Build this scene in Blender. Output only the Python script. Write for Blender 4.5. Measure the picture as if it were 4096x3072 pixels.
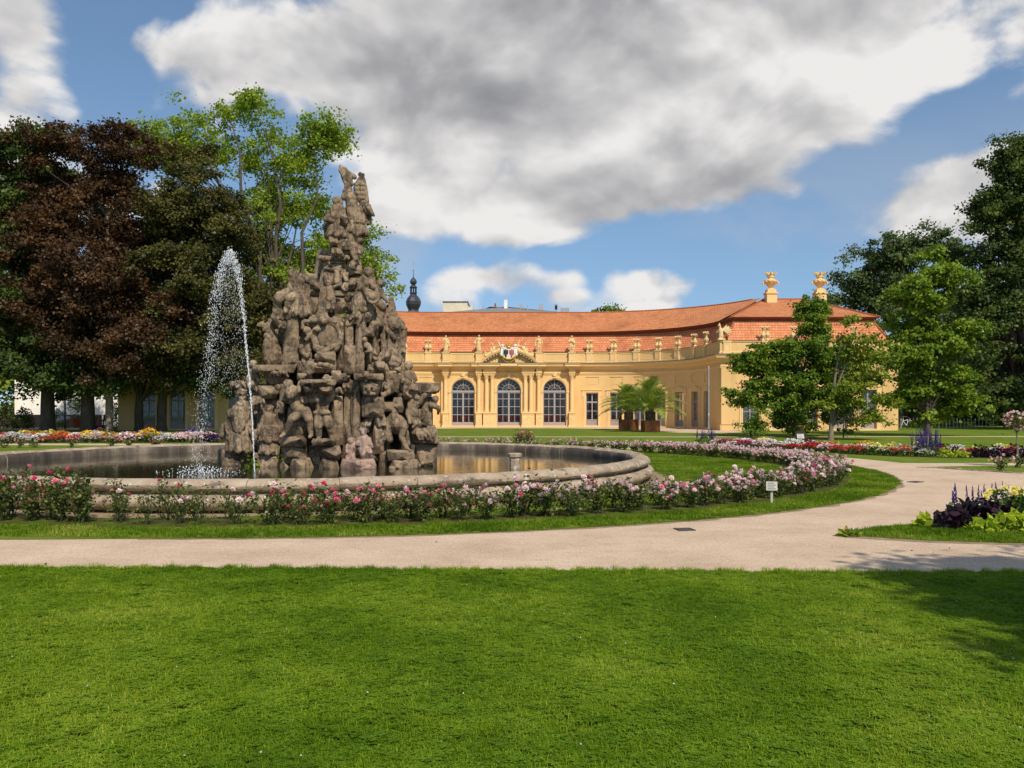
import bpy, bmesh, math, random
import numpy as np
from mathutils import Vector, Matrix, noise

for o in list(bpy.data.objects):
    bpy.data.objects.remove(o)
SC = bpy.context.scene
COL = SC.collection
PI = math.pi
rad = math.radians

# ------------------------------------------------------------------ camera
EYE, FPX, HOR = 1.7, 880.0, 409.0            # eye height (m), focal length and horizon in 1024-px units
cam_d = bpy.data.cameras.new('camera')
cam = bpy.data.objects.new('camera', cam_d)
COL.objects.link(cam)
cam.location = (0, 0, EYE)
cam.rotation_euler = (rad(90), 0, 0)
cam_d.sensor_width = 36.0
cam_d.lens = FPX / 1024 * 36.0
cam_d.shift_y = (HOR - 384) / 1024
cam_d.clip_start = 0.1
cam_d.clip_end = 3000
SC.camera = cam

# ------------------------------------------------------------------ light
SUN_AZ, SUN_EL = rad(20), rad(47)            # sun stands behind the viewer, 20 degrees to the right
sun_d = bpy.data.lights.new('sun', 'SUN')
sun_d.energy = 4.6
sun_d.angle = rad(0.53)
sun_d.color = (1.0, 0.90, 0.75)
sun = bpy.data.objects.new('sun', sun_d)
COL.objects.link(sun)
to_sun = Vector((math.sin(SUN_AZ) * math.cos(SUN_EL), -math.cos(SUN_AZ) * math.cos(SUN_EL), math.sin(SUN_EL)))
sun.rotation_euler = to_sun.to_track_quat('Z', 'Y').to_euler()
sun.location = (20, -40, 60)
VS = SC.view_settings
VS.view_transform = 'Standard'
VS.look = 'None'
VS.exposure = 0.0
VS.gamma = 1.0
VS.use_curve_mapping = False
SC.cycles.max_bounces = 6
SC.cycles.transparent_max_bounces = 12
SC.cycles.use_denoising = True

# ------------------------------------------------------------------ node helpers
class NT:
    def __init__(s, tree):
        s.t = tree; s.n = tree.nodes; s.l = tree.links
    def add(s, ty, **kw):
        nd = s.n.new(ty)
        for k, v in kw.items():
            setattr(nd, k, v)
        return nd
    def put(s, sock, v):
        if isinstance(v, bpy.types.NodeSocket):
            s.l.new(v, sock)
        elif v is not None:
            sock.default_value = v
    def m(s, op, a, b=None, c=None, clamp=False):
        nd = s.add('ShaderNodeMath', operation=op); nd.use_clamp = clamp
        s.put(nd.inputs[0], a); s.put(nd.inputs[1], b)
        if c is not None: s.put(nd.inputs[2], c)
        return nd.outputs[0]
    def noise(s, vec, scale, detail=4, rough=0.55, dist=0.0):
        nd = s.add('ShaderNodeTexNoise')
        s.put(nd.inputs['Vector'], vec)
        nd.inputs['Scale'].default_value = scale; nd.inputs['Detail'].default_value = detail
        nd.inputs['Roughness'].default_value = rough; nd.inputs['Distortion'].default_value = dist
        return nd.outputs[0]
    def ramp(s, fac, stops):
        nd = s.add('ShaderNodeValToRGB'); s.put(nd.inputs[0], fac)
        e = nd.color_ramp.elements
        while len(e) < len(stops): e.new(0.5)
        for i, (p, c) in enumerate(stops):
            e[i].position = p; e[i].color = (*c, 1) if len(c) == 3 else c
        return nd.outputs[0]
    def mix(s, f, a, b, mode='MIX'):
        nd = s.add('ShaderNodeMix', data_type='RGBA', blend_type=mode)
        s.put(nd.inputs[0], f); s.put(nd.inputs[6], a if isinstance(a, bpy.types.NodeSocket) else (*a, 1)); s.put(nd.inputs[7], b if isinstance(b, bpy.types.NodeSocket) else (*b, 1))
        return nd.outputs[2]
    def smooth(s, v, lo, hi):
        nd = s.add('ShaderNodeMapRange', interpolation_type='SMOOTHSTEP')
        s.put(nd.inputs[0], v); nd.inputs[1].default_value = lo; nd.inputs[2].default_value = hi
        return nd.outputs[0]
    def bump(s, h, strength, dist):
        nd = s.add('ShaderNodeBump'); s.put(nd.inputs['Height'], h)
        nd.inputs['Strength'].default_value = strength; nd.inputs['Distance'].default_value = dist
        return nd.outputs[0]

# ------------------------------------------------------------------ sky: Nishita with procedural clouds
world = bpy.data.worlds.new('World')
SC.world = world
world.use_nodes = True
W_ = NT(world.node_tree)
W_.n.clear()
sky = W_.add('ShaderNodeTexSky', sky_type='NISHITA')
sky.sun_disc = False
sky.sun_elevation = SUN_EL
sky.sun_rotation = math.atan2(to_sun.x, to_sun.y)
sky.air_density = 1.0; sky.dust_density = 0.2; sky.ozone_density = 1.0
tc = W_.add('ShaderNodeTexCoord')
sep = W_.add('ShaderNodeSeparateXYZ'); W_.l.new(tc.outputs['Generated'], sep.inputs[0])
dx, dy, dz = sep.outputs
svec = W_.add('ShaderNodeCombineXYZ')          # clear air: the sky is read a little above the true direction, so that it does not whiten towards the horizon
W_.put(svec.inputs[0], dx); W_.put(svec.inputs[1], dy); W_.put(svec.inputs[2], W_.m('ADD', W_.m('MULTIPLY', W_.m('MAXIMUM', dz, 0.0), 0.85), 0.13))
snrm = W_.add('ShaderNodeVectorMath', operation='NORMALIZE'); W_.l.new(svec.outputs[0], snrm.inputs[0]); W_.l.new(snrm.outputs[0], sky.inputs[0])
az = W_.m('ARCTAN2', dx, dy)
el = W_.m('ARCSINE', dz)
# cloud coordinates: azimuth and elevation, a little flattened
cmb = W_.add('ShaderNodeCombineXYZ')
W_.put(cmb.inputs[0], W_.m('MULTIPLY', az, 3.0)); W_.put(cmb.inputs[1], W_.m('MULTIPLY', el, 4.3)); cmb.inputs[2].default_value = 1.7
cv = cmb.outputs[0]
def shifted(dx_, dy_):
    nd = W_.add('ShaderNodeVectorMath', operation='ADD'); W_.l.new(cv, nd.inputs[0]); nd.inputs[1].default_value = (dx_, dy_, 0); return nd.outputs[0]
n1 = W_.noise(cv, 1.9, 7, 0.53, 0.45)
n2 = W_.noise(shifted(.06, .22), 1.9, 4, 0.52, 0.3)
def puffs(vec, sc):                             # rounded cauliflower heads
    w = W_.add('ShaderNodeTexNoise'); W_.put(w.inputs['Vector'], vec); w.inputs['Scale'].default_value = sc * 1.3; w.inputs['Detail'].default_value = 2
    mx_ = W_.add('ShaderNodeVectorMath', operation='MULTIPLY_ADD'); W_.l.new(w.outputs[1], mx_.inputs[0]); mx_.inputs[1].default_value = (.9 / sc,) * 3; W_.put(mx_.inputs[2], vec)
    v = W_.add('ShaderNodeTexVoronoi', feature='SMOOTH_F1'); W_.l.new(mx_.outputs[0], v.inputs['Vector']); v.inputs['Scale'].default_value = sc; v.inputs['Smoothness'].default_value = .35
    return W_.m('SUBTRACT', 0.45, v.outputs['Distance'])
pf1 = puffs(cv, 3.2)
pf = W_.m('ADD', pf1, W_.m('MULTIPLY', puffs(cv, 8.0), .5))
pf_up = puffs(shifted(.03, .09), 3.2)
n3 = W_.noise(cv, 7.0, 5, 0.56, 0.4)
def blob(dxp, dyp, rx, ry, amp):
    u, v = (dxp - 1106) / 1901, (884 - dyp) / 1901
    a0 = math.atan(u); e0 = math.atan(v * math.cos(a0))
    fx = W_.m('MULTIPLY', W_.m('SUBTRACT', az, a0), 1901 / rx)
    fy = W_.m('MULTIPLY', W_.m('SUBTRACT', el, e0), 1901 / ry)
    r2 = W_.m('ADD', W_.m('MULTIPLY', fx, fx), W_.m('MULTIPLY', fy, fy))
    g = W_.m('EXPONENT', W_.m('MULTIPLY', r2, -1.0))
    return W_.m('MULTIPLY', g, amp)
CLOUDS = [(1150, 40, 560, 190, .50), (1230, 300, 430, 120, .40), (620, 110, 290, 90, .36), (1950, 30, 420, 130, .40), (1650, 250, 250, 90, .22),
          (900, 330, 160, 140, .26), (1080, 470, 230, 60, .34), (1380, 420, 260, 60, .24), (60, 90, 130, 110, .34), (10, 260, 80, 70, .22),
          (1450, 615, 130, 40, .42), (1400, 590, 60, 26, .16), (2040, 440, 230, 80, .44), (2180, 370, 130, 60, .25), (1060, 600, 130, 26, .30), (1230, 600, 50, 20, .22), (1230, 640, 60, 14, .22), (870, 480, 70, 24, .16),
          (330, 10, 190, 50, -.40), (225, 150, 70, 130, -.42), (2060, 265, 210, 55, -.42), (1820, 390, 90, 60, -.24), (1700, 560, 330, 50, -.34),
          (1230, 545, 160, 22, -.24), (1650, 470, 150, 30, -.25), (760, 570, 240, 60, -.22), (900, 570, 130, 40, -.2), (1600, 640, 90, 40, -.2), (1285, 600, 26, 60, -.22), (1500, 545, 200, 20, -.2)]
cov = None
for b_ in CLOUDS:
    g = blob(*b_)
    cov = g if cov is None else W_.m('ADD', cov, g)
dens = W_.m('ADD', W_.m('MULTIPLY', n1, 1.3), W_.m('SUBTRACT', cov, 0.20))
dens = W_.m('ADD', dens, W_.m('ADD', W_.m('MULTIPLY', W_.m('SUBTRACT', n3, 0.5), 0.24), W_.m('MULTIPLY', pf, 0.26)))
mask = W_.m('POWER', W_.smooth(dens, 0.42, 0.70), 1.1)
thick = W_.smooth(dens, 0.55, 1.25)
edge = W_.m('ADD', W_.m('MULTIPLY', W_.m('SUBTRACT', n1, n2), 1.7), W_.m('MULTIPLY', W_.m('SUBTRACT', n3, 0.5), 0.3))
dark = None
for b_ in [(1180, 80, 430, 95, .46), (1060, 190, 200, 55, .24), (1350, 405, 380, 34, .20), (1080, 522, 190, 20, .30), (1450, 650, 150, 12, .3), (1950, 490, 200, 25, .22), (60, 230, 150, 50, .12), (620, 150, 200, 40, .08)]:
    g = blob(*b_); dark = g if dark is None else W_.m('ADD', dark, g)
lum = W_.m('SUBTRACT', W_.m('ADD', 0.88, W_.m('ADD', edge, W_.m('MULTIPLY', W_.m('SUBTRACT', pf1, pf_up), 0.6))), W_.m('ADD', W_.m('MULTIPLY', thick, 0.20), dark), clamp=True)
ccol = W_.ramp(lum, [(0.0, (2.4, 2.45, 2.65)), (0.35, (3.4, 3.4, 3.55)), (0.65, (5.1, 5.05, 5.1)), (0.88, (6.8, 6.65, 6.55)), (1.0, (7.6, 7.45, 7.3))])
veil = W_.m('MULTIPLY', W_.smooth(W_.noise(shifted(3.1, .7), 1.3, 5, .55, .5), .42, .72), W_.m('MULTIPLY', W_.m('SUBTRACT', 1.0, W_.smooth(el, .10, .36)), .62))
skyc = W_.mix(veil, W_.mix(1.0, sky.outputs[0], (1.04, 1.15, 1.17), 'MULTIPLY'), (4.7, 4.8, 5.2))   # thin high cloud low over the roofs
skyc = W_.mix(mask, skyc, ccol)
bg = W_.add('ShaderNodeBackground'); W_.l.new(skyc, bg.inputs[0]); bg.inputs[1].default_value = 0.112
world.cycles.sampling_method = 'MANUAL'; world.cycles.sample_map_resolution = 256
wo = W_.add('ShaderNodeOutputWorld'); W_.l.new(bg.outputs[0], wo.inputs[0])

# ------------------------------------------------------------------ placing: the surveyed plan
def W(sx, sy, Y):                             # point at distance Y seen at photo pixel (4096 wide)
    return Vector(((sx / 4 - 512) / FPX * Y, Y, EYE - (sy / 4 - HOR) / FPX * Y))
def D(dx_, dy_, Y):                           # the same from a 2212-wide view
    return W(dx_ * 1.8517, dy_ * 1.8517, Y)

# ------------------------------------------------------------------ materials
MATS = {}
def newmat(name):
    m = bpy.data.materials.new(name); m.use_nodes = True
    t = NT(m.node_tree); t.n.clear()
    out = t.add('ShaderNodeOutputMaterial')
    MATS[name] = m
    return m, t, out
def pm(name, stops, scale=3.0, rough=0.8, bump=0.0, bscale=20.0, bdist=0.02, spots=None, coord='Object', spec=0.3, metal=0.0, detail=6, tint=None, stretch=None):
    m, t, out = newmat(name)
    p = t.add('ShaderNodeBsdfPrincipled')
    tcn = t.add('ShaderNodeTexCoord')
    vec = tcn.outputs[coord] if coord != 'World' else t.add('ShaderNodeNewGeometry').outputs['Position']
    if stretch:
        mp = t.add('ShaderNodeMapping'); t.l.new(vec, mp.inputs[0]); mp.inputs['Scale'].default_value = stretch; vec = mp.outputs[0]
    n = t.noise(vec, scale, detail, 0.6)
    if len(stops) == 1: stops = [(0.3, tuple(c * 0.86 for c in stops[0])), (0.7, tuple(min(1, c * 1.1) for c in stops[0]))]
    c = t.ramp(n, stops)
    if spots:                                 # (colour, scale, low, high)
        for col, sc_, lo, hi in spots:
            c = t.mix(t.smooth(t.noise(vec, sc_, 5, 0.62), lo, hi), c, col)
    if tint:                                  # per-face random attribute: (dark multiplier, light multiplier)
        at = t.add('ShaderNodeAttribute', attribute_name='tint')
        c = t.mix(1.0, c, t.ramp(at.outputs['Fac'], tint), 'MULTIPLY')
    t.put(p.inputs['Base Color'], c)
    p.inputs['Roughness'].default_value = rough
    p.inputs['Specular IOR Level'].default_value = spec
    p.inputs['Metallic'].default_value = metal
    if bump:
        t.l.new(t.bump(t.noise(vec, bscale, 6, 0.65), bump, bdist), p.inputs['Normal'])
    t.l.new(p.outputs[0], out.inputs[0])
    return m
def leafmat(name, stops, trans=0.35, tcol=None, rough=0.5, scale=0.5, spec=0.25, patch=None):
    m, t, out = newmat(name)
    at = t.add('ShaderNodeAttribute', attribute_name='tint')
    tcn = t.add('ShaderNodeNewGeometry')
    n = t.noise(tcn.outputs['Position'], scale, 3, 0.5)
    f = t.m('ADD', t.m('MULTIPLY', at.outputs['Fac'], 0.6), t.m('MULTIPLY', n, 0.4))
    if patch:                                 # broad patches of paler and greener sward
        f = t.m('ADD', f, t.m('MULTIPLY', t.m('SUBTRACT', t.noise(tcn.outputs['Position'], patch, 5, .62), .5), 2.1))
    c = t.ramp(f, stops)
    p = t.add('ShaderNodeBsdfPrincipled'); t.l.new(c, p.inputs['Base Color'])
    p.inputs['Roughness'].default_value = rough; p.inputs['Specular IOR Level'].default_value = spec
    tr = t.add('ShaderNodeBsdfTranslucent')
    t.put(tr.inputs[0], t.mix(1.0, c, tcol or (1.0, 1.15, 0.6), 'MULTIPLY'))
    mx = t.add('ShaderNodeMixShader'); mx.inputs[0].default_value = trans
    t.l.new(p.outputs[0], mx.inputs[1]); t.l.new(tr.outputs[0], mx.inputs[2])
    t.l.new(mx.outputs[0], out.inputs[0])
    return m

# ------------------------------------------------------------------ object helpers
KIDS = {}
def tag(o, label=None, cat=None, group=None, kind=None):
    if label: o['label'] = label
    if cat: o['category'] = cat
    if group: o['group'] = group
    if kind: o['kind'] = kind
    return o
def empty(name, loc, label=None, cat=None, group=None, kind=None, rz=0.0):
    o = bpy.data.objects.new(name, None); COL.objects.link(o)
    o.location = loc; o.rotation_euler[2] = rz; o.empty_display_size = 0.2
    return tag(o, label, cat, group, kind)
def link(name, me, mat=None, parent=None, loc=None, world_co=True):
    o = bpy.data.objects.new(name, me); COL.objects.link(o)
    if mat is not None and len(me.materials) == 0:
        for k in (mat if isinstance(mat, (list, tuple)) else [mat]):
            me.materials.append(MATS[k] if isinstance(k, str) else k)
    if parent is not None:
        o.parent = parent
        KIDS.setdefault(parent.name, []).append(o)
        if world_co:                          # mesh given in world coordinates
            o.matrix_parent_inverse = parent_inv(parent)
    if loc is not None: o.location = loc
    return o
def parent_inv(p):
    M = Matrix.Identity(4)
    chain = []
    while p is not None:
        chain.append(p); p = p.parent
    for q in reversed(chain):
        M = M @ q.matrix_parent_inverse @ q.matrix_basis
    return M.inverted()
def copy_tree(o, parent=None):
    c = o.copy(); COL.objects.link(c); c.parent = parent
    for ch in KIDS.get(o.name, []):
        KIDS.setdefault(c.name, []).append(copy_tree(ch, c))
    return c
def np_mesh(name, v, f, tint=None, smooth=False):
    v = np.asarray(v, dtype=np.float32); f = np.asarray(f, dtype=np.int32)
    me = bpy.data.meshes.new(name)
    me.vertices.add(len(v)); me.vertices.foreach_set('co', v.ravel())
    k = f.shape[1]
    me.loops.add(f.size); me.loops.foreach_set('vertex_index', f.ravel())
    me.polygons.add(len(f)); me.polygons.foreach_set('loop_start', np.arange(len(f), dtype=np.int32) * k)
    if smooth: me.polygons.foreach_set('use_smooth', np.ones(len(f), dtype=bool))
    me.update(calc_edges=True)
    if tint is not None:
        a = me.attributes.new('tint', 'FLOAT', 'FACE'); a.data.foreach_set('value', np.asarray(tint, dtype=np.float32))
    return me

class MB:
    """collects primitive shapes into one mesh"""
    def __init__(s): s.v = []; s.f = []; s.uv = []
    def poly(s, pts, uv=None):
        b = len(s.v); s.v += [tuple(p) for p in pts]; s.f.append(tuple(range(b, b + len(pts))))
    def grid(s, rows, close_u=False, close_v=False):
        """rows: list of equally long rings of points"""
        b = len(s.v); n = len(rows[0]); m = len(rows)
        for r in rows: s.v += [tuple(p) for p in r]
        for i in range(m if close_v else m - 1):
            for j in range(n if close_u else n - 1):
                i2, j2 = (i + 1) % m, (j + 1) % n
                s.f.append((b + i * n + j, b + i * n + j2, b + i2 * n + j2, b + i2 * n + j))
        return b
    def box(s, x0, x1, y0, y1, z0, z1, M=None):
        p = [Vector((x, y, z)) for z in (z0, z1) for y in (y0, y1) for x in (x0, x1)]
        if M is not None: p = [M @ q for q in p]
        b = len(s.v); s.v += [tuple(q) for q in p]
        for f in ((0, 2, 3, 1), (4, 5, 7, 6), (0, 1, 5, 4), (2, 6, 7, 3), (0, 4, 6, 2), (1, 3, 7, 5)): s.f.append(tuple(b + i for i in f))
    def tube(s, pts, radii, n=8, cap=True):
        pts = [Vector(p) for p in pts]
        rows = []
        u = None
        for i, p in enumerate(pts):
            d = (pts[min(i + 1, len(pts) - 1)] - pts[max(i - 1, 0)])
            if d.length < 1e-9: d = Vector((0, 0, 1))
            d.normalize()
            if u is None:
                u = d.orthogonal().normalized()
            else:
                u = (u - d * u.dot(d))
                u = u.normalized() if u.length > 1e-6 else d.orthogonal().normalized()
            w = d.cross(u)
            r = radii[i] if isinstance(radii, (list, tuple)) else radii
            rows.append([p + (u * math.cos(2 * PI * k / n) + w * math.sin(2 * PI * k / n)) * r for k in range(n)])
        b = s.grid(rows, close_u=True)
        if cap:
            s.f.append(tuple(b + k for k in reversed(range(n)))); e = b + (len(rows) - 1) * n
            s.f.append(tuple(e + k for k in range(n)))
    def lathe(s, prof, c=(0, 0, 0), n=16, M=None, a0=0, a1=2 * PI):
        """prof: list of (r, z)"""
        full = abs(a1 - a0 - 2 * PI) < 1e-6
        kk = n if full else n + 1
        rows = []
        for r, z in prof:
            row = [Vector((c[0] + r * math.cos(a0 + (a1 - a0) * k / n), c[1] + r * math.sin(a0 + (a1 - a0) * k / n), c[2] + z)) for k in range(kk)]
            rows.append([M @ q for q in row] if M is not None else row)
        b = s.grid(rows, close_u=full)
        if full:
            s.f.append(tuple(b + k for k in reversed(range(n)))); e = b + (len(rows) - 1) * n
            s.f.append(tuple(e + k for k in range(n)))
    def ell(s, c, rx, ry, rz, n=10, m=7, M=None):
        rows = []
        for i in range(m + 1):
            ph = PI * i / m - PI / 2
            row = [Vector((max(math.cos(ph), .02) * rx * math.cos(2 * PI * k / n), max(math.cos(ph), .02) * ry * math.sin(2 * PI * k / n), math.sin(ph) * rz)) for k in range(n)]
            rows.append([(M @ q if M is not None else q) + Vector(c) for q in row])
        b = s.grid(rows, close_u=True)
        s.f.append(tuple(b + k for k in reversed(range(n)))); e = b + m * n
        s.f.append(tuple(e + k for k in range(n)))
    def cap(s, a, b_, ra, rb, n=10):
        """tapered capsule"""
        a, b_ = Vector(a), Vector(b_); d = b_ - a
        L = max(d.length, 1e-4); d = d / L
        pts, rr = [], []
        for k in range(4):
            t = PI / 2 * k / 4; pts.append(a - d * ra * math.cos(t)); rr.append(max(ra * math.sin(t), ra * .05))
        pts += [a, b_]; rr += [ra, rb]
        for k in range(3, -1, -1):
            t = PI / 2 * k / 4; pts.append(b_ + d * rb * math.cos(t)); rr.append(max(rb * math.sin(t), rb * .05))
        s.tube(pts, rr, n)
    def mesh(s, name, smooth=False):
        me = bpy.data.meshes.new(name); me.from_pydata(s.v, [], s.f)
        if smooth: me.polygons.foreach_set('use_smooth', [True] * len(me.polygons))
        me.update(); return me
    def build(s, name, mat, parent=None, smooth=False, **kw):
        return link(name, s.mesh(name, smooth), mat, parent, **kw)
def bevel_mesh(me, w, seg=1):
    bm = bmesh.new(); bm.from_mesh(me)
    bmesh.ops.recalc_face_normals(bm, faces=bm.faces)
    bmesh.ops.bevel(bm, geom=bm.edges[:], offset=w, segments=seg, profile=0.6, affect='EDGES')
    bm.to_mesh(me); bm.free(); return me
def fix_normals(me):
    bm = bmesh.new(); bm.from_mesh(me)
    bmesh.ops.remove_doubles(bm, verts=bm.verts[:], dist=1e-5)
    bmesh.ops.recalc_face_normals(bm, faces=bm.faces)
    bm.to_mesh(me); bm.free(); return me
def smooth_angle(o, deg=40):
    me = o.data
    me.polygons.foreach_set('use_smooth', [True] * len(me.polygons))
    try: me.set_sharp_from_angle(angle=rad(deg))
    except Exception: pass
    return o
def fuse(mb, voxel, jitter=0.0, jscale=8.0, smooth_it=2, seed=0, fold=0.0):
    """union of shapes in mb by voxel remesh -> one continuous mesh"""
    me = mb.mesh('tmp'); fix_normals(me)
    o = bpy.data.objects.new('tmp', me); COL.objects.link(o)
    r = o.modifiers.new('r', 'REMESH'); r.mode = 'VOXEL'; r.voxel_size = voxel; r.use_smooth_shade = True
    if smooth_it:
        sm = o.modifiers.new('s', 'SMOOTH'); sm.iterations = smooth_it; sm.factor = 0.5
    dg = bpy.context.evaluated_depsgraph_get()
    res = bpy.data.meshes.new_from_object(o.evaluated_get(dg))
    bpy.data.objects.remove(o); bpy.data.meshes.remove(me)
    if jitter or fold:
        n = len(res.vertices); co = np.empty(n * 3, np.float32); no = np.empty(n * 3, np.float32)
        res.vertices.foreach_get('co', co); res.vertex_normals.foreach_get('vector', no)
        co = co.reshape(-1, 3); no = no.reshape(-1, 3)
        off = Vector((seed * 3.1, seed * 1.7, seed * .9))
        dsp = np.empty(n, np.float32)
        for i in range(n):
            q = Vector(co[i].tolist()) + off
            h = noise.noise(q * jscale) * .6 + noise.noise(q * jscale * 2.3) * .4
            if fold:
                w = q.x * 1.0 + noise.noise(q * 2.2) * .22
                h2 = abs(math.sin(w * 26.0 + q.z * 6.0)) - .5
                dsp[i] = h * jitter + h2 * fold
            else: dsp[i] = h * jitter
        co += no * dsp[:, None]
        res.vertices.foreach_set('co', co.ravel()); res.update()
    return res
# ================================================================== materials
pm('lawn_soil', [(0.3, (.085, .140, .012)), (0.5, (.125, .180, .016)), (0.72, (.175, .215, .024))], scale=0.55, rough=0.9, bump=0.9, bscale=9.0, bdist=0.05, coord='World', spec=0.1,
   spots=[((.068, .120, .012), 2.6, .50, .68), ((.20, .225, .04), 6.0, .60, .78)])
m, t, out = newmat('gravel')
pos = t.add('ShaderNodeNewGeometry').outputs['Position']
c = t.ramp(t.noise(pos, .8, 6, .65), [(0.3, (.44, .32, .22)), (0.52, (.56, .42, .30)), (0.75, (.65, .51, .375))])
mp = t.add('ShaderNodeMapping'); t.l.new(pos, mp.inputs[0]); mp.inputs['Scale'].default_value = (.9, 5.5, 1)
c = t.mix(t.m('MULTIPLY', t.smooth(t.noise(mp.outputs[0], 2.4, 7, .7), .50, .66), .55), c, (.38, .275, .185))
c = t.mix(t.m('MULTIPLY', t.smooth(t.noise(pos, 26.0, 5, .7), .50, .62), .6), c, (.36, .26, .175))
c = t.mix(t.m('MULTIPLY', t.smooth(t.noise(pos, 55.0, 4, .7), .54, .64), .7), c, (.78, .67, .54))
c = t.mix(t.m('MULTIPLY', t.smooth(t.noise(pos, 75.0, 3, .7), .58, .66), .8), c, (.25, .18, .12))
pb = t.add('ShaderNodeBsdfPrincipled'); t.l.new(c, pb.inputs['Base Color']); pb.inputs['Roughness'].default_value = .95; pb.inputs['Specular IOR Level'].default_value = .1
t.l.new(t.bump(t.m('ADD', t.noise(pos, 60.0, 4, .7), t.m('MULTIPLY', t.noise(pos, 5.0, 4, .6), 2.0)), .5, .012), pb.inputs['Normal']); t.l.new(pb.outputs[0], out.inputs[0])
pm('bed_ground', [(0.35, (.070, .050, .030)), (0.5, (.075, .085, .020)), (0.65, (.10, .15, .018))], scale=2.2, rough=1, bump=0.8, bscale=22, bdist=0.04, coord='World', spec=.05)
pm('soil', [(0.3, (.075, .050, .032)), (0.7, (.14, .095, .062))], scale=6, rough=1, bump=0.8, bscale=30, bdist=0.03, coord='World', spec=.05)
pm('bare_edge', [(0.3, (.20, .145, .09)), (0.7, (.34, .26, .175))], scale=5, rough=1, bump=0.5, bscale=50, bdist=0.01, coord='World', spec=.05)
pm('stone_basin', [(0.25, (.21, .150, .102)), (0.5, (.36, .275, .195)), (0.75, (.46, .375, .280))], scale=2.2, rough=0.9, bump=0.9, bscale=16, bdist=0.03, coord='World',
   spots=[((.56, .53, .43), 7.0, .585, .66), ((.10, .080, .064), 2.4, .56, .74), ((.62, .60, .52), 26.0, .63, .69)])
pm('stone_inner', [(0.30, (.045, .038, .032)), (0.5, (.095, .078, .062)), (0.72, (.26, .21, .16))], scale=2.0, rough=0.9, bump=0.5, bscale=18, bdist=0.02, coord='World', stretch=(1, 1, .35))
def rockmat(name, tones, dark, light):
    # weathered sandstone: bedding bands, black crusts, pale lichen, coarse and fine relief
    m, t, out = newmat(name)
    pos = t.add('ShaderNodeNewGeometry').outputs['Position']
    c = t.ramp(t.noise(pos, 1.3, 7, .65, .3), [(0.28, tones[0]), (0.5, tones[1]), (0.72, tones[2])])
    mp = t.add('ShaderNodeMapping'); t.l.new(pos, mp.inputs[0]); mp.inputs['Scale'].default_value = (.6, .6, 5.0)
    c = t.mix(t.m('MULTIPLY', t.smooth(t.noise(mp.outputs[0], 2.2, 4, .6), .5, .72), .45), c, tuple(x * .6 for x in tones[0]))
    c = t.mix(t.m('MULTIPLY', t.smooth(t.noise(pos, 2.1, 8, .72), .49, .61), .74), c, dark)
    mq = t.add('ShaderNodeMapping'); t.l.new(pos, mq.inputs[0]); mq.inputs['Scale'].default_value = (4.0, 4.0, .45)
    c = t.mix(t.m('MULTIPLY', t.smooth(t.noise(mq.outputs[0], 1.6, 5, .6), .53, .66), .55), c, dark)
    c = t.mix(t.m('MULTIPLY', t.smooth(t.noise(pos, 6.5, 6, .65), .60, .72), .7), c, light)
    c = t.mix(t.m('MULTIPLY', t.smooth(t.noise(pos, 11.0, 6, .7), .52, .62), .7), c, tuple(x * 1.3 for x in dark))
    p = t.add('ShaderNodeBsdfPrincipled'); t.l.new(c, p.inputs['Base Color']); p.inputs['Roughness'].default_value = .93; p.inputs['Specular IOR Level'].default_value = .2
    vo = t.add('ShaderNodeTexVoronoi', feature='F1'); t.l.new(pos, vo.inputs['Vector']); vo.inputs['Scale'].default_value = 7.5
    mr = t.add('ShaderNodeMapping'); t.l.new(pos, mr.inputs[0]); mr.inputs['Scale'].default_value = (1, 1, .32)
    h = t.m('ADD', t.m('MULTIPLY', t.noise(mr.outputs[0], 11.0, 7, .7), 1.2), t.m('MULTIPLY', vo.outputs['Distance'], .10))
    t.l.new(t.bump(h, .9, .035), p.inputs['Normal']); t.l.new(p.outputs[0], out.inputs[0])
rockmat('sandstone', ((.160, .112, .072), (.275, .200, .130), (.42, .325, .220)), (.038, .030, .024), (.50, .45, .36))
rockmat('sandstone_pink', ((.26, .165, .125), (.40, .275, .215), (.50, .38, .31)), (.09, .070, .060), (.55, .48, .42))
pm('ochre_wall', [(0.3, (.68, .445, .19)), (0.7, (.74, .495, .22))], scale=0.9, rough=0.85, bump=0.05, bscale=30, coord='World', spec=.15,
   spots=[((.60, .385, .158), .5, .50, .75)], stretch=(1, 1, .3))
pm('ochre_trim', [(0.3, (.74, .50, .225)), (0.7, (.80, .56, .27))], scale=1.2, rough=0.8, coord='World', spec=.15)
pm('ochre_stone', [(0.3, (.60, .42, .19)), (0.7, (.76, .57, .29))], scale=4.0, rough=0.85, coord='World', bump=.2, bscale=20, spots=[((.35, .23, .10), 6, .6, .75)])
pm('grey_wood', [(0.3, (.30, .265, .255)), (0.7, (.37, .33, .315))], scale=3.0, rough=0.6, coord='World')
pm('lead_sheet', [(0.3, (.09, .075, .085)), (0.7, (.14, .12, .13))], scale=2.0, rough=0.6, coord='World')
pm('eave_wood', [(0.3, (.17, .045, .030)), (0.7, (.24, .066, .042))], scale=2.0, rough=0.7, coord='World')
pm('curtain', [(0.35, (.55, .55, .56)), (0.65, (.72, .71, .70))], scale=5.0, rough=0.9, coord='World', stretch=(4, 4, .2))
pm('dark_room', [(.045, .038, .032)], scale=2, rough=.9)
pm('red_fabric', [(.30, .012, .020)], scale=5, rough=.8)
pm('notice_board', [(.50, .48, .42)], scale=3, rough=.7)
pm('white_paint', [(.72, .71, .68)], scale=3, rough=.6)
pm('gilding', [(.75, .46, .08)], scale=8, rough=.35, metal=.6)
pm('black_paint', [(.035, .030, .030)], scale=5, rough=.6)
pm('crimson_paint', [(.45, .10, .10)], scale=9, rough=.6)
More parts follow.
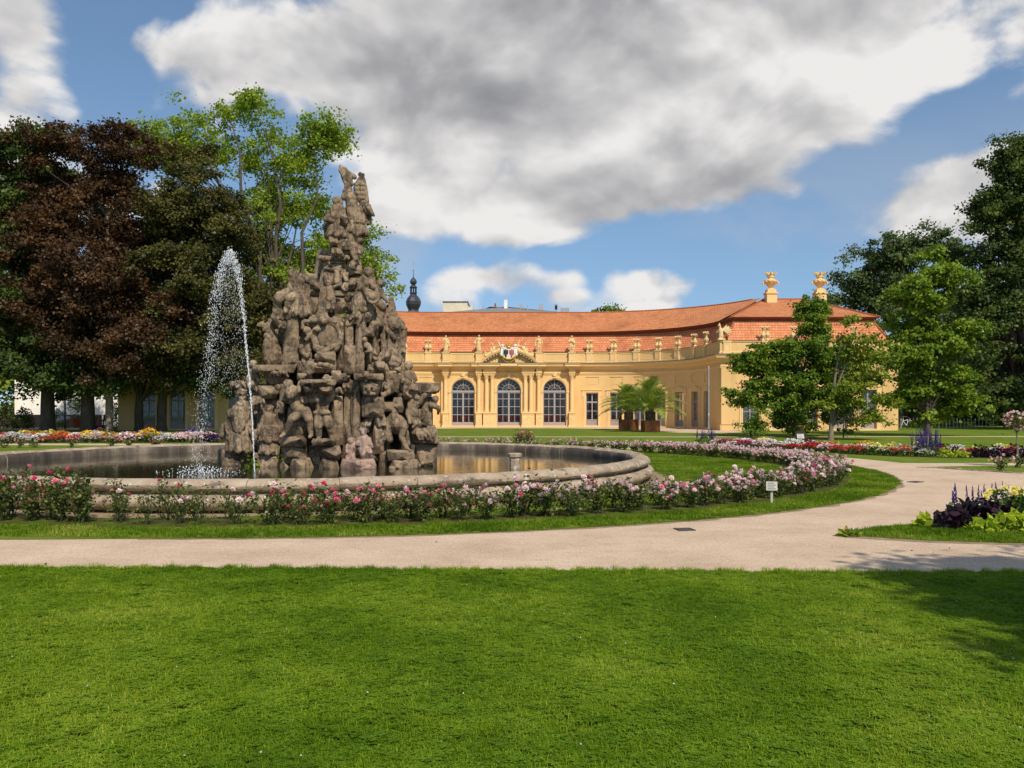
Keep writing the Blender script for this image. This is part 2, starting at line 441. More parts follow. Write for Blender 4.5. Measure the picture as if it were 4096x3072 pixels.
pm('slate', [(0.3, (.022, .024, .032)), (0.7, (.045, .048, .060))], scale=1.5, rough=.45, spec=.5)
pm('zinc_roof', [(0.3, (.17, .165, .16)), (0.7, (.24, .235, .23))], scale=.7, rough=.6, coord='World')
pm('cream_render', [(.66, .58, .44)], scale=1, rough=.9)
pm('bright_render', [(.80, .77, .70)], scale=1, rough=.9)
pm('brown_render', [(.20, .13, .08)], scale=1, rough=.9)
pm('steel', [(.42, .43, .44)], scale=3, rough=.45, metal=.7)
pm('galvanised', [(0.3, (.30, .31, .33)), (0.7, (.42, .43, .45))], scale=6, rough=.5, metal=.4, coord='World')
pm('corten', [(0.3, (.075, .030, .018)), (0.5, (.14, .054, .022)), (0.75, (.27, .11, .034))], scale=1.6, rough=.85, coord='World', bump=.15, bscale=25)
pm('bark', [(0.3, (.050, .038, .028)), (0.7, (.115, .092, .070))], scale=6, rough=.95, bump=.8, bscale=9, bdist=.05, coord='World', stretch=(1, 1, .25))
pm('bark_pale', [(0.3, (.13, .105, .075)), (0.7, (.25, .20, .15))], scale=5, rough=.95, bump=.6, bscale=9, bdist=.04, coord='World', stretch=(1, 1, .3))
pm('stem_green', [(.050, .060, .020)], scale=6, rough=.8)
pm('rubber', [(.02, .02, .02)], scale=6, rough=.8)
leafmat('leaf_red', [(0.2, (.026, .017, .008)), (0.5, (.066, .035, .014)), (0.8, (.145, .077, .026))], trans=.30, tcol=(1.3, .7, .5), scale=.25)
leafmat('leaf_brown', [(0.2, (.030, .036, .009)), (0.5, (.072, .072, .016)), (0.8, (.145, .128, .028))], trans=.30, tcol=(1.1, 1.0, .5), scale=.2)
leafmat('leaf_dark', [(0.2, (.024, .044, .009)), (0.5, (.060, .092, .016)), (0.8, (.135, .165, .030))], trans=.30, scale=.2)
leafmat('leaf_blue', [(0.2, (.040, .068, .024)), (0.5, (.090, .130, .040)), (0.8, (.165, .205, .060))], trans=.28, scale=.2)
leafmat('leaf_lime', [(0.2, (.130, .195, .018)), (0.5, (.245, .330, .030)), (0.8, (.370, .430, .055))], trans=.45, scale=.3)
leafmat('leaf_mid', [(0.2, (.080, .140, .010)), (0.5, (.160, .245, .018)), (0.8, (.270, .335, .030))], trans=.35, scale=.3)
leafmat('leaf_magnolia', [(0.2, (.045, .100, .008)), (0.5, (.110, .190, .013)), (0.8, (.250, .310, .024))], trans=.30, rough=.5, scale=.6)
leafmat('leaf_yellowing', [(0.2, (.095, .150, .012)), (0.5, (.190, .245, .020)), (0.8, (.350, .345, .040))], trans=.35, scale=.6)
leafmat('leaf_rose', [(0.2, (.035, .062, .013)), (0.5, (.080, .115, .022)), (0.8, (.170, .170, .036))], trans=.25, rough=.4, scale=2)
leafmat('leaf_bed', [(0.2, (.040, .085, .016)), (0.5, (.075, .130, .026)), (0.8, (.130, .180, .040))], trans=.3, scale=2)
leafmat('leaf_purple', [(0.2, (.008, .005, .008)), (0.5, (.017, .009, .015)), (0.8, (.040, .016, .028))], trans=.12, tcol=(1.2, .6, .9), rough=.4, scale=2)
leafmat('leaf_chartreuse', [(0.2, (.25, .34, .02)), (0.5, (.38, .47, .03)), (0.8, (.52, .58, .06))], trans=.35, scale=2)
leafmat('leaf_palm', [(0.2, (.11, .165, .022)), (0.5, (.23, .30, .042)), (0.8, (.40, .43, .10))], trans=.25, scale=2)
leafmat('leaf_silver', [(0.2, (.38, .42, .42)), (0.5, (.52, .56, .56)), (0.8, (.66, .70, .70))], trans=.15, tcol=(1, 1, 1), scale=2)
leafmat('grass_blade', [(0.10, (.085, .160, .006)), (0.42, (.180, .285, .010)), (0.68, (.270, .360, .016)), (0.92, (.46, .46, .08))], trans=.35, scale=.9, rough=.6, spec=.08, patch=.50)
leafmat('grass_long', [(0.10, (.060, .125, .006)), (0.42, (.125, .215, .010)), (0.68, (.190, .275, .016)), (0.92, (.34, .36, .07))], trans=.35, scale=.9, rough=.6, spec=.08, patch=.7)
leafmat('clover_leaf', [(0.2, (.075, .160, .008)), (0.5, (.130, .240, .012)), (0.8, (.210, .320, .022))], trans=.3, scale=1.1, rough=.6, spec=.08, patch=.50)
PETALS = {'deep_pink': (.84, .10, .24), 'pale_pink': (.95, .72, .73), 'rose_pink': (.90, .30, .40), 'white': (.82, .80, .76), 'yellow': (.82, .55, .03), 'orange': (.80, .26, .03),
          'red': (.55, .018, .020), 'purple': (.085, .040, .26), 'pale_yellow': (.86, .76, .24), 'burgundy': (.085, .012, .014), 'magenta': (.50, .03, .16), 'coral': (.72, .13, .11)}
for k, c in PETALS.items():
    leafmat('petal_' + k, [(0.1, tuple(x * .72 for x in c)), (0.5, c), (0.9, tuple(min(.95, x * 1.12 + .03) for x in c))], trans=.25, tcol=(1, 1, 1), scale=3)

# glass: thin pane, mirror by fresnel over transparency
m, t, out = newmat('pane_glass')
gl = t.add('ShaderNodeBsdfGlossy'); gl.inputs['Roughness'].default_value = .03; gl.inputs['Color'].default_value = (.95, .97, 1, 1)
trn = t.add('ShaderNodeBsdfTransparent'); trn.inputs['Color'].default_value = (.80, .84, .83, 1)
fr = t.add('ShaderNodeFresnel'); fr.inputs[0].default_value = 1.55
mx = t.add('ShaderNodeMixShader'); t.put(mx.inputs[0], t.m('MULTIPLY', fr.outputs[0], .6, clamp=True))
t.l.new(trn.outputs[0], mx.inputs[1]); t.l.new(gl.outputs[0], mx.inputs[2]); t.l.new(mx.outputs[0], out.inputs[0])

# basin water
m, t, out = newmat('basin_water')
p = t.add('ShaderNodeBsdfPrincipled'); p.inputs['Base Color'].default_value = (.030, .028, .014, 1); p.inputs['Roughness'].default_value = .04; p.inputs['IOR'].default_value = 1.33
p.inputs['Specular IOR Level'].default_value = .75
pos = t.add('ShaderNodeNewGeometry').outputs['Position']
mp = t.add('ShaderNodeMapping'); t.l.new(pos, mp.inputs[0]); mp.inputs['Scale'].default_value = (1.0, 1.6, 1)
h = t.m('ADD', t.noise(mp.outputs[0], 2.6, 3, .5), t.m('MULTIPLY', t.noise(mp.outputs[0], 9.0, 2, .5), .35))
t.l.new(t.bump(h, .05, .06), p.inputs['Normal']); t.l.new(p.outputs[0], out.inputs[0])

# falling water
m, t, out = newmat('white_water')
p = t.add('ShaderNodeBsdfPrincipled'); p.inputs['Base Color'].default_value = (.86, .90, .94, 1); p.inputs['Roughness'].default_value = .15
p.inputs['Transmission Weight'].default_value = .35; p.inputs['IOR'].default_value = 1.33
t.l.new(p.outputs[0], out.inputs[0])

# clay tiles: staggered courses from the UV map (u along the eave, v up the slope, metres)
def tilemat(name, ca, cb, w, hgt):
    m, t, out = newmat(name)
    uv = t.add('ShaderNodeUVMap').outputs[0]
    br = t.add('ShaderNodeTexBrick'); t.l.new(uv, br.inputs['Vector'])
    br.offset = .5; br.inputs['Color1'].default_value = (*ca, 1); br.inputs['Color2'].default_value = (*cb, 1)
    br.inputs['Mortar'].default_value = (ca[0] * .58, ca[1] * .50, ca[2] * .46, 1)
    br.inputs['Scale'].default_value = 1.0; br.inputs['Brick Width'].default_value = w; br.inputs['Row Height'].default_value = hgt
    br.inputs['Mortar Size'].default_value = .017; br.inputs['Mortar Smooth'].default_value = .4
    geo = t.add('ShaderNodeNewGeometry').outputs['Position']
    c = t.mix(t.smooth(t.noise(geo, .55, 6, .65), .45, .8), br.outputs['Color'], (ca[0] * .62, ca[1] * .58, ca[2] * .6))
    c = t.mix(t.smooth(t.noise(geo, 7.0, 3, .6), .62, .75), c, tuple(min(1, x * 1.25) for x in cb))
    sx = t.add('ShaderNodeSeparateXYZ'); t.l.new(uv, sx.inputs[0])
    saw = t.m('FRACT', t.m('DIVIDE', sx.outputs[1], hgt))
    hh = t.m('ADD', t.m('MULTIPLY', t.m('SUBTRACT', 1.0, saw), 1.0), t.m('MULTIPLY', br.outputs['Fac'], -.8))
    p = t.add('ShaderNodeBsdfPrincipled'); t.l.new(c, p.inputs['Base Color']); p.inputs['Roughness'].default_value = .8; p.inputs['Specular IOR Level'].default_value = .2
    t.l.new(t.bump(hh, .7, .035), p.inputs['Normal']); t.l.new(p.outputs[0], out.inputs[0])
tilemat('tiles_upper', (.50, .185, .074), (.66, .270, .112), .24, .20)
tilemat('tiles_lower', (.58, .205, .092), (.70, .285, .135), .28, .24)

# ================================================================== the ground
RC = Vector((-4.35, 25.9)); R_IN, R_OUT = 14.4, 16.7       # ring path round the fountain lawn
BC = Vector((-5.15, 22.75)); R_BAS = 8.40                     # basin centre and radius of its rim
def flat(name, pts, z, mat, sub=None):
    bm = bmesh.new()
    vs = [bm.verts.new((p[0], p[1], z)) for p in pts]
    f = bm.faces.new(vs)
    if f.normal.z < 0: f.normal_flip()
    me = bpy.data.meshes.new(name); bm.to_mesh(me); bm.free()
    return tag(link(name, me, mat), kind='structure')
# one sheet of lawn out to the horizon
mb = MB(); mb.poly([(-900, -60, 0), (900, -60, 0), (900, 1800, 0), (-900, 1800, 0)])
tag(mb.build('ground', 'lawn_soil'), kind='structure')
rng = random.Random(4)
def wob(t, a=.05): return a * (noise.noise(Vector((t * 1.3, 3.1, 0))) + .6 * noise.noise(Vector((t * 5.1, 9.1, 0))))
# gravel: ring path, the path before the lawn, and the far path
def circ(c, r, a0, a1, n, w=.04): return [(c[0] + (r + wob(i * .7 + r, w)) * math.cos(a0 + (a1 - a0) * i / n), c[1] + (r + wob(i * .7 + r, w)) * math.sin(a0 + (a1 - a0) * i / n)) for i in range(n + 1)]
def near_edge(x): return 9.22 - .030 * x + .02 * math.sin(x * 1.7) + wob(x * 2, .03)
near = [(x * .5, near_edge(x * .5)) for x in range(-80, 81)]
pl = near + [(40, 21.6)] + [(14.2, 21.9), (12.4, 23.2), (11.6, 24.4), (11.55, 25.3), (12.6, 25.85), (16, 26.8), (40, 27.6)][0:0]
# sheet 1: everything between the near lawn and the far edge of the ring path
big = near + [(40, 28.0), (20, 27.6), (13.6, 27.6)] + circ(RC, R_OUT, rad(6), rad(100), 60) + [(-12, 42.6), (-20, 43.1), (-40, 43.4)]
flat('gravel_path', big, .004, 'gravel')
# fountain lawn: circle that runs out to the left
isl = circ(RC, R_IN, rad(-90), rad(97), 120) + [(-10, 40.6), (-16, 40.9), (-24, 41.2), (-40, 41.4), (-40, 11.3)] + [(-40 + k, 11.35 + wob(k, .06)) for k in range(2, 34, 2)]
flat('fountain_lawn', isl, .010, 'lawn_soil')
edge_out = circ(RC, R_IN + .09, rad(-92), rad(96), 160, .13)
edge_in = circ(RC, R_IN - .12, rad(-92), rad(96), 160, .05)
mb = MB(); mb.grid([[(x, y, .007) for x, y in edge_out], [(x, y, .007) for x, y in edge_in]])
tag(mb.build('worn_edge', 'bare_edge'), kind='structure')
# wedge of lawn with the colourful bed at the right
wedge = [(4.55, 11.72), (4.42, 11.9), (4.62, 12.15), (5.25, 12.62), (5.9, 13.0), (6.5, 13.45), (7.6, 14.6), (8.8, 16.1), (10.5, 18.0), (13.5, 19.6), (40, 21.0), (40, 9.9), (12, 10.6), (9, 10.85), (7.2, 11.02), (6.2, 11.12), (5.4, 11.3)]
flat('bed_lawn', wedge, .010, 'lawn_soil')
flat('worn_edge', [(x + (.0 if x > 20 else -.14), y - .13) for x, y in [(4.55, 11.72), (4.42, 11.9), (4.62, 12.15), (5.4, 12.6), (9, 12.0), (40, 11), (40, 9.9), (12, 10.6), (9, 10.85), (7.2, 11.02), (6.2, 11.12), (5.4, 11.3)]], .007, 'bare_edge')
# second wedge with rose bushes
w2 = [(11.75, 25.6), (12.3, 25.2), (12.8, 24.1), (13.4, 23.2), (14.5, 22.7), (40, 22.3), (40, 27.0), (16, 26.6), (13, 26.0)]
flat('rose_lawn', w2, .010, 'lawn_soil')
# far paths and the terrace at the orangery
mb = MB(); mb.grid([[(-60, 52.4, .004), (-20, 53.4, .004), (12, 53.0, .004), (30, 53.6, .004), (90, 54, .004)], [(-60, 53.4, .004), (-20, 54.4, .004), (12, 54.1, .004), (30, 54.9, .004), (90, 55.4, .004)]])
tag(mb.build('garden_path', 'gravel'), kind='structure')
flat('terrace', [(-17.5, 70), (-8, 75), (-3, 77.3), (4.5, 77.0), (8.8, 74.0), (10.8, 68), (11.9, 62.5), (14.5, 62), (17.5, 64.5), (17.3, 69.4), (16.9, 73), (14, 82), (6.5, 84), (-7, 84), (-14.5, 82), (-17, 73)], .006, 'gravel')
flat('service_yard', [(-75, 76), (-33, 72), (-31.8, 74), (-31.8, 110), (-75, 110)], .005, 'gravel')

# grass blades: tufts scattered by geometry nodes over patches of lawn
def tuft_mesh(seed, nb, spread, hmin, hmax, width, clover=0, bmat='grass_blade'):
    r = np.random.default_rng(seed)
    v, f, tn = [], [], []
    for i in range(nb):
        a = r.uniform(0, 2 * PI); d = spread * math.sqrt(r.uniform())
        x, y = d * math.cos(a), d * math.sin(a)
        h_ = r.uniform(hmin, hmax); la = r.uniform(0, 2 * PI); lean = r.uniform(.2, 1.0) * h_
        wx, wy = math.cos(la + PI / 2) * width / 2, math.sin(la + PI / 2) * width / 2
        lx, ly = math.cos(la) * lean, math.sin(la) * lean
        b = len(v)
        v += [(x - wx, y - wy, 0), (x + wx, y + wy, 0), (x + wx * .8 + lx * .35, y + wy * .8 + ly * .35, h_ * .62), (x - wx * .8 + lx * .35, y - wy * .8 + ly * .35, h_ * .62),
              (x + lx + wx * .1, y + ly + wy * .1, h_), (x + lx - wx * .1, y + ly - wy * .1, h_)]
        f += [(b, b + 1, b + 2, b + 3), (b + 3, b + 2, b + 4, b + 5)]
        tt = r.uniform(0, 1) ** 1.2; tn += [tt, tt]
    nblade = len(f)
    for i in range(clover):
        a = r.uniform(0, 2 * PI); d = spread * math.sqrt(r.uniform())
        x, y, z = d * math.cos(a), d * math.sin(a), r.uniform(hmin * .6, hmax * .7)
        ph = r.uniform(0, 2 * PI); s = r.uniform(.007, .011)
        for q in range(3):
            aa = ph + q * 2 * PI / 3; c, sn = math.cos(aa), math.sin(aa)
            b = len(v)
            v += [(x, y, z), (x + c * s - sn * s * .7, y + sn * s + c * s * .7, z + s * .25), (x + c * s * 1.7, y + sn * s * 1.7, z + s * .1), (x + c * s + sn * s * .7, y + sn * s - c * s * .7, z + s * .25)]
            f.append((b, b + 1, b + 2, b + 3)); tn.append(r.uniform(0, 1))
    me = np_mesh('grass_tuft', v, f, tn)
    me.materials.append(MATS[bmat]); me.materials.append(MATS['clover_leaf'])
    if clover:
        mi = np.zeros(len(f), np.int32); mi[nblade:] = 1; me.polygons.foreach_set('material_index', mi)
    return me
def tuft_col(name, specs):
    c = bpy.data.collections.new(name)        # not linked to the scene: only a source for the scatter
    for i, sp in enumerate(specs):
        c.objects.link(bpy.data.objects.new('grass_tuft', tuft_mesh(*sp)))
    return c
def scatter(name, label, poly_pts, z, col, density, smin, smax, seed, noise_lo=0.0):
    g = bpy.data.node_groups.new('scatter_' + name, 'GeometryNodeTree')
    g.interface.new_socket('Geometry', in_out='INPUT', socket_type='NodeSocketGeometry')
    g.interface.new_socket('Geometry', in_out='OUTPUT', socket_type='NodeSocketGeometry')
    N = g.nodes; L = g.links
    gi = N.new('NodeGroupInput'); go = N.new('NodeGroupOutput')
    dp = N.new('GeometryNodeDistributePointsOnFaces'); dp.inputs['Density'].default_value = density; dp.inputs['Seed'].default_value = seed
    ci = N.new('GeometryNodeCollectionInfo'); ci.inputs[0].default_value = col; ci.inputs['Separate Children'].default_value = True; ci.inputs['Reset Children'].default_value = True
    ip = N.new('GeometryNodeInstanceOnPoints'); ip.inputs['Pick Instance'].default_value = True
    rv = N.new('FunctionNodeRandomValue'); rv.data_type = 'FLOAT_VECTOR'
    rv.inputs[0].default_value = (-.12, -.12, 0); rv.inputs[1].default_value = (.12, .12, 6.283)
    rs = N.new('FunctionNodeRandomValue'); rs.data_type = 'FLOAT'; rs.inputs[2].default_value = smin; rs.inputs[3].default_value = smax
    ri = N.new('FunctionNodeRandomValue'); ri.data_type = 'INT'; ri.inputs[4].default_value = 0; ri.inputs[5].default_value = 50
    L.new(gi.outputs[0], dp.inputs['Mesh']); L.new(dp.outputs['Points'], ip.inputs['Points']); L.new(ci.outputs[0], ip.inputs['Instance'])
    L.new(rv.outputs[0], ip.inputs['Rotation']); L.new(rs.outputs[1], ip.inputs['Scale']); L.new(ri.outputs[2], ip.inputs['Instance Index'])
    jg = N.new('GeometryNodeJoinGeometry')
    L.new(gi.outputs[0], jg.inputs[0]); L.new(ip.outputs[0], jg.inputs[0]); L.new(jg.outputs[0], go.inputs[0])
    bm = bmesh.new(); f = bm.faces.new([bm.verts.new((p[0], p[1], z)) for p in poly_pts])
    if f.normal.z < 0: f.normal_flip()
    me = bpy.data.meshes.new(name); bm.to_mesh(me); bm.free()
    o = tag(link(name, me, 'lawn_soil'), label, 'grass', kind='stuff')
    md = o.modifiers.new('scatter', 'NODES'); md.node_group = g
    return o
near_col = tuft_col('near_tufts', [(1, 70, .075, .014, .032, .0036, 16), (2, 60, .07, .012, .028, .0034, 40), (3, 80, .08, .016, .038, .0032, 6), (4, 60, .07, .012, .028, .0036, 56)])
edge_col = tuft_col('edge_tufts', [(5, 46, .06, .03, .075, .0045, 0), (6, 50, .06, .03, .08, .004, 0)])
mid_col = tuft_col('mid_tufts', [(7, 60, .10, .02, .045, .006, 0, 'grass_long'), (8, 52, .10, .02, .05, .006, 0, 'grass_long')])
scatter('grass', 'short mown grass and clover of the wide lawn before the gravel path', [(-3.4, 3.6), (4.0, 3.6)] + [(x * .5, near_edge(x * .5) - .03) for x in range(14, -15, -1)], .004, near_col, 380, .8, 1.25, 3)
scatter('grass', 'longer grass fringe along the gravel path at the lawn edge', [(x * .5, near_edge(x * .5) - .14) for x in range(-14, 15)] + [(x * .5, near_edge(x * .5) + .03) for x in range(14, -15, -1)], .006, edge_col, 190, .55, 1.0, 5)
rose_out = circ(RC, 13.45, rad(-125), rad(40), 80, 0)
scatter('grass', 'grass verge between the rose ring and the curved gravel path', circ(RC, R_IN - .03, rad(-125), rad(40), 100, .04) + rose_out[::-1], .013, mid_col, 95, .7, 1.25, 6)
scatter('grass', 'grass between the rose ring and the stone basin', circ(RC, 12.25, rad(-125), rad(88), 120, 0) + circ(BC, 9.0, rad(86), rad(-130), 90, 0), .013, mid_col, 55, .6, 1.0, 7)
scatter('grass', 'grass on the wedge of lawn round the mixed summer bed', [(4.62, 11.75), (4.5, 11.9), (4.7, 12.1), (5.3, 12.55), (5.95, 12.92), (6.5, 13.35), (7.6, 14.5), (9.5, 14.5), (9.5, 10.88), (7.2, 11.06), (6.2, 11.16), (5.4, 11.34)], .013, mid_col, 110, .7, 1.2, 8)
# ================================================================== the orangery
X0, YC, RA = -0.3, 83.5, 10.4                 # axis, front of the middle, radius of the concave quadrants
SA = 6.4; SB = SA + RA * PI / 2; SCC = SB + 3.6; SD = SCC + 14.0; SE = SD + 17.5
YA = YC - RA
def fpath(s):
    """facade line, right half: position and outward normal at distance s from the axis"""
    if s <= SA: return s, YC, 0., -1.
    if s <= SB:
        ph = (s - SA) / RA
        return SA + RA * math.sin(ph), YA + RA * math.cos(ph), -math.sin(ph), -math.cos(ph)
    xe = SA + RA
    if s <= SCC: return xe, YA - (s - SB), -1., 0.
    if s <= SD: return xe + (s - SCC), YA - 3.6, 0., -1.
    return xe + 14.0, YA - 3.6 + (s - SD), 1., 0.
def FW(s, z, o=0.0, sg=1):
    a = abs(s) if sg > 0 else abs(s)
    x, y, nx, ny = fpath(a)
    k = sg * (1 if s >= 0 else -1)
    return Vector((X0 + k * (x + nx * o), y + ny * o, z))
XW0, XW1, YWF, YWB = SA + RA, SA + RA + 14.0, YA - 3.6, YA - 3.6 + 17.5
orangery = empty('orangery', (X0, YC, 0), 'long ochre yellow baroque orangery with curved wings and red tiled roof', 'building')
def sbox(mb, s0, s1, z0, z1, o0, o1, sg=1, step=.4):
    """box in facade coordinates, bent along the facade"""
    curved = s1 > SA and s0 < SB and s1 <= SB + .3
    n = max(1, int(math.ceil((s1 - s0) / step))) if curved else 1
    rows = []
    for i in range(n + 1):
        s = s0 + (s1 - s0) * i / n
        rows.append([FW(s, z0, o0, sg), FW(s, z0, o1, sg), FW(s, z1, o1, sg), FW(s, z1, o0, sg)])
    b = mb.grid(rows, close_u=True)
    mb.f.append((b + 3, b + 2, b + 1, b)); e = b + n * 4
    mb.f.append((e, e + 1, e + 2, e + 3))
def wall_holes(mb, s0, s1, z0, z1, holes, o=0., sg=1, deep=.32):
    """wall face with rectangular openings (s0,s1,z0,z1,depth); reveals included"""
    ss = sorted(set([s0, s1] + [h[0] for h in holes] + [h[1] for h in holes])); zs = sorted(set([z0, z1] + [h[2] for h in holes] + [h[3] for h in holes]))
    for i in range(len(ss) - 1):
        a, b = ss[i], ss[i + 1]
        n = max(1, int(math.ceil((b - a) / .4))) if (a < SB and b > SA and b <= SB + .01) else 1
        for j in range(len(zs) - 1):
            c, d = zs[j], zs[j + 1]
            mid = ((a + b) / 2, (c + d) / 2)
            if any(h[0] < mid[0] < h[1] and h[2] < mid[1] < h[3] for h in holes): continue
            mb.grid([[FW(a + (b - a) * k / n, c, o, sg) for k in range(n + 1)], [FW(a + (b - a) * k / n, d, o, sg) for k in range(n + 1)]])
    for h in holes:
        dp = h[4] if len(h) > 4 else deep
        c = [(h[0], h[2]), (h[1], h[2]), (h[1], h[3]), (h[0], h[3])]
        mb.grid([[FW(s, z, o, sg) for s, z in c], [FW(s, z, o - dp, sg) for s, z in c]], close_u=True)
        if len(h) > 4:
            mb.poly([FW(s, z, o - dp, sg) for s, z in c])
BAYS = [SA + .35 + (i + .5) * (SB - SA - .35) / 7 for i in range(7)]
WBAYS = [SCC + 2.34 + i * 2.33 for i in range(5)]
WIN_W, WIN_Z0, WIN_Z1 = 1.14, .14, 3.22
mbw = {}
for sg in (1, -1):
    mb = MB()
    holes = [(s - .57, s + .57, WIN_Z0, WIN_Z1) for s in BAYS] + [(s - .62, s + .62, 4.02, 4.72, .05) for s in BAYS]
    wall_holes(mb, SA + .001, SB, 0, 6.0, holes, 0, sg)
    wall_holes(mb, SB, SCC, 0, 6.0, [], 0, sg)
    holes = [(s - .62, s + .62, WIN_Z0, WIN_Z1) for s in WBAYS] + [(s - .66, s + .66, 4.02, 4.72, .05) for s in WBAYS]
    wall_holes(mb, SCC, SD, 0, 6.0, holes, 0, sg)
    wall_holes(mb, SD, SE, 0, 6.0, [], 0, sg)
    me = mb.mesh('wall'); link('wall', me, 'ochre_wall', orangery)
# middle block with three arched doors, 0.32 m proud
AO = .32
ARCH = [(-4.33, 1.10), (0.0, 1.14), (4.33, 1.10)]
SPR, DZ0 = 3.42, .14
mb = MB()
holes = [(c - r, c + r, DZ0, SPR + r) for c, r in ARCH]
ss = sorted([-SA, SA] + [h[0] for h in holes] + [h[1] for h in holes])
def FM(s, z, o=0.): return Vector((X0 + s, YC - o, z))
for i in range(len(ss) - 1):
    a, b = ss[i], ss[i + 1]
    hole = next((h for h in holes if h[0] < (a + b) / 2 < h[1]), None)
    if hole is None: mb.poly([FM(a, 0, AO), FM(b, 0, AO), FM(b, 6, AO), FM(a, 6, AO)])
    else:
        mb.poly([FM(a, hole[3], AO), FM(b, hole[3], AO), FM(b, 6, AO), FM(a, 6, AO)])
        mb.poly([FM(a, 0, AO), FM(b, 0, AO), FM(b, DZ0, AO), FM(a, DZ0, AO)])
for c, r in ARCH:
    N_ = 24
    arc = [(c + r * math.cos(PI * k / N_), SPR + r * math.sin(PI * k / N_)) for k in range(N_ + 1)]
    top = [(c + r, SPR)] + [(max(c - r, min(c + r, c + r * 1.9 * math.cos(PI * k / N_))), SPR + r if 0 < k < N_ else SPR) for k in range(1, N_)] + [(c - r, SPR)]
    mb.grid([[FM(s, z, AO) for s, z in arc], [FM(s, z, AO) for s, z in top]])
    loop = [(c - r, DZ0), (c + r, DZ0)] + arc
    mb.grid([[FM(s, z, AO) for s, z in loop], [FM(s, z, AO - .40) for s, z in loop]], close_u=True)
for sd in (-1, 1): mb.poly([FM(sd * SA, 0, AO), FM(sd * SA, 0, -.1), FM(sd * SA, 6, -.1), FM(sd * SA, 6, AO)])
link('wall', mb.mesh('wall'), 'ochre_wall', orangery)

# mouldings swept along the quadrant and wing, mitred at the corners
def swpath(sg, s0=None, s1=None):
    pts = []
    n = 44
    for i in range(n + 1):
        s = SA + (SB - SA) * i / n
        x, y, nx, ny = fpath(s); pts.append((x, y, nx, ny))
    pts += [(XW0, YWF, -1, -1), (XW1, YWF, 1, -1), (XW1, YWB, 1, 1)]
    return [(X0 + sg * x, y, sg * nx, ny) for x, y, nx, ny in pts]
def sweep(mb, prof, path, cap=False, closed=True):
    rows = [[Vector((x + nx * o, y + ny * o, z)) for o, z in prof] for x, y, nx, ny in path]
    b = mb.grid(rows, close_u=closed)
    if cap:
        k = len(prof); mb.f.append(tuple(b + i for i in range(k))); e = b + (len(rows) - 1) * k; mb.f.append(tuple(e + i for i in reversed(range(k))))
CORN = [(-.05, 5.42), (.06, 5.42), (.08, 5.52), (.20, 5.58), (.22, 5.66), (.46, 5.74), (.50, 5.86), (.56, 5.93), (.56, 5.985), (-.05, 5.985)]
for sg in (1, -1):
    pa = swpath(sg)
    mb = MB(); sweep(mb, CORN, pa, True); o = mb.build('cornice', 'ochre_trim', orangery)
    mb = MB(); sweep(mb, [(-.05, 5.99), (.60, 5.99), (.60, 6.03), (.30, 6.07), (-.05, 6.10)], pa, True); mb.build('cornice_flashing', 'lead_sheet', orangery)
    mb = MB(); sweep(mb, [(-.05, 4.96), (.05, 4.96), (.05, 5.04), (.09, 5.06), (.09, 5.13), (-.05, 5.13)], pa, True); mb.build('string_course', 'ochre_trim', orangery)
    # parapet wall with coping
    mb = MB(); sweep(mb, [(.12, 6.02), (.17, 6.02), (.17, 6.2), (.10, 6.24), (.10, 6.95), (.16, 7.0), (.16, 7.08), (-.30, 7.08), (-.30, 6.02)], pa, True); mb.build('parapet', 'ochre_wall', orangery)
    mb = MB(); sweep(mb, [(.19, 7.082), (.19, 7.11), (-.33, 7.11), (-.33, 7.082)], pa, True); mb.build('parapet_flashing', 'lead_sheet', orangery)
# middle block mouldings
mb = MB()
prof = [(o + AO, z) for o, z in CORN]
pmid = [(X0 - SA - .02, YC, -1, -1), (X0 + SA + .02, YC, 1, -1)]
rows = [[Vector((x + (nx * max(o - AO, 0)), y - o, z)) for o, z in prof] for x, y, nx, ny in pmid]
b = mb.grid(rows, close_u=True); k = len(prof); mb.f.append(tuple(b + i for i in range(k))); mb.f.append(tuple(b + k + i for i in reversed(range(k))))
mb.build('cornice', 'ochre_trim', orangery)
mb = MB(); mb.box(X0 - SA - .62, X0 + SA + .62, YC - AO - .6, YC, 5.99, 6.045); mb.build('cornice_flashing', 'lead_sheet', orangery)
mb = MB(); mb.box(X0 - SA - .02, X0 + SA + .02, YC - AO - .11, YC - AO + .05, 5.06, 5.13); mb.box(X0 - SA - .02, X0 + SA + .02, YC - AO - .07, YC - AO + .05, 4.96, 5.06); mb.build('string_course', 'ochre_trim', orangery)
mb = MB(); mb.box(X0 - SA, X0 + SA, YC - AO + .12, YC + .2, 6.03, 7.08); mb.build('parapet', 'ochre_wall', orangery)
mb = MB(); mb.box(X0 - SA - .04, X0 + SA + .04, YC - AO + .04, YC + .24, 7.081, 7.11); mb.build('parapet_flashing', 'lead_sheet', orangery)
for sd in (-1, 1):
    for a, b in ((3.3, 5.5),):
        mb = MB()
        s0, s1 = sorted((sd * a, sd * b))
        for x0_, x1_, z0_, z1_ in ((s0, s1, 6.88, 6.96), (s0, s1, 6.16, 6.24), (s0, s0 + .07, 6.24, 6.88), (s1 - .07, s1, 6.24, 6.88)): mb.box(X0 + x0_, X0 + x1_, YC - AO + .09, YC - AO + .13, z0_, z1_)
        mb.build('parapet_moulding', 'ochre_trim', orangery)
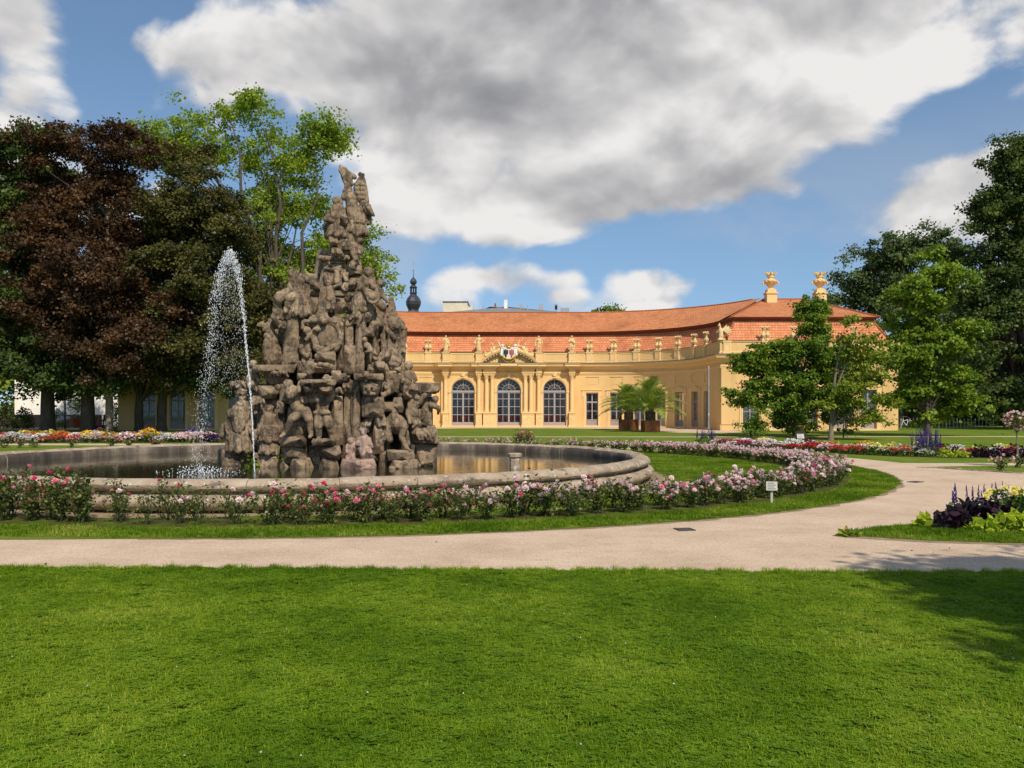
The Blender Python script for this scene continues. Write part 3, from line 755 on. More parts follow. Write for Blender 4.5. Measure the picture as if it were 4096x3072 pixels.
# parapet posts with sunk panels, one above each bay division
POSTS = [SA + 1.25 + i * (SB - SA - .3) / 7 for i in range(7)]
WPOSTS = [SCC + .45] + [s + 1.165 for s in WBAYS[:-1]] + [SD - .45]
def post(s, sg):
    mb = MB(); sbox(mb, s - .30, s + .30, 6.03, 7.06, .08, .215, sg)
    sbox(mb, s - .36, s + .36, 6.03, 6.2, .08, .25, sg); sbox(mb, s - .36, s + .36, 6.98, 7.079, .08, .25, sg)
    for a, b, c, d in ((-.22, .22, 6.84, 6.88), (-.22, .22, 6.28, 6.32), (-.22, -.18, 6.32, 6.84), (.18, .22, 6.32, 6.84)): sbox(mb, s + a, s + b, c, d, .2, .235, sg)
    mb.build('parapet_post', 'ochre_trim', orangery)
for sg in (1, -1):
    for s in POSTS + WPOSTS: post(s, sg)
    mb = MB()
    prev = SA + .2
    for s in POSTS + [SB + .4]:
        a, b = prev + .12, s - .42
        if b - a > .5:
            mb = MB()
            for x in ((a, b, 6.84, 6.9), (a, b, 6.28, 6.34), (a, a + .06, 6.34, 6.84), (b - .06, b, 6.34, 6.84)): sbox(mb, x[0], x[1], x[2], x[3], .09, .125, sg)
            mb.build('parapet_moulding', 'ochre_trim', orangery)
        prev = s + .3
for s in (-5.95, -2.82, 2.82, 5.95):
    mb = MB(); mb.box(X0 + s - .30, X0 + s + .30, YC - AO - .22, YC - AO + .16, 6.046, 7.06)
    mb.box(X0 + s - .36, X0 + s + .36, YC - AO - .27, YC - AO + .16, 6.046, 6.2); mb.box(X0 + s - .37, X0 + s + .37, YC - AO - .28, YC - AO + .18, 7.0, 7.079)
    for a, b, c, d in ((-.2, .2, 6.84, 6.88), (-.2, .2, 6.28, 6.32), (-.2, -.16, 6.32, 6.84), (.16, .2, 6.32, 6.84)): mb.box(X0 + s + a, X0 + s + b, YC - AO - .24, YC - AO - .21, c, d)
    mb.build('parapet_post', 'ochre_trim', orangery)

# plinths and corner strips
for sg in (1, -1):
    def plinth(*a):
        q = MB(); sbox(q, *a); q.build('plinth', 'ochre_wall', orangery)
    edges = [SA + .02]
    for s in BAYS: edges += [s - .84, s + .84]
    edges += [SB + .1]
    for i in range(0, len(edges), 2): plinth(edges[i], edges[i + 1], 0, .48, -.02, .055, sg)
    plinth(SB, SCC, 0, .48, -.02, .055, sg)
    edges = [SCC - .055]
    for s in WBAYS: edges += [s - .84, s + .84]
    edges += [SD + .055]
    for i in range(0, len(edges), 2): plinth(edges[i], edges[i + 1], 0, .48, -.02, .056, sg)
    plinth(SD, SE, 0, .48, -.02, .055, sg)
    for a, b in ((SCC + .02, SCC + 1.25), (SD - 1.25, SD - .02)):
        mb = MB(); sbox(mb, a, b, .48, 4.95, -.02, .05, sg); mb.build('corner_strip', 'ochre_wall', orangery)

# windows: surround, timber frame, glass panes, curtain
def window(s, sg, w, o=0.):
    win = empty('window', FW(s, WIN_Z0, o, sg)); win.parent = orangery; KIDS.setdefault(orangery.name, []).append(win); win.matrix_parent_inverse = parent_inv(orangery)
    h = w / 2
    mb = MB()                                  # stepped stone surround with ears
    for d in (-1, 1):
        a, b = sorted((s + d * h, s + d * (h + .25))); sbox(mb, a, b, .14, 3.46, o - .02, o + .06, sg)
        a, b = sorted((s + d * (h + .02), s + d * (h + .12))); sbox(mb, a, b, .14, 3.3, o - .02, o + .09, sg)
        a, b = sorted((s + d * (h + .251), s + d * (h + .36))); sbox(mb, a, b, 2.88, 3.46, o - .02, o + .06, sg)
    sbox(mb, s - h, s + h, 3.222, 3.46, o - .02, o + .06, sg)
    sbox(mb, s - h - .12, s + h + .12, 3.30, 3.38, o - .02, o + .092, sg)
    sbox(mb, s - h - .40, s + h + .40, 3.462, 3.53, o - .02, o + .12, sg)
    sbox(mb, s - .42, s + .42, 3.532, 3.60, o - .02, o + .12, sg); sbox(mb, s - .24, s + .24, 3.602, 3.67, o - .02, o + .12, sg)
    sbox(mb, s - h - .30, s + h + .30, 0.0, .139, o - .3, o + .16, sg)
    mb.build('surround', 'ochre_trim', win)
    zi = o - .20
    mb = MB()
    for a, b, c, d in ((-h, -h + .07, WIN_Z0, WIN_Z1), (h - .07, h, WIN_Z0, WIN_Z1), (-.055, .055, WIN_Z0, WIN_Z1)): sbox(mb, s + a, s + b, c, d, zi - .05, zi + .03, sg)
    for a, b in ((-h + .07, -.055), (.055, h - .07)):
        for c, d in ((WIN_Z0, WIN_Z0 + .1), (.62, .72), (1.48, 1.53), (2.28, 2.42), (3.13, WIN_Z1)): sbox(mb, s + a, s + b, c, d, zi - .048, zi + .028 + (.03 if c == 2.28 else 0), sg)
        sbox(mb, s + a, s + b, WIN_Z0 + .1, .62, zi - .03, zi - .005, sg)
        sbox(mb, s + a + .09, s + b - .09, WIN_Z0 + .19, .54, zi - .005, zi + .016, sg)
    mb.build('frame', 'grey_wood', win)
    for a, b in ((-h + .07, -.055), (.055, h - .07)):
        for c, d in ((.72, 1.48), (1.53, 2.28), (2.42, 3.13)):
            mb = MB(); sbox(mb, s + a, s + b, c, d, zi - .016, zi - .008, sg); mb.build('pane', 'pane_glass', win)
    mb = MB()                                  # lead cames across the panes
    for a, b in ((-h + .07, -.055), (.055, h - .07)):
        for q in (1, 2):
            x = s + a + (b - a) * q / 3; sbox(mb, x - .005, x + .005, .72, 3.13, zi - .02, zi - .003, sg)
        z = .90
        while z < 3.1:
            sbox(mb, s + a, s + b, z - .005, z + .005, zi - .021, zi - .002, sg); z += .25
    mb.build('leading', 'lead_sheet', win)
    mb = MB()
    n = 26
    mb.grid([[FW(s - h + w * k / n, z, zi - .22 + .03 * math.sin(k * 2.1), sg) for k in range(n + 1)] for z in (WIN_Z0, WIN_Z1)])
    return win, mb
for sg in (1, -1):
    for i, s in enumerate(BAYS):
        win, mb = window(s, sg, 1.14)
        if i >= 2: mb.build('curtain', 'curtain', win)
    for s in WBAYS:
        win, mb = window(s, sg, 1.24); mb.build('curtain', 'curtain', win)

# arched doors
for c, r in ARCH:
    dr = empty('arched_door', FM(c, DZ0, AO - .3)); dr.parent = orangery; KIDS.setdefault(orangery.name, []).append(dr); dr.matrix_parent_inverse = parent_inv(orangery)
    yy = YC - AO + .30
    def bx(mb, a, b, z0, z1, d0=0., d1=.07): mb.box(X0 + c + a, X0 + c + b, yy - d1, yy - d0, z0, z1)
    mb = MB()
    bx(mb, -r, -r + .10, DZ0, SPR - .16); bx(mb, r - .10, r, DZ0, SPR - .16); bx(mb, -.08, .08, DZ0, SPR - .16, 0, .075)
    bx(mb, -r, r, SPR - .16, SPR + .04, -.02, .11)
    cols = ((-r + .10, -.08), (.08, r - .10)); zr = (DZ0 + .32, 1.16, 1.92, 2.66, SPR - .20)
    for a, b in cols:
        bx(mb, a, b, DZ0, zr[0], .01, .06); bx(mb, a + .07, b - .07, DZ0 + .08, zr[0] - .06, .0, .066)
        for z in zr[1:]: bx(mb, a, b, z - .03, z + .03, .005, .064)
        mid = (a + b) / 2; bx(mb, mid - .025, mid + .025, zr[0], zr[-1] - .03, .005, .062)
    # fanlight: rim, hub, rays, inner ring
    N_ = 20
    for rr, wd in ((r - .04, .05), (r * .52, .022)):
        mb.grid([[FM(c + q * math.cos(PI * k / N_), SPR + .04 + (q - .04) * math.sin(PI * k / N_), AO - .3 + d) for k in range(N_ + 1)] for q, d in ((rr - wd, 0), (rr - wd, .06), (rr + wd, .06), (rr + wd, 0))], close_v=True)
    for k in range(1, 8):
        a = PI * k / 8; p0 = (c + .16 * math.cos(a), SPR + .04 + .16 * math.sin(a)); p1 = (c + (r - .06) * math.cos(a), SPR + .0 + (r - .06) * math.sin(a))
        wd = .04 if k == 4 else .016
        mb.tube([FM(p0[0], p0[1], AO - .27), FM(p1[0], p1[1], AO - .27)], wd, 6)
    mb.build('frame', 'grey_wood', dr)
    for a, b in cols:
        mid = (a + b) / 2
        for a2, b2 in ((a, mid - .025), (mid + .025, b)):
            for z0, z1 in zip(zr[:-1], zr[1:]):
                mb = MB(); bx(mb, a2, b2, z0 + .03, z1 - .03, .024, .032); mb.build('pane', 'pane_glass', dr)
    for k in range(8):                         # fan panes
        a0, a1 = PI * k / 8, PI * (k + 1) / 8
        mb = MB(); pts = [(c + q * math.cos(a), SPR + .04 + (q - .03) * math.sin(a)) for q, a in ((.14, a0), (r - .05, a0), (r - .05, (a0 + a1) / 2), (r - .05, a1), (.14, a1))]
        mb.poly([FM(s, z, AO - .285) for s, z in pts]); mb.poly([FM(s, z, AO - .292) for s, z in pts][::-1]); mb.build('pane', 'pane_glass', dr)
    mb = MB()                                  # lead cames
    for a, b in cols:
        for q in range(1, 6):
            if q != 3:
                x = a + (b - a) * q / 6; bx(mb, x - .005, x + .005, zr[0], zr[-1], .02, .04)
        z = zr[0] + .2
        while z < zr[-1] - .1: bx(mb, a, b, z - .005, z + .005, .021, .041); z += .25
    mb.build('leading', 'lead_sheet', dr)
    mb = MB()                                  # archivolt and imposts
    N_ = 28
    mb.grid([[FM(c + q * math.cos(PI * k / N_), SPR + q * math.sin(PI * k / N_), AO + d) for k in range(N_ + 1)] for q, d in ((r + .01, -.02), (r + .01, .05), (r + .10, .06), (r + .11, .09), (r + .22, .10), (r + .23, -.02))])
    for d in (-1, 1):
        a, b = sorted((d * (r + .01), d * (r + .22))); mb.box(X0 + c + a, X0 + c + b, YC - AO - .045, YC - AO + .02, .0, SPR - .17)
        a, b = sorted((d * (r - .0), d * (r + .34))); mb.box(X0 + c + a, X0 + c + b, YC - AO - .11, YC - AO + .02, SPR - .17, SPR - .02)
    mb.build('archivolt', 'ochre_trim', dr)
    mb = MB()                                  # keystone mask
    yk = YC - AO - .14
    mb.box(X0 + c - .16, X0 + c + .16, yk + .02, yk + .2, SPR + r + .06, SPR + r + .62)
    mb.ell((X0 + c, yk, SPR + r + .34), .15, .10, .19); mb.ell((X0 + c, yk - .09, SPR + r + .31), .035, .05, .06)
    for d in (-1, 1):
        mb.ell((X0 + c + d * .06, yk - .07, SPR + r + .38), .03, .03, .02); mb.ell((X0 + c + d * .16, yk + .02, SPR + r + .42), .06, .07, .14); mb.ell((X0 + c + d * .10, yk, SPR + r + .10), .07, .07, .05)
    mb.ell((X0 + c, yk - .02, SPR + r + .53), .17, .10, .08)
    link('keystone_mask', fuse(mb, .03, .012, 14, 1), 'ochre_trim', dr)
# columns on pedestals, capitals and entablature blocks
def column(s, lift=0.):
    co = empty('column', FM(s, 1.42, AO + .25)); co.parent = orangery; KIDS.setdefault(orangery.name, []).append(co); co.matrix_parent_inverse = parent_inv(orangery)
    cx, cy = X0 + s, YC - AO - .26
    mb = MB(); mb.lathe([(.24, 1.42), (.24, 1.50), (.22, 1.51), (.235, 1.55), (.22, 1.60), (.19, 1.62), (.19, 2.6), (.178, 3.8), (.162, 4.52), (.19, 4.54), (.19, 4.58)], (cx, cy, 0), 18); smooth_angle(mb.build('shaft', 'ochre_trim', co), 35)
    mb = MB(); mb.lathe([(.16, 4.55), (.17, 4.7), (.20, 4.82), (.25, 4.93), (.19, 4.94)], (cx, cy, 0), 14)
    for k in range(8):
        a = 2 * PI * k / 8
        for zz, rr, sz in ((4.66, .185, .05), (4.78, .21, .05)):
            aa = a + (PI / 8 if zz > 4.7 else 0); mb.ell((cx + rr * math.cos(aa), cy + rr * math.sin(aa), zz), sz, sz, .065, 6, 5)
    for dx_ in (-1, 1):
        for dy_ in (-1, 1): mb.ell((cx + dx_ * .2, cy + dy_ * .2, 4.87), .065, .065, .06, 8, 5)
    mb.box(cx - .25, cx + .25, cy - .25, cy + .25, 4.93, 4.99)
    mb.build('capital', 'ochre_trim', co)
COLS = [-5.95, -2.82, -2.10, -1.56, 1.56, 2.10, 2.82, 5.95]
for s in COLS: column(s)
def pedestal(a, b, e=0.):
    pe = empty('pedestal', FM((a + b) / 2, 0, AO + .25)); pe.parent = orangery; KIDS.setdefault(orangery.name, []).append(pe); pe.matrix_parent_inverse = parent_inv(orangery)
    y0 = YC - AO
    mb = MB(); mb.box(X0 + a, X0 + b, y0 - .48, y0 + .02, .2, 1.28); mb.box(X0 + a - .07, X0 + b + .07, y0 - .56, y0 + .02, 0, .2); mb.box(X0 + a - .06, X0 + b + .06, y0 - .55, y0 + .02, 1.28, 1.42)
    for q, w, z, w2 in ((a + .06, b - .06, .32, .045), ):
        for c0, c1, d0, d1 in ((q, w, .30, .34), (q, w, 1.14, 1.18), (q, q + .04, .34, 1.14), (w - .04, w, .34, 1.14)): mb.box(X0 + c0, X0 + c1, y0 - .505, y0 - .475, d0, d1)
    mb.build('block', 'ochre_trim', pe)
    mb = MB(); r_ = random.Random(int(a * 100))
    for i in range(9 if b - a > .7 else 6):
        mb.ell((X0 + (a + b) / 2 + r_.uniform(-.5, .5) * (b - a - .3), y0 - .485, .48 + .09 * i * (6 / 9 if b - a > .7 else 1)), r_.uniform(.05, .1), .035, r_.uniform(.04, .08), 7, 5)
    mb.build('relief', 'ochre_stone', pe)
    mb = MB()                                  # entablature block above
    mb.box(X0 + a + .0, X0 + b - .0, y0 - .52, y0 + .02, 4.995, 5.44); mb.box(X0 + a - .05, X0 + b + .05, y0 - .58, y0 + .02, 5.10, 5.17)
    mb.build('entablature_block', 'ochre_trim', pe)
    mb = MB(); mb.box(X0 + a - .05, X0 + b + .05, y0 - .60 + e, y0 - .1, 5.441, 5.56 - e * .1); mb.box(X0 + a - .2, X0 + b + .2, y0 - .76 + e, y0 - .1, 5.56 - e * .1, 5.70 - e * .1); mb.box(X0 + a - .40, X0 + b + .40, y0 - .98 + e, y0 - .1, 5.70 - e * .1, 5.90 - e * .1); mb.box(X0 + a - .44, X0 + b + .44, y0 - 1.04 + e, y0 - .1, 5.90 - e * .1, 5.984 - e * .08)
    mb.build('cornice_block', 'ochre_trim', pe)
    mb = MB(); mb.box(X0 + a - .48, X0 + b + .48, y0 - 1.08 + e, y0 - .3, 5.985 - e * .08, 6.03 - e * .08); mb.build('flashing', 'lead_sheet', pe)
for s in (-5.95, 5.95, -2.82, 2.82): pedestal(s - .28, s + .28, .05 if abs(s) < 3 else 0.)
pedestal(-2.42, -1.24); pedestal(1.24, 2.42)
mb = MB()                                      # dentils under the cornice
x = -6.3
while x < 6.3:
    if not any(abs(x - s) < .36 for s in COLS): mb.box(X0 + x, X0 + x + .12, YC - AO - .22, YC - AO - .05, 5.50, 5.58)
    x += .27
mb.build('dentils', 'ochre_trim', orangery); bpy.data.objects['dentils']['kind'] = 'stuff'

# curved pediment with sculpture and the coat of arms
ped = empty('pediment', FM(0, 6.05, AO + .6)); ped.parent = orangery; KIDS.setdefault(orangery.name, []).append(ped); ped.matrix_parent_inverse = parent_inv(orangery)
YP = YC - AO - .62
PR, PH = 2.62, 1.18
RR = (PR * PR + PH * PH) / (2 * PH)
def parc(q, k, n=36):
    a = math.acos((RR - PH) / (RR + q)); t_ = -a + 2 * a * k / n
    return (X0 + (RR + q) * math.sin(t_), 6.05 + (RR + q) * math.cos(t_) - (RR - PH))
mb = MB(); n = 36
pts = [parc(-.1, k) for k in range(n + 1)]
mb.poly([(x, YP + .35, max(z, 5.94)) for x, z in pts][::-1]); mb.build('tympanum', 'ochre_wall', ped)
mb = MB(); mb.grid([[Vector((parc(q, k)[0], YP + d, max(parc(q, k)[1], 5.94))) for k in range(n + 1)] for q, d in ((-.22, .4), (-.22, .05), (-.12, .03), (-.12, -.12), (-.04, -.16), (.06, -.20), (.06, .5))], close_v=True)
for k in range(2, n - 1, 2):
    x, z = parc(-.2, k); mb.box(x - .045, x + .045, YP - .06, YP + .05, z - .07, z + .03)
mb.build('arch_moulding', 'ochre_trim', ped)
mb = MB(); mb.box(X0 - .79, X0 + .79, YC - AO - 1.04, YC - AO - .4, 5.72, 5.984); mb.box(X0 - .79, X0 + .79, YC - AO - .80, YC - AO - .4, 5.60, 5.72); mb.build('base_cornice', 'ochre_trim', ped)
mb = MB(); mb.box(X0 - .755, X0 + .755, YC - AO - 1.08, YC - AO - .4, 5.985, 6.03); mb.build('flashing', 'lead_sheet', ped)
for sd in (-1, 1):                             # reclining figures and trophies on the slopes
    mb = MB()
    def pp(k, up, dy_=0.): x, z = parc(up, 18 + sd * k); return (x, YP + .1 + dy_, z)
    mb.cap(pp(14, .08), pp(9, .16), .07, .13); mb.cap(pp(9, .16), pp(7, .40), .17, .15); mb.ell(pp(6.6, .78), .11, .11, .13); mb.cap(pp(7, .55), pp(4.6, .50), .08, .06); mb.cap(pp(4.6, .5), pp(3.9, .78), .06, .04)
    mb.cap(pp(8, .55), pp(9.5, .30), .08, .06); mb.cap(pp(15.5, .07), pp(11, .22), .05, .13); mb.ell(pp(11.5, .42), .13, .12, .14); mb.ell(pp(4.0, .92), .09, .09, .10); mb.cap(pp(4.0, .3), pp(4.0, .75), .11, .09)
    mb.ell(pp(12.6, .2), .2, .16, .13); mb.ell(pp(5, .15), .25, .16, .14); mb.cap(pp(10, .12), pp(4, .10), .12, .15)
    link('reclining_figure', fuse(mb, .035, .05, 9, 1, seed=sd, fold=.014), 'ochre_stone', ped)
cart = []
mb = MB()
def cp(x, z, y=0.): return (X0 + x, YP - .26 + y, z)
mb.ell(cp(0, 6.78), .58, .13, .54, 20, 12); mb.ell(cp(-.32, 7.05), .36, .13, .42, 14, 10); mb.ell(cp(.32, 7.05), .36, .13, .42, 14, 10)
mb.cap(cp(-.66, 7.4), cp(-.70, 6.75), .08, .13); mb.cap(cp(.66, 7.4), cp(.70, 6.75), .08, .13)
for sd in (-1, 1):
    mb.cap(cp(sd * .12, 7.40, -.04), cp(sd * .36, 7.32, -.08), .07, .07); mb.cap(cp(sd * .36, 7.32, -.08), cp(sd * .60, 7.44, -.04), .07, .07)
link('coat_of_arms', fuse(mb, .03, 0, 1, 1), 'white_paint', ped)
for sd in (-1, 1):
    mb = MB(); mb.ell(cp(sd * .62, 7.66), .14, .12, .13, 10, 8); mb.ell(cp(sd * .52, 7.58), .08, .1, .07); link('helmet_plume', fuse(mb, .03, .02, 12, 1), 'white_paint', ped)
def small_shield(sd, body):
    mb = MB(); mb.ell(cp(sd * .27, 6.98, -.09), .23, .05, .32, 14, 9); mb.build('field', 'white_paint', ped, smooth=True)
    mb = MB(); x = sd * .27
    mb.ell(cp(x, 6.98, -.18), .15, .04, .27); mb.ell(cp(x, 7.22, -.17), .07, .03, .07)
    for d in (-1, 1):
        mb.cap(cp(x + d * .03, 7.05, -.17), cp(x + d * .17, 7.20, -.15), .05, .04); mb.cap(cp(x + d * .17, 7.20, -.15), cp(x + d * .19, 6.86, -.15), .05, .03); mb.cap(cp(x + d * .03, 6.9, -.17), cp(x + d * .12, 6.80, -.15), .03, .02)
        mb.cap(cp(x + d * .08, 7.1, -.16), cp(x + d * .10, 6.90, -.16), .03, .02)
    mb.cap(cp(x, 6.85, -.16), cp(x, 6.62, -.15), .05, .08)
    mb.build('emblem', body, ped)
small_shield(-1, 'black_paint'); small_shield(1, 'crimson_paint')
mb = MB()
for k in range(19):
    a = PI * (1.08 + .84 * k / 18); mb.ell(cp(.56 * math.cos(a), 6.74 + .34 * math.sin(a), -.12 + .03 * (k % 2)), .075, .06, .075, 6, 4)
for k in range(17):
    a = PI * (1.0 + 1.0 * k / 16); mb.ell(cp(.63 * math.cos(a), 6.72 + .64 * math.sin(a), -.03), .035, .05, .045, 6, 4)
mb.build('gilt_garland', 'gilding', ped)
mb = MB(); mb.lathe([(.20, 7.44), (.27, 7.50), (.25, 7.56), (.27, 7.60)], (X0, YP - .25, 0), 14)
for k in range(8):
    a = 2 * PI * k / 8; mb.tube([(X0 + .26 * math.cos(a), YP - .25 + .26 * math.sin(a), 7.6), (X0 + .34 * math.cos(a), YP - .25 + .34 * math.sin(a), 7.70), (X0 + .22 * math.cos(a), YP - .25 + .22 * math.sin(a), 7.82), (X0, YP - .25, 7.84)], [.035, .04, .035, .03], 6)
mb.ell((X0, YP - .25, 7.89), .06, .06, .06, 8, 6); mb.box(X0 - .015, X0 + .015, YP - .265, YP - .235, 7.93, 8.08); mb.box(X0 - .05, X0 + .05, YP - .265, YP - .235, 7.99, 8.02)
mb.build('crown', 'gilding', ped)

# roofs -------------------------------------------------------------
def roof_uv(me, uvs):
    lay = me.uv_layers.new(name='UVMap')
    for lp in me.loops: lay.data[lp.index].uv = uvs[lp.vertex_index]
def roof_sheet(name, path, o0, z0, o1, z1, mat, nv=1, sag=0.):
    L = math.hypot(o1 - o0, z1 - z0); v, f, uv = [], [], []
    u = 0.; prev = None
    for x, y, nx, ny in path:
        if prev is not None: u += math.hypot(x - prev[0], y - prev[1]) if True else 0
        prev = (x, y)
        for j in range(nv + 1):
            q = j / nv; o = o0 + (o1 - o0) * q; z = z0 + (z1 - z0) * q - sag * math.sin(PI * q)
            v.append((x + nx * o, y + ny * o, z)); uv.append((u, L * q))
    k = nv + 1
    for i in range(len(path) - 1):
        for j in range(nv): f.append((i * k + j, (i + 1) * k + j, (i + 1) * k + j + 1, i * k + j + 1))
    me = bpy.data.meshes.new(name); me.from_pydata(v, [], f); roof_uv(me, uv)
    return link(name, me, mat, orangery)
Z_BRK, Z_RDG = 9.0, 11.5
mid = [(X0 - SA, YC, 0, -1), (X0 + SA, YC, 0, -1)]
full = [p for p in reversed(swpath(-1))] ; rightp = swpath(1)
lowpath = full[:-1] + [(X0 - SA + .0, YC, 0, -1)] + rightp[0:1] + rightp[1:]
uparc = [p for p in full if p[1] > YA - .01 and abs(p[2]) + abs(p[3]) < 1.5][0:]
uparc = [p for p in full if abs(p[0] - X0) < SA + RA * math.sin(rad(86)) and p[1] > YA] + [p for p in rightp if abs(p[0] - X0) < SA + RA * math.sin(rad(86)) and p[1] > YA]
roof_sheet('lower_roof', lowpath, -.36, 7.0, -1.5, Z_BRK, 'tiles_lower', 2, .06)
mb = MB(); sweep(mb, [(-1.55, 8.80), (-1.38, 8.80), (-1.34, 8.90), (-1.14, 8.96), (-1.02, 9.04), (-1.02, 9.10), (-1.6, 9.12)], lowpath, True); mb.build('eaves_moulding', 'eave_wood', orangery)
ur = roof_sheet('upper_roof', uparc, -.92, 9.11, -6.1, Z_RDG, 'tiles_upper', 6, -.10)
bm = bmesh.new(); bm.from_mesh(ur.data)
for sg in (1, -1):                             # trim against the hips of the pavilion roofs
    A = Vector((X0 + sg * (XW0 + .95), YWF + 1.0, 9)); B = Vector((X0 + sg * (XW0 + 5.95), (YWF + YWB) / 2, 9)); d = B - A
    nn = Vector((sg * abs(d.y), -abs(d.x), 0)).normalized()
    bmesh.ops.bisect_plane(bm, geom=bm.verts[:] + bm.edges[:] + bm.faces[:], plane_co=A, plane_no=nn, clear_outer=True)
bm.to_mesh(ur.data); bm.free()
uparc = [p for p in uparc if abs(p[0] - X0) < SA + RA * math.sin(rad(71))]
roof_sheet('upper_roof', [(x, y, nx, ny) for x, y, nx, ny in uparc][::-1], -11.5, 9.11, -6.1, Z_RDG, 'tiles_upper', 3)
def ridge_row(path, o, z, r=.10):
    mb = MB(); pts = [Vector((x + nx * o, y + ny * o, z)) for x, y, nx, ny in path]
    d = [0.]
    for a, b in zip(pts[:-1], pts[1:]): d.append(d[-1] + (b - a).length)
    t_ = 0.; i = 0
    while t_ < d[-1] - .36:
        def at(q):
            q = min(q, d[-1] - 1e-4); j = max(k for k in range(len(d) - 1) if d[k] <= q); w = (q - d[j]) / max(d[j + 1] - d[j], 1e-6); return pts[j].lerp(pts[j + 1], w)
        mb.tube([at(t_), at(t_ + .40)], [r, r * .86], 7); t_ += .38
    o_ = mb.build('ridge_tiles', 'tiles_upper', orangery); o_['kind'] = 'stuff'; return o_
ridge_row(uparc, -6.1, Z_RDG + .0)
# hipped roofs of the end pavilions
for sg in (1, -1):
    i1 = 1.0
    xa, xb, ya, yb = XW0 + i1, XW1 - i1, YWF + i1, YWB - i1
    xr0, xr1, yr = XW0 + 5.9, XW1 - 4.6, (YWF + YWB) / 2
    zr = Z_RDG - .06; ze = 9.06
    P = lambda x, y, z: (X0 + sg * x, y, z)
    faces = [([P(xa, ya, ze), P(xb, ya, ze), P(xr1, yr, zr), P(xr0, yr, zr)], xb - xa), ([P(xb, ya, ze), P(xb, yb, ze), P(xr1, yr, zr)], yb - ya),
             ([P(xa, yb, ze), P(xa, ya, ze), P(xr0, yr, zr)], yb - ya), ([P(xb, yb, ze), P(xa, yb, ze), P(xr0, yr, zr), P(xr1, yr, zr)], xb - xa)]
    v, f, uv = [], [], []
    for pts, w in faces:
        b = len(v); a = Vector(pts[0]); e = (Vector(pts[1]) - a).normalized()
        nrm = (Vector(pts[1]) - a).cross(Vector(pts[2]) - a).normalized(); up = nrm.cross(e)
        for q in pts:
            d = Vector(q) - a; v.append(q); uv.append((d.dot(e), abs(d.dot(up))))
        f.append(tuple(range(b, b + len(pts))))
    me = bpy.data.meshes.new('upper_roof'); me.from_pydata(v, [], f); roof_uv(me, uv); link('upper_roof', me, 'tiles_upper', orangery)
    mb = MB()
    for a, b in (((xa, ya, ze), (xr0, yr, zr)), ((xb, ya, ze), (xr1, yr, zr)), ((xr0, yr, zr), (xr1, yr, zr)), ((xb, yb, ze), (xr1, yr, zr))):
        A, B = Vector(P(*a)), Vector(P(*b)); n = int((B - A).length / .38)
        for k in range(n): mb.tube([A.lerp(B, k / n), A.lerp(B, (k + 1.05) / n)], [.11, .095], 7)
    o_ = mb.build('ridge_tiles', 'tiles_upper', orangery); o_['kind'] = 'stuff'
    # corner ribs of the lower slope
    mb = MB()
    for (cx, cy), (ix, iy) in (((XW0, YWF), (1, 1)), ((XW1, YWF), (-1, 1))):
        A, B = Vector(P(cx + ix * .37, cy + iy * .37, 7.02)), Vector(P(cx + ix * 1.47, cy + iy * 1.47, 8.85)); n = 7
        for k in range(n): mb.tube([A.lerp(B, k / n), A.lerp(B, (k + 1.05) / n)], [.11, .095], 7)
    o_ = mb.build('ridge_tiles', 'tiles_lower', orangery); o_['kind'] = 'stuff'
    for xc in (22.95, 27.25):                  # chimney pedestals
        xq = xc if sg > 0 else xc
        yq = yr - 1.2
        mb = MB(); c = P(xq, yq, 0)
        mb.box(c[0] - .44, c[0] + .44, yq - .44, yq + .44, 10.2, 11.75); mb.box(c[0] - .52, c[0] + .52, yq - .52, yq + .52, 11.75, 11.87); mb.box(c[0] - .38, c[0] + .38, yq - .38, yq + .38, 11.87, 12.15)
        mb.build('chimney', 'ochre_trim', orangery)
        mb = MB(); mb.box(c[0] - .48, c[0] + .48, yq - .48, yq + .48, 10.2, 10.95); mb.build('chimney_flashing', 'lead_sheet', orangery)

# interior: floor, back wall, ceiling so that the doors look into a room
mb = MB()
def inner(o): return [Vector((x + nx * o, y + ny * o, 0)) for x, y, nx, ny in full[3:]] + [Vector((x + nx * o, y + ny * o, 0)) for x, y, nx, ny in rightp[:-3]]
A, B = inner(-.75), inner(-7.5)
mb.grid([[p + Vector((0, 0, .13)) for p in A], [p + Vector((0, 0, .13)) for p in B]])
mb.grid([[p + Vector((0, 0, .13)) for p in B], [p + Vector((0, 0, 5.6)) for p in B]]); mb.grid([[p + Vector((0, 0, 5.6)) for p in A], [p + Vector((0, 0, 5.6)) for p in B]])
mb.build('room', 'dark_room', orangery)

# red chairs seen through the doors
ch = empty('chair', (0, 0, .14))
mb = MB(); mb.box(-.22, .22, -.22, .22, .40, .47); bevel_mesh(mb.mesh('seat'), .02); mb.build('seat', 'red_fabric', ch, world_co=False)
mb = MB(); mb.box(-.22, .22, .20, .25, .50, .98); mb.build('backrest', 'red_fabric', ch, world_co=False)
for dx_ in (-.2, .2):
    for dy_ in (-.2, .2):
        mb = MB(); mb.box(dx_ - .015, dx_ + .015, dy_ - .015, dy_ + .015, 0, .40 if dy_ < 0 else .52); mb.build('leg', 'steel', ch, world_co=False)
first = True
for c, r in ARCH:
    for rowk in range(2):
        for i in range(4):
            o = ch if first else copy_tree(ch); first = False
            o.location = (X0 + c - .78 + i * .52, YC + 1.1 + rowk * .9, .135)
            tag(o, 'red upholstered chair in a row behind the arched glass doors', 'chair', 'red chairs inside the orangery'); o.rotation_euler[2] = 0

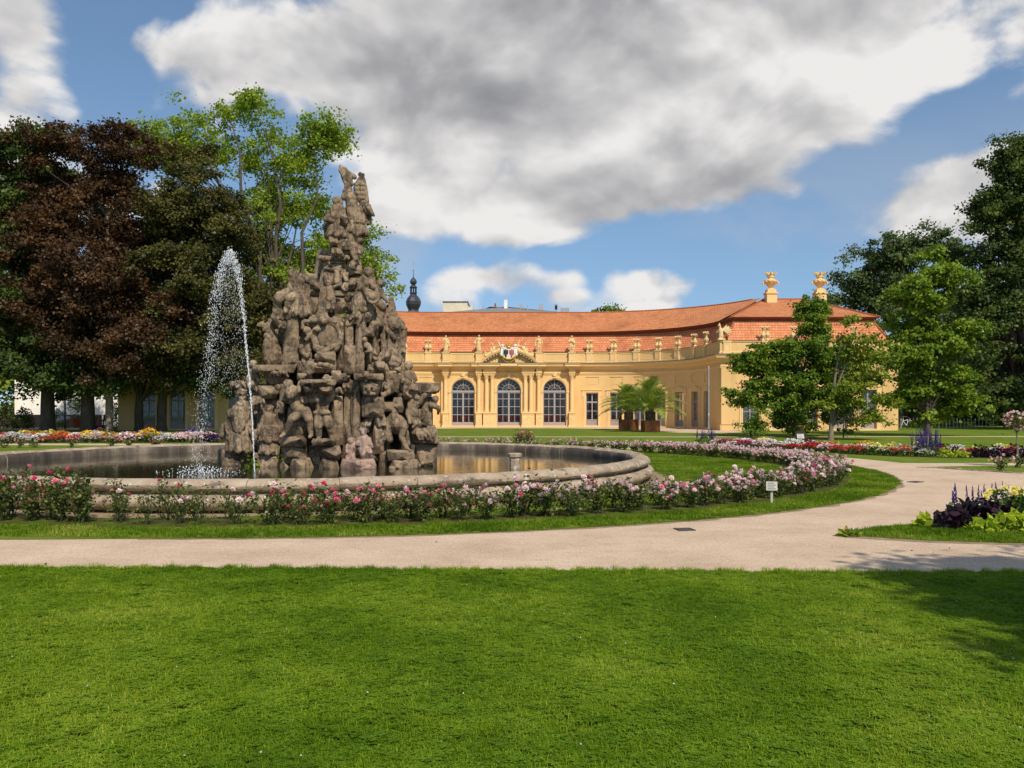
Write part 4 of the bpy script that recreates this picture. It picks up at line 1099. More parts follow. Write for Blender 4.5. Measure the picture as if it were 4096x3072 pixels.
# statues and urns on the parapet -------------------------------------
def statue(name, label, loc, H, pose, mat='ochre_stone', seed=0, group=None, rz=0):
    root = empty(name, loc, label, 'statue', group, rz=rz)
    r_ = random.Random(seed); mb = MB()
    L = lambda x, y, z: (x * H, y * H, z * H)
    c = lambda a, b, ra, rb: mb.cap(L(*a), L(*b), ra * H, rb * H)
    base = MB(); base.box(-.14 * H, .14 * H, -.13 * H, .13 * H, 0, .055 * H); bevel_mesh(base.mesh('x'), .01)
    base.build('base', mat, root, world_co=False)
    hipx = .03 * (1 if seed % 2 else -1)
    c((-.055 + hipx, 0, .07), (-.06 + hipx, -.03, .28), .035, .045); c((-.06 + hipx, -.03, .28), (-.05 + hipx, 0, .50), .05, .068)
    c((.06 + hipx, -.03, .07), (.07 + hipx, -.05, .28), .035, .045); c((.07 + hipx, -.05, .28), (.05 + hipx, 0, .50), .05, .068)
    c((hipx, 0, .52), (0, 0, .70), .085, .10); mb.ell(L(0, 0, .76), .135 * H, .08 * H, .06 * H); c((0, 0, .78), (0, -.01, .87), .038, .035)
    mb.ell(L(0, -.015, .925), .052 * H, .06 * H, .07 * H); mb.ell(L(0, .012, .94), .062 * H, .06 * H, .065 * H)
    if pose.get('hat'): mb.ell(L(0, 0, .97), .09 * H, .09 * H, .025 * H)
    for sd, (el_, ha) in ((-1, pose['L']), (1, pose['R'])):
        c((sd * .13, 0, .77), el_, .042, .036); c(el_, ha, .036, .028); mb.ell(L(*ha), .035 * H, .035 * H, .04 * H)
    if pose.get('skirt'):
        for k in range(14):
            a = 2 * PI * k / 14 + seed; c((.07 * math.cos(a) + hipx, .06 * math.sin(a), .56), (.12 * math.cos(a + .2), .10 * math.sin(a + .2), .08 if r_.random() < .7 else .2), .04, .028)
    else:
        c((.11, .05, .62), (.13, .05, .08), .05, .045); c((-.10, .02, .55), (.11, -.05, .50), .05, .05)
    if pose.get('cloak'):
        c((-.13, .03, .78), (.12, -.07, .52), .05, .06); c((.12, .05, .76), (.16, .05, .30), .05, .06)
    if pose.get('prop'): mb.ell(L(*pose['prop']), .08 * H, .07 * H, .085 * H)
    me = fuse(mb, .026 * H, .010 * H, 10 / H, 1, seed, fold=.004 * H)
    o = link('body', me, mat, root, world_co=False)
    return root
ZP = 7.112
SP = 'baroque statues on the orangery parapet'
yst = YC - AO - .04
statue('statue', 'cloaked stone statue leaning on a basket on the parapet post by the fountain', (X0 - 5.95, yst, ZP), 1.55, dict(L=((-.2, -.02, .62), (-.13, -.14, .6)), R=((.21, -.03, .6), (.2, -.08, .42)), cloak=1, skirt=1, prop=(.21, -.03, .36)), seed=3, group=SP)
statue('statue', 'draped female stone statue with one hand at the hip beside the curved pediment', (X0 - 2.82, yst, ZP), 1.6, dict(L=((-.24, -.02, .62), (-.22, -.12, .55)), R=((.25, .02, .6), (.13, -.05, .52)), skirt=1, prop=(-.23, -.1, .5)), seed=4, group=SP)
statue('statue', 'bare standing stone statue with hands lowered on the other side of the curved pediment', (X0 + 2.82, yst, ZP), 1.52, dict(L=((-.22, .0, .58), (-.2, -.06, .42)), R=((.22, .02, .6), (.24, -.02, .45)), prop=(-.22, 0, .35)), seed=5, group=SP)
statue('statue', 'stone statue with a broad hat holding folded arms before its chest', (X0 + 5.95, yst, ZP), 1.52, dict(L=((-.2, -.04, .6), (-.02, -.14, .66)), R=((.2, -.04, .58), (.06, -.14, .6)), hat=1, cloak=1), seed=6, group=SP)
# urn with flowers
um = MB(); um.box(-.13, .13, -.13, .13, 0, .10)
um.lathe([(.10, .10), (.06, .16), (.08, .20), (.16, .34), (.175, .44), (.15, .54), (.09, .64), (.065, .74), (.075, .82), (.12, .86), (.06, .87)], n=12)
for k in range(6):
    a = k * PI / 3; um.tube([(.10 * math.cos(a), .10 * math.sin(a), .22), (.185 * math.cos(a), .185 * math.sin(a), .42), (.10 * math.cos(a), .10 * math.sin(a), .62)], [.015, .03, .015], 5)
um_me = um.mesh('urn_body')
uf = MB(); r_ = random.Random(2)
for k in range(16):
    a, q = r_.uniform(0, 2 * PI), r_.uniform(.02, .17); uf.ell((q * math.cos(a), q * math.sin(a), .92 + r_.uniform(0, .18)), r_.uniform(.05, .08), r_.uniform(.05, .08), r_.uniform(.05, .08), 6, 5)
uf_me = uf.mesh('stone_flowers')
def urn(loc, label):
    o = empty('urn', loc, label, 'urn', 'slender urns along the orangery parapet')
    link('vase', um_me, 'ochre_stone', o, world_co=False); link('stone_flowers', uf_me, 'ochre_stone', o, world_co=False)
for sg in (1, -1):
    if sg < 0: lab = 'slender stone vase of flowers on the parapet between the fountain and the pediment'
    for i, s in enumerate(POSTS):
        for d in (-.17, .17): urn(FW(s + d, ZP, .02, sg), 'slender stone vase of flowers on the curved parapet' if sg > 0 else 'slender stone vase of flowers on the parapet behind the rock fountain')
    for s in WPOSTS[1:-1]:
        for d in (-.17, .17): urn(FW(s + d, ZP, .02, sg), 'slender stone vase of flowers on the end pavilion behind the green trees' if sg > 0 else 'slender stone vase of flowers on the end pavilion behind the red maple')
# big urns on the chimneys
bu = MB(); bu.lathe([(.34, 0), (.34, .06), (.16, .12), (.20, .22), (.44, .48), (.58, .70), (.60, .78), (.46, .84), (.24, .90), (.22, 1.02), (.32, 1.10), (.30, 1.20), (.1, 1.22)], n=20)
for k in range(10):
    a = 2 * PI * k / 10; bu.ell((.56 * math.cos(a), .56 * math.sin(a), .66), .10, .10, .07, 7, 5)
for d in (-1, 1): bu.ell((d * .66, 0, .58), .09, .09, .12, 8, 6); bu.ell((d * .66, 0, .45), .05, .05, .1, 7, 5)
bu_me = bu.mesh('vase')
bf = MB()
for k in range(7):
    a = 2 * PI * k / 7; bf.tube([(.2 * math.cos(a), .2 * math.sin(a), 1.18), (.34 * math.cos(a), .34 * math.sin(a), 1.34), (.44 * math.cos(a), .44 * math.sin(a), 1.44), (.56 * math.cos(a), .56 * math.sin(a), 1.44)], [.10, .10, .07, .03], 6)
bf.ell((0, 0, 1.34), .24, .24, .2); bf.tube([(0, 0, 1.4), (0, 0, 1.75)], .012, 5)
bf_me = bf.mesh('leaf_crown')
for sg in (1, -1):
    for xc in (22.95, 27.25):
        o = empty('urn', (X0 + sg * xc, (YWF + YWB) / 2 - 1.2, 12.15), ('large ochre urn crowning the chimney nearer the curved wing' if xc < 25 else 'large ochre urn crowning the outer chimney of the right pavilion') if sg > 0 else 'large ochre urn on the pavilion roof hidden behind the red maple', 'urn', 'large urns on the pavilion chimneys')
        link('vase', bu_me, 'ochre_trim', o, world_co=False); link('leaf_crown', bf_me, 'ochre_stone', o, world_co=False)
# winged eagle at the pavilion corner
for sg in (1, -1):
    e = empty('eagle_statue', FW(SCC, ZP, -.02, sg), 'stone eagle with raised wing on the parapet corner of the ' + ('right pavilion' if sg > 0 else 'left pavilion'), 'statue')
    mb = MB(); mb.box(-.3, .3, -.25, .25, 0, .14); mb.cap((0, 0, .3), (-.05, 0, .8), .2, .17); mb.cap((-.05, 0, .85), (-.12, -.02, 1.12), .11, .09); mb.ell((-.14, -.03, 1.2), .1, .1, .11); mb.cap((-.2, -.06, 1.2), (-.32, -.1, 1.15), .05, .02)
    mb.cap((-.1, -.08, .35), (-.12, -.1, .1), .09, .07); mb.cap((.1, .05, .35), (.1, .05, .1), .09, .07); mb.ell((-.14, -.03, 1.33), .06, .06, .06)
    for k in range(7):
        a = rad(62 - k * 17); mb.cap((.1, .02, .85), (.1 + .75 * math.cos(a), .06, .75 + .52 * math.sin(a)), .07, .045)
    mb.cap((-.1, .1, .85), (-.3, .2, .65), .1, .06)
    link('body', fuse(mb, .035, .02, 9, 1, 4), 'ochre_stone', e, world_co=False)
# ================================================================== stone basin
ZW = .28
basin = empty('fountain_basin', (BC.x, BC.y, 0), 'wide round weathered stone basin with moulded rim around the rock fountain', 'basin')
CAPP = [(-.24, .22), (-.25, .40), (-.20, .50), (-.08, .555), (.06, .555), (.17, .525), (.23, .465), (.225, .41), (.16, .365), (.06, .35), (.06, .22)]
PLIP = [(.04, .05), (.10, .05), (.24, .08), (.31, .14), (.33, .20), (.30, .26), (.22, .305), (.13, .315), (.04, .315)]
def ring_block(name, prof, a0, a1, seed, mat, parent, nb=7):
    mb = MB(); rows = []
    r_ = random.Random(seed); dz_, dr_, tw = r_.uniform(-.008, .008), r_.uniform(-.012, .012), r_.uniform(-.008, .008)
    gap = .004 / R_BAS
    for i in range(nb + 1):
        q = i / nb; a = a0 + gap + (a1 - a0 - 2 * gap) * q
        e = .955 if i in (0, nb) else 1.0
        pc = (sum(p[0] for p in prof) / len(prof), sum(p[1] for p in prof) / len(prof))
        row = []
        for j, (o, z) in enumerate(prof):
            oo, zz = pc[0] + (o - pc[0]) * e, pc[1] + (z - pc[1]) * e
            nv = noise.noise(Vector((a * 9.0, j * .7, seed * .37))) * .014 + noise.noise(Vector((a * 30.0, j * 1.7, seed))) * .007
            rr = R_BAS + oo + dr_ + nv + tw * (q - .5)
            row.append(Vector((BC.x + rr * math.cos(a), BC.y + rr * math.sin(a), zz + dz_ + nv * .6)))
        rows.append(row)
    b = mb.grid(rows, close_u=True); k = len(prof)
    mb.f.append(tuple(b + i for i in range(k))); e = b + nb * k; mb.f.append(tuple(e + i for i in reversed(range(k))))
    o = smooth_angle(mb.build(name, mat, parent), 50)
    if name == 'coping_stone':                 # the face towards the water is black with damp
        o.data.materials.append(MATS['stone_inner'])
        for i in range(nb):
            for j in (0, 1): o.data.polygons[i * k + j].material_index = 1
    return o
r_ = random.Random(11); a = 0.; cuts = [0.]
while cuts[-1] < 2 * PI - .2: cuts.append(cuts[-1] + r_.uniform(.15, .24))
cuts[-1] = 2 * PI
for i in range(len(cuts) - 1): ring_block('coping_stone', CAPP, cuts[i], cuts[i + 1], i, 'stone_basin', basin)
cuts2 = [.07]
while cuts2[-1] < 2 * PI + .07 - .22: cuts2.append(cuts2[-1] + r_.uniform(.17, .27))
cuts2[-1] = 2 * PI + .07
for i in range(len(cuts2) - 1): ring_block('plinth_stone', PLIP, cuts2[i], cuts2[i + 1], 60 + i, 'stone_basin', basin)
mb = MB(); mb.lathe([(R_BAS + .02, -.02), (R_BAS + .12, -.02), (R_BAS + .12, .06), (R_BAS + .05, .07), (R_BAS + .05, .36), (R_BAS - .0, .36), (R_BAS - .0, .40), (R_BAS - .20, .40), (R_BAS - .22, .05), (R_BAS - .22, -.02)], (BC.x, BC.y, 0), 120); smooth_angle(mb.build('inner_wall', 'stone_inner', basin), 40)
mb = MB(); n = 96
mb.poly([(BC.x + (R_BAS - .15) * math.cos(2 * PI * k / n), BC.y + (R_BAS - .15) * math.sin(2 * PI * k / n), ZW) for k in range(n)])
tag(mb.build('water', 'basin_water'), kind='structure')
# strip of bare ground round the basin
def ring_flat(name, c, r0, r1, z, mat, w=.08):
    mb = MB(); n = 120
    mb.grid([[(c[0] + (r + w * noise.noise(Vector((k * .45, r, 0)))) * math.cos(2 * PI * k / n), c[1] + (r + w * noise.noise(Vector((k * .45, r, 0)))) * math.sin(2 * PI * k / n), z) for k in range(n + 1)] for r in (r0, r1)])
    return tag(mb.build(name, mat), kind='structure')
ring_flat('bare_strip', BC, R_BAS, R_BAS + .75, .016, 'bare_edge', .22)

# ================================================================== rock fountain
YF = 22.8                                      # distance of the fountain's core
MP = .434 * YF / (FPX * 4)                     # metres per unit of the survey drawings
def R1(x, y, d): return W(840 + .434 * x, 620 + .434 * y, YF + d)
def R2(x, y, d): return W(840 + .434 * x, 1240 + .434 * y, YF + d)
FXC = R2(1090, 1000, 0).x
fountain = empty('rock_fountain', (FXC, YF, ZW - .1), 'tall brown sandstone rock fountain crowded with carved figures, rising from the basin water', 'fountain')
def rough_up(me, amp, sc, seed):
    off = Vector((seed * 2.3, seed * 1.1, seed * .7))
    for v in me.vertices:
        q = v.co + off
        h = noise.noise(q * sc) * .55 + noise.noise(q * sc * 2.6) * .3 + noise.noise(q * sc * 6) * .15
        v.co += v.normal * (h * amp)
    me.update()
def hull_rock(pts, seed, bev=.025, amp=.03, sub=3):
    bm = bmesh.new()
    for p in pts: bm.verts.new(p)
    r = bmesh.ops.convex_hull(bm, input=bm.verts[:])
    bmesh.ops.delete(bm, geom=[g for g in set(r['geom_interior'] + r['geom_unused']) if isinstance(g, bmesh.types.BMVert)], context='VERTS')
    bmesh.ops.dissolve_limit(bm, angle_limit=rad(4), verts=bm.verts[:], edges=bm.edges[:])
    bmesh.ops.bevel(bm, geom=bm.edges[:], offset=bev, segments=1, affect='EDGES')
    bmesh.ops.triangulate(bm, faces=bm.faces[:])
    long_ = [e for e in bm.edges if e.calc_length() > .14]
    bmesh.ops.subdivide_edges(bm, edges=long_, cuts=sub - 1, use_grid_fill=True)
    bmesh.ops.triangulate(bm, faces=bm.faces[:])
    long_ = [e for e in bm.edges if e.calc_length() > .13]
    bmesh.ops.subdivide_edges(bm, edges=long_, cuts=1, use_grid_fill=True)
    bmesh.ops.recalc_face_normals(bm, faces=bm.faces)
    me = bpy.data.meshes.new('rock'); bm.to_mesh(me); bm.free()
    rough_up(me, amp, 5.0, seed)
    return me
RSEED = [100]
def rock(R, x0, y0, x1, y1, d, t, top=1.0, bot=1.0, jit=.13, name='rock', mat='sandstone', lean=0., amp=.035, parent=None, extra=6):
    """hewn block seen at x0..x1 / y0..y1 on the survey drawing, its front at depth d, t metres thick; top and bot scale its width there"""
    RSEED[0] += 1; r_ = random.Random(RSEED[0]); pts = []
    if t < .85 and name == 'rock': d += r_.uniform(-.10, .16)
    w, h_ = (x1 - x0) * .95, y1 - y0; xc = (x0 + x1) / 2
    for yy, sc in ((y0, top), ((y0 + y1) / 2, (top + bot) / 2 + .06), (y1, bot)):
        for sx_ in (-1, 1):
            for dd in (0, t):
                x = xc + sx_ * w / 2 * sc * (1 + r_.uniform(-jit, jit)) + lean * (1 if yy == y0 else (0 if yy == y1 else .5))
                y = yy + r_.uniform(-jit, jit) * h_ * .5
                pts.append(R(x, y, d + dd + r_.uniform(0, jit) * t * (1 if dd == 0 else -1)))
    for k in range(extra):                     # points that break the front face into facets
        pts.append(R(xc + w * r_.uniform(-.34, .34) * (top + bot) / 2, y0 + h_ * r_.uniform(.1, .9), d - r_.uniform(.0, .30) * min(t, .8)))
    me = hull_rock(pts, RSEED[0], .010 + .006 * r_.random(), amp * .45)
    return link(name, me, mat, parent or fountain)
# --- inner mass, wrapped all round with hewn blocks so that it stands up from the side too
core = MB()
def zof(R, y): return R(1090, y, 0).z
levels = [(-.2, 2.0, 1.0), (1.0, 1.85, .95), (2.0, 1.65, .85), (2.35, 1.3, .75), (3.3, 1.1, .65), (4.1, .85, .55), (4.35, .52, .42), (5.2, .4, .36), (5.8, .30, .3)]
core.grid([[Vector((FXC + rx * math.cos(2 * PI * k / 14) * (1 + .06 * math.sin(k * 5 + z)), YF + .15 + ry * math.sin(2 * PI * k / 14) * (1 + .06 * math.cos(k * 3 + z)), z)) for k in range(14)] for z, rx, ry in levels], close_u=True)
core.f.append(tuple(len(core.v) - 14 + k for k in range(14)))
me = core.mesh('core'); fix_normals(me); link('core', me, 'sandstone', fountain)
r_ = random.Random(77)
for i in range(len(levels) - 2):
    z0, rx0, ry0 = levels[i]; z1 = levels[i + 1][0]
    for k in range(13):
        a = 2 * PI * (k + r_.random() * .6) / 13
        if math.sin(a) < -.25: continue        # the front is built block by block below
        cx, cy = FXC + rx0 * .93 * math.cos(a), YF + .15 + (ry0 * 1.5) * .93 * math.sin(a)
        sx_, sy_, sz_ = r_.uniform(.3, .55), r_.uniform(.3, .5), (z1 - z0) * r_.uniform(.4, .62)
        pts = [(cx + sx_ * r_.uniform(.6, 1) * p * (1 if q else 1), cy + sy_ * r_.uniform(.6, 1) * q, (z0 + z1) / 2 + sz_ * s * r_.uniform(.75, 1.1)) for p in (-1, 1) for q in (-1, 1) for s in (-1, 1)]
        link('rock', hull_rock(pts, i * 20 + k, .03, .04), 'sandstone', fountain)
# --- lowest tier: boulders standing in the water
rock(R2, 70, 1290, 400, 1500, -.55, .9, .9, .9, .2); rock(R2, 110, 1370, 290, 1500, -.75, .5, .8, 1.0, .2); rock(R2, 390, 1320, 680, 1500, -1.1, .9, .85, 1.0, .18)
rock(R2, 660, 1240, 920, 1420, -1.45, .8, 1, .95, .08); rock(R2, 715, 1365, 970, 1500, -1.75, .7, .75, 1.0, .22); rock(R2, 640, 1380, 740, 1500, -1.3, .5, .8, 1, .2)
rock(R2, 900, 1240, 1050, 1500, -1.2, .6, 1, 1, .06); rock(R2, 1020, 1255, 1220, 1375, -1.75, .7, .9, .8, .2); rock(R2, 1010, 1370, 1190, 1500, -1.8, .7, .8, 1, .2)
rock(R2, 1215, 1375, 1535, 1500, -1.9, .9, .9, 1.0, .16, mat='sandstone_pink'); rock(R2, 1350, 1400, 1530, 1500, -2.05, .4, .8, 1, .2, mat='sandstone_pink')
rock(R2, 1550, 1300, 1680, 1500, -1.4, .6, .8, 1, .2); rock(R2, 1620, 1290, 1880, 1400, -1.6, .7, .9, .9, .22); rock(R2, 1640, 1380, 1930, 1500, -1.75, .7, .85, 1, .2); rock(R2, 1880, 1240, 2100, 1500, -.9, .9, .9, .95, .12)
rock(R2, 1860, 1100, 2110, 1240, -1.0, .9, .9, 1, .2); rock(R2, 1640, 1440, 1720, 1505, -1.95, .3, .8, 1, .2); rock(R2, 1970, 1060, 2080, 1180, -1.05, .5, .9, 1, .15)
# pedestals of the figures
rock(R2, 640, 1160, 895, 1255, -1.75, .8, .85, 1.0, .12); rock(R2, 935, 1180, 1165, 1255, -1.85, .8, 1.0, .9, .12); rock(R2, 700, 900, 900, 1180, -1.35, .6, .8, 1.0, .12); rock(R2, 560, 820, 760, 1180, -.9, .7, .9, 1, .12)
# wall of upright hewn slabs
for x0, y0, x1, y1, d in ((1110, 790, 1225, 985, -1.25), (1215, 640, 1305, 980, -1.05), (1295, 650, 1395, 975, -1.15), (1105, 975, 1240, 1250, -1.15), (1225, 980, 1375, 1260, -1.10), (1365, 975, 1470, 1250, -1.12),
                         (1460, 970, 1610, 1230, -1.2), (640, 1030, 760, 1180, -1.1), (880, 760, 1000, 1180, -1.15), (1085, 740, 1180, 900, -1.2), (470, 810, 640, 1000, -.75), (390, 740, 500, 1330, -.55),
                         (1540, 1100, 1660, 1330, -1.1), (1740, 800, 1830, 1300, -.75), (1820, 880, 1980, 1240, -.8), (1960, 830, 2050, 1130, -.75), (300, 730, 420, 1300, -.3), (1380, 1230, 1560, 1400, -1.25), (1210, 1230, 1400, 1400, -1.2)):
    rock(R2, x0, y0, x1, y1, d, .75, 1, 1, .06, extra=3)
# tall upright planes
for R, x0, y0, x1, y1, d, top, bot, lean in ((R2, 1112, 800, 1232, 1250, -1.38, .9, 1, 0), (R2, 1222, 640, 1312, 1255, -1.22, .8, 1, 6), (R2, 1300, 650, 1400, 1245, -1.34, .9, 1, -8), (R2, 655, 40, 825, 515, -1.04, .62, 1, 24), (R2, 1232, 90, 1330, 590, -1.02, .75, 1, 0), (R2, 1322, 70, 1425, 590, -.98, .8, 1, 14), (R2, 1165, 150, 1240, 570, -.95, .8, 1, 0), (R2, 1440, 20, 1545, 500, -.82, .7, 1, 10),
                                             (R2, 585, 820, 700, 1200, -1.05, .7, 1, 14), (R2, 1495, 960, 1610, 1330, -1.36, .9, 1, 0), (R1, 690, 1270, 850, 1640, -.88, .7, 1, 16), (R1, 1350, 1350, 1450, 1650, -.85, .7, 1, -6), (R2, 1985, 800, 2060, 1160, -.88, .8, 1, 0)):
    rock(R, x0, y0, x1, y1, d, .6, top, bot, .05, name='slab', lean=lean, extra=3, amp=.03)
# brackets and ledges of the first storey
rock(R2, 820, 640, 1165, 700, -1.95, 1.1, 1.0, .95, .05, name='ledge', amp=.025); rock(R2, 850, 690, 980, 770, -1.9, .8, 1, .5, .1); rock(R2, 975, 690, 1150, 775, -1.95, .8, 1, .6, .14)
rock(R2, 1320, 585, 1605, 650, -1.75, 1.0, 1, .97, .05, name='ledge', amp=.025); rock(R2, 1370, 640, 1590, 800, -1.6, .8, 1, .65, .08); rock(R2, 1385, 800, 1610, 985, -1.5, .7, .95, .95, .08); rock(R2, 1480, 640, 1700, 780, -1.0, .7, 1, .9, .1)
rock(R2, 385, 505, 800, 580, -1.15, 1.1, 1.0, .9, .07, name='ledge'); rock(R2, 480, 560, 760, 690, -1.0, .9, 1, .5, .12); rock(R2, 430, 690, 650, 820, -1.0, .7, 1.0, .75, .14); rock(R2, 180, 660, 345, 735, -.75, .6, 1.0, .8, .08, name='ledge')
rock(R2, 1865, 670, 2120, 770, -1.0, .8, 1.0, .8, .09, name='ledge'); rock(R2, 1770, 745, 1900, 830, -1.05, .7, 1, .8, .1); rock(R2, 2030, 690, 2125, 760, -1.15, .3, 1, .7, .2)
rock(R2, 640, 680, 760, 860, -1.15, .6, .9, 1, .14); rock(R2, 1000, 760, 1130, 960, -1.2, .6, 1, .8, .1)
# --- second storey
for x0, y0, x1, y1, d, lean in ((665, 170, 810, 330, -.85, 20), (660, 320, 830, 510, -.95, 10), (790, 150, 900, 520, -.75, 20), (1165, 170, 1240, 565, -.85, 0), (1230, 150, 1320, 340, -.85, -10), (1225, 330, 1345, 590, -.95, 10), (1300, 100, 1420, 350, -.80, 0),
                                (1335, 340, 1400, 580, -.9, 10), (1390, 330, 1500, 590, -.8, 0), (1400, 160, 1520, 250, -1.0, 0), (1470, 60, 1580, 480, -.55, 10), (880, 40, 1000, 200, -.75, 0), (980, 380, 1160, 470, -1.25, 0), (870, 450, 1160, 580, -1.15, 0), (800, 470, 900, 600, -1.15, 0),
                                (1130, 560, 1230, 690, -1.3, -20), (800, 580, 940, 650, -1.25, 0), (1575, 480, 1780, 590, -.75, 0), (1590, 560, 1720, 760, -.85, 0), (1690, 560, 1790, 760, -.55, 0), (520, 380, 665, 505, -.7, 0), (1450, 500, 1620, 600, -1.0, 0), (1580, 280, 1800, 480, -.55, 0), (640, 90, 720, 180, -.8, 0)):
    rock(R2, x0, y0, x1, y1, d, .7, 1, 1, .07, lean=lean, extra=3)
rock(R2, 615, 90, 720, 170, -1.0, .5, 1, .6, .16); rock(R2, 1480, 480, 1610, 580, -1.15, .5, .9, 1, .2)
# --- upper plinth
rock(R1, 905, 1290, 1125, 1500, -.62, 1.0, 1, 1, .04, extra=2); rock(R1, 1120, 1290, 1330, 1490, -.60, 1.0, 1, 1, .04, extra=2); rock(R1, 1110, 1470, 1290, 1660, -.72, 1.0, 1, 1, .05, extra=2); rock(R1, 880, 1480, 1120, 1660, -.70, .9, 1, 1, .06, extra=2)
rock(R1, 690, 1290, 860, 1560, -.75, .8, .9, 1.05, .08); rock(R1, 1340, 1370, 1470, 1640, -.72, .8, .9, 1, .1); rock(R1, 1480, 1380, 1600, 1640, -.6, .8, .9, 1, .12); rock(R1, 640, 1480, 800, 1640, -.8, .8, 1, 1, .12)
rock(R1, 925, 1250, 1325, 1298, -.68, 1.0, 1, 1.0, .02, name='cornice_slab', amp=.015, extra=0)
rock(R1, 990, 960, 1310, 1250, -.46, .8, .62, 1.02, .03, name='pedestal', amp=.02, extra=2); rock(R1, 995, 928, 1295, 975, -.52, .9, .95, .9, .03, name='cornice_slab', amp=.015, extra=0)
rock(R1, 1250, 930, 1390, 1110, -.35, .6, .9, 1, .14); rock(R1, 1270, 1060, 1380, 1260, -.35, .5, .9, 1, .14)
rock(R1, 1095, 770, 1400, 935, -.42, .75, .75, 1.0, .1); rock(R1, 1110, 850, 1230, 935, -.55, .4, .8, 1, .12)
# pieces of ornament: capsules c and ellipsoids e on the survey drawing
def carve(name, R, prims, voxel=.0165, jit=.016, fold=0., mat='sandstone', sub=None):
    mb = MB()
    for p in prims:
        if p[0] == 'c':
            _, a, b, ra, rb = p; mb.cap(R(*a), R(*b), ra * MP, rb * MP, 10)
        else:
            _, a, rx, ry, rd = p; mb.ell(R(*a), rx * MP, rd * MP, ry * MP, 12, 8)
    RSEED[0] += 1
    return link(name, fuse(mb, voxel, jit * .7, 9, 1, RSEED[0] % 50, fold * 1.5), mat, fountain)
C = lambda x0, y0, d0, x1, y1, d1, r0, r1: ('c', (x0, y0, d0), (x1, y1, d1), r0, r1)
Eo = lambda x, y, d, rx, ry, rd: ('e', (x, y, d), rx, ry, rd)
def skirt(x, y0, y1, d, w0, w1, n=9, wd=.16, ph=0.):
    """hanging cloth: a fan of folds"""
    out = []
    for k in range(n):
        q = k / (n - 1) * 2 - 1
        out.append(C(x + q * w0, y0, d - wd * math.sqrt(max(0, 1 - q * q)) * .6, x + q * w1 + 8 * math.sin(k * 2.3 + ph), y1 + 12 * math.sin(k * 1.7 + ph), d - wd * math.sqrt(max(0, 1 - q * q)) + .03 * math.sin(k * 3.1), 20, 24))
    return out
def head(x, y, d, r=34, beard=False, tilt=0, hair=1.0):
    out = [Eo(x, y, d, r * .82, r * 1.05, r * .95), Eo(x - tilt, y + r * .1, d - r * MP * .85, r * .18, r * .3, r * .25), Eo(x + tilt * .5, y - r * .35, d + .03, r * .95 * hair, r * .85 * hair, r * .95 * hair), C(x, y + r * .8, d, x, y + r * 1.6, d + .02, r * .5, r * .6)]
    out += [Eo(x - r * .4 - tilt * .5, y - r * .05, d - r * MP * .72, r * .22, r * .1, r * .2), Eo(x + r * .4 - tilt * .5, y - r * .05, d - r * MP * .72, r * .22, r * .1, r * .2), Eo(x - tilt * .6, y + r * .55, d - r * MP * .7, r * .32, r * .13, r * .25)]
    if beard: out += [Eo(x - tilt * .5, y + r * .95, d - r * MP * .5, r * .6, r * .8, r * .5)]
    return out
# standing bearded man with a shield, left end
carve('statue_figure', R2, head(303, 815, -.75, 42, True, 4) + [Eo(300, 745, -.72, 75, 28, 60), Eo(290, 765, -.75, 55, 30, 50), C(300, 900, -.72, 295, 1010, -.75, 72, 74), C(235, 915, -.7, 190, 1000, -.85, 36, 30), C(190, 1000, -.85, 225, 960, -1.0, 30, 26), Eo(200, 950, -1.0, 48, 46, 30),
      Eo(265, 1010, -.98, 66, 120, 24), C(360, 920, -.72, 375, 1050, -.75, 40, 30), C(185, 1000, -.95, 170, 1180, -.8, 16, 24), C(270, 1080, -.75, 250, 1290, -.75, 70, 55), C(330, 1090, -.72, 345, 1290, -.72, 55, 45)] + skirt(265, 1060, 1290, -.75, 85, 105, 10, .22) + [C(150, 1060, -.6, 115, 1150, -.6, 40, 36), C(300, 860, -.6, 360, 1240, -.55, 50, 50)], fold=.012)
# woman in a long dress
carve('statue_figure', R2, head(547, 915, -1.1, 36, False, 3, 1.15) + [Eo(520, 930, -1.02, 30, 60, 30), C(548, 985, -1.08, 545, 1060, -1.1, 52, 46), C(500, 985, -1.08, 470, 1075, -1.12, 24, 20), C(470, 1075, -1.12, 440, 1140, -1.25, 20, 16), C(595, 985, -1.08, 615, 1080, -1.1, 26, 22), C(615, 1080, -1.1, 575, 1120, -1.28, 22, 18), Eo(545, 1090, -1.1, 70, 50, 50)]
      + skirt(545, 1090, 1310, -1.08, 62, 82, 10, .24, 1.) + skirt(545, 1090, 1200, -1.14, 75, 90, 8, .22, 2.) + [C(600, 1010, -.98, 632, 1290, -.98, 30, 34)], fold=.009)
# pair of giants bearing the ledge
carve('statue_figure', R2, head(715, 695, -1.62, 40, False, 10, 1.2) + [C(775, 760, -1.58, 800, 880, -1.6, 62, 56), Eo(765, 745, -1.58, 70, 42, 48), C(720, 740, -1.62, 740, 800, -1.8, 34, 30), C(740, 800, -1.8, 815, 745, -1.85, 30, 24), C(815, 745, -1.85, 830, 670, -1.8, 24, 20), C(820, 740, -1.55, 850, 690, -1.7, 34, 26), C(800, 880, -1.6, 850, 940, -1.62, 58, 58),
      C(840, 945, -1.62, 760, 1000, -1.75, 48, 40), C(760, 1000, -1.75, 690, 1140, -1.72, 36, 22), C(690, 1140, -1.72, 655, 1165, -1.82, 20, 15), C(880, 930, -1.6, 915, 1010, -1.68, 50, 40), C(915, 1010, -1.68, 935, 1150, -1.6, 36, 24), C(935, 1150, -1.6, 920, 1170, -1.72, 20, 16), Eo(835, 915, -1.72, 60, 30, 26)])
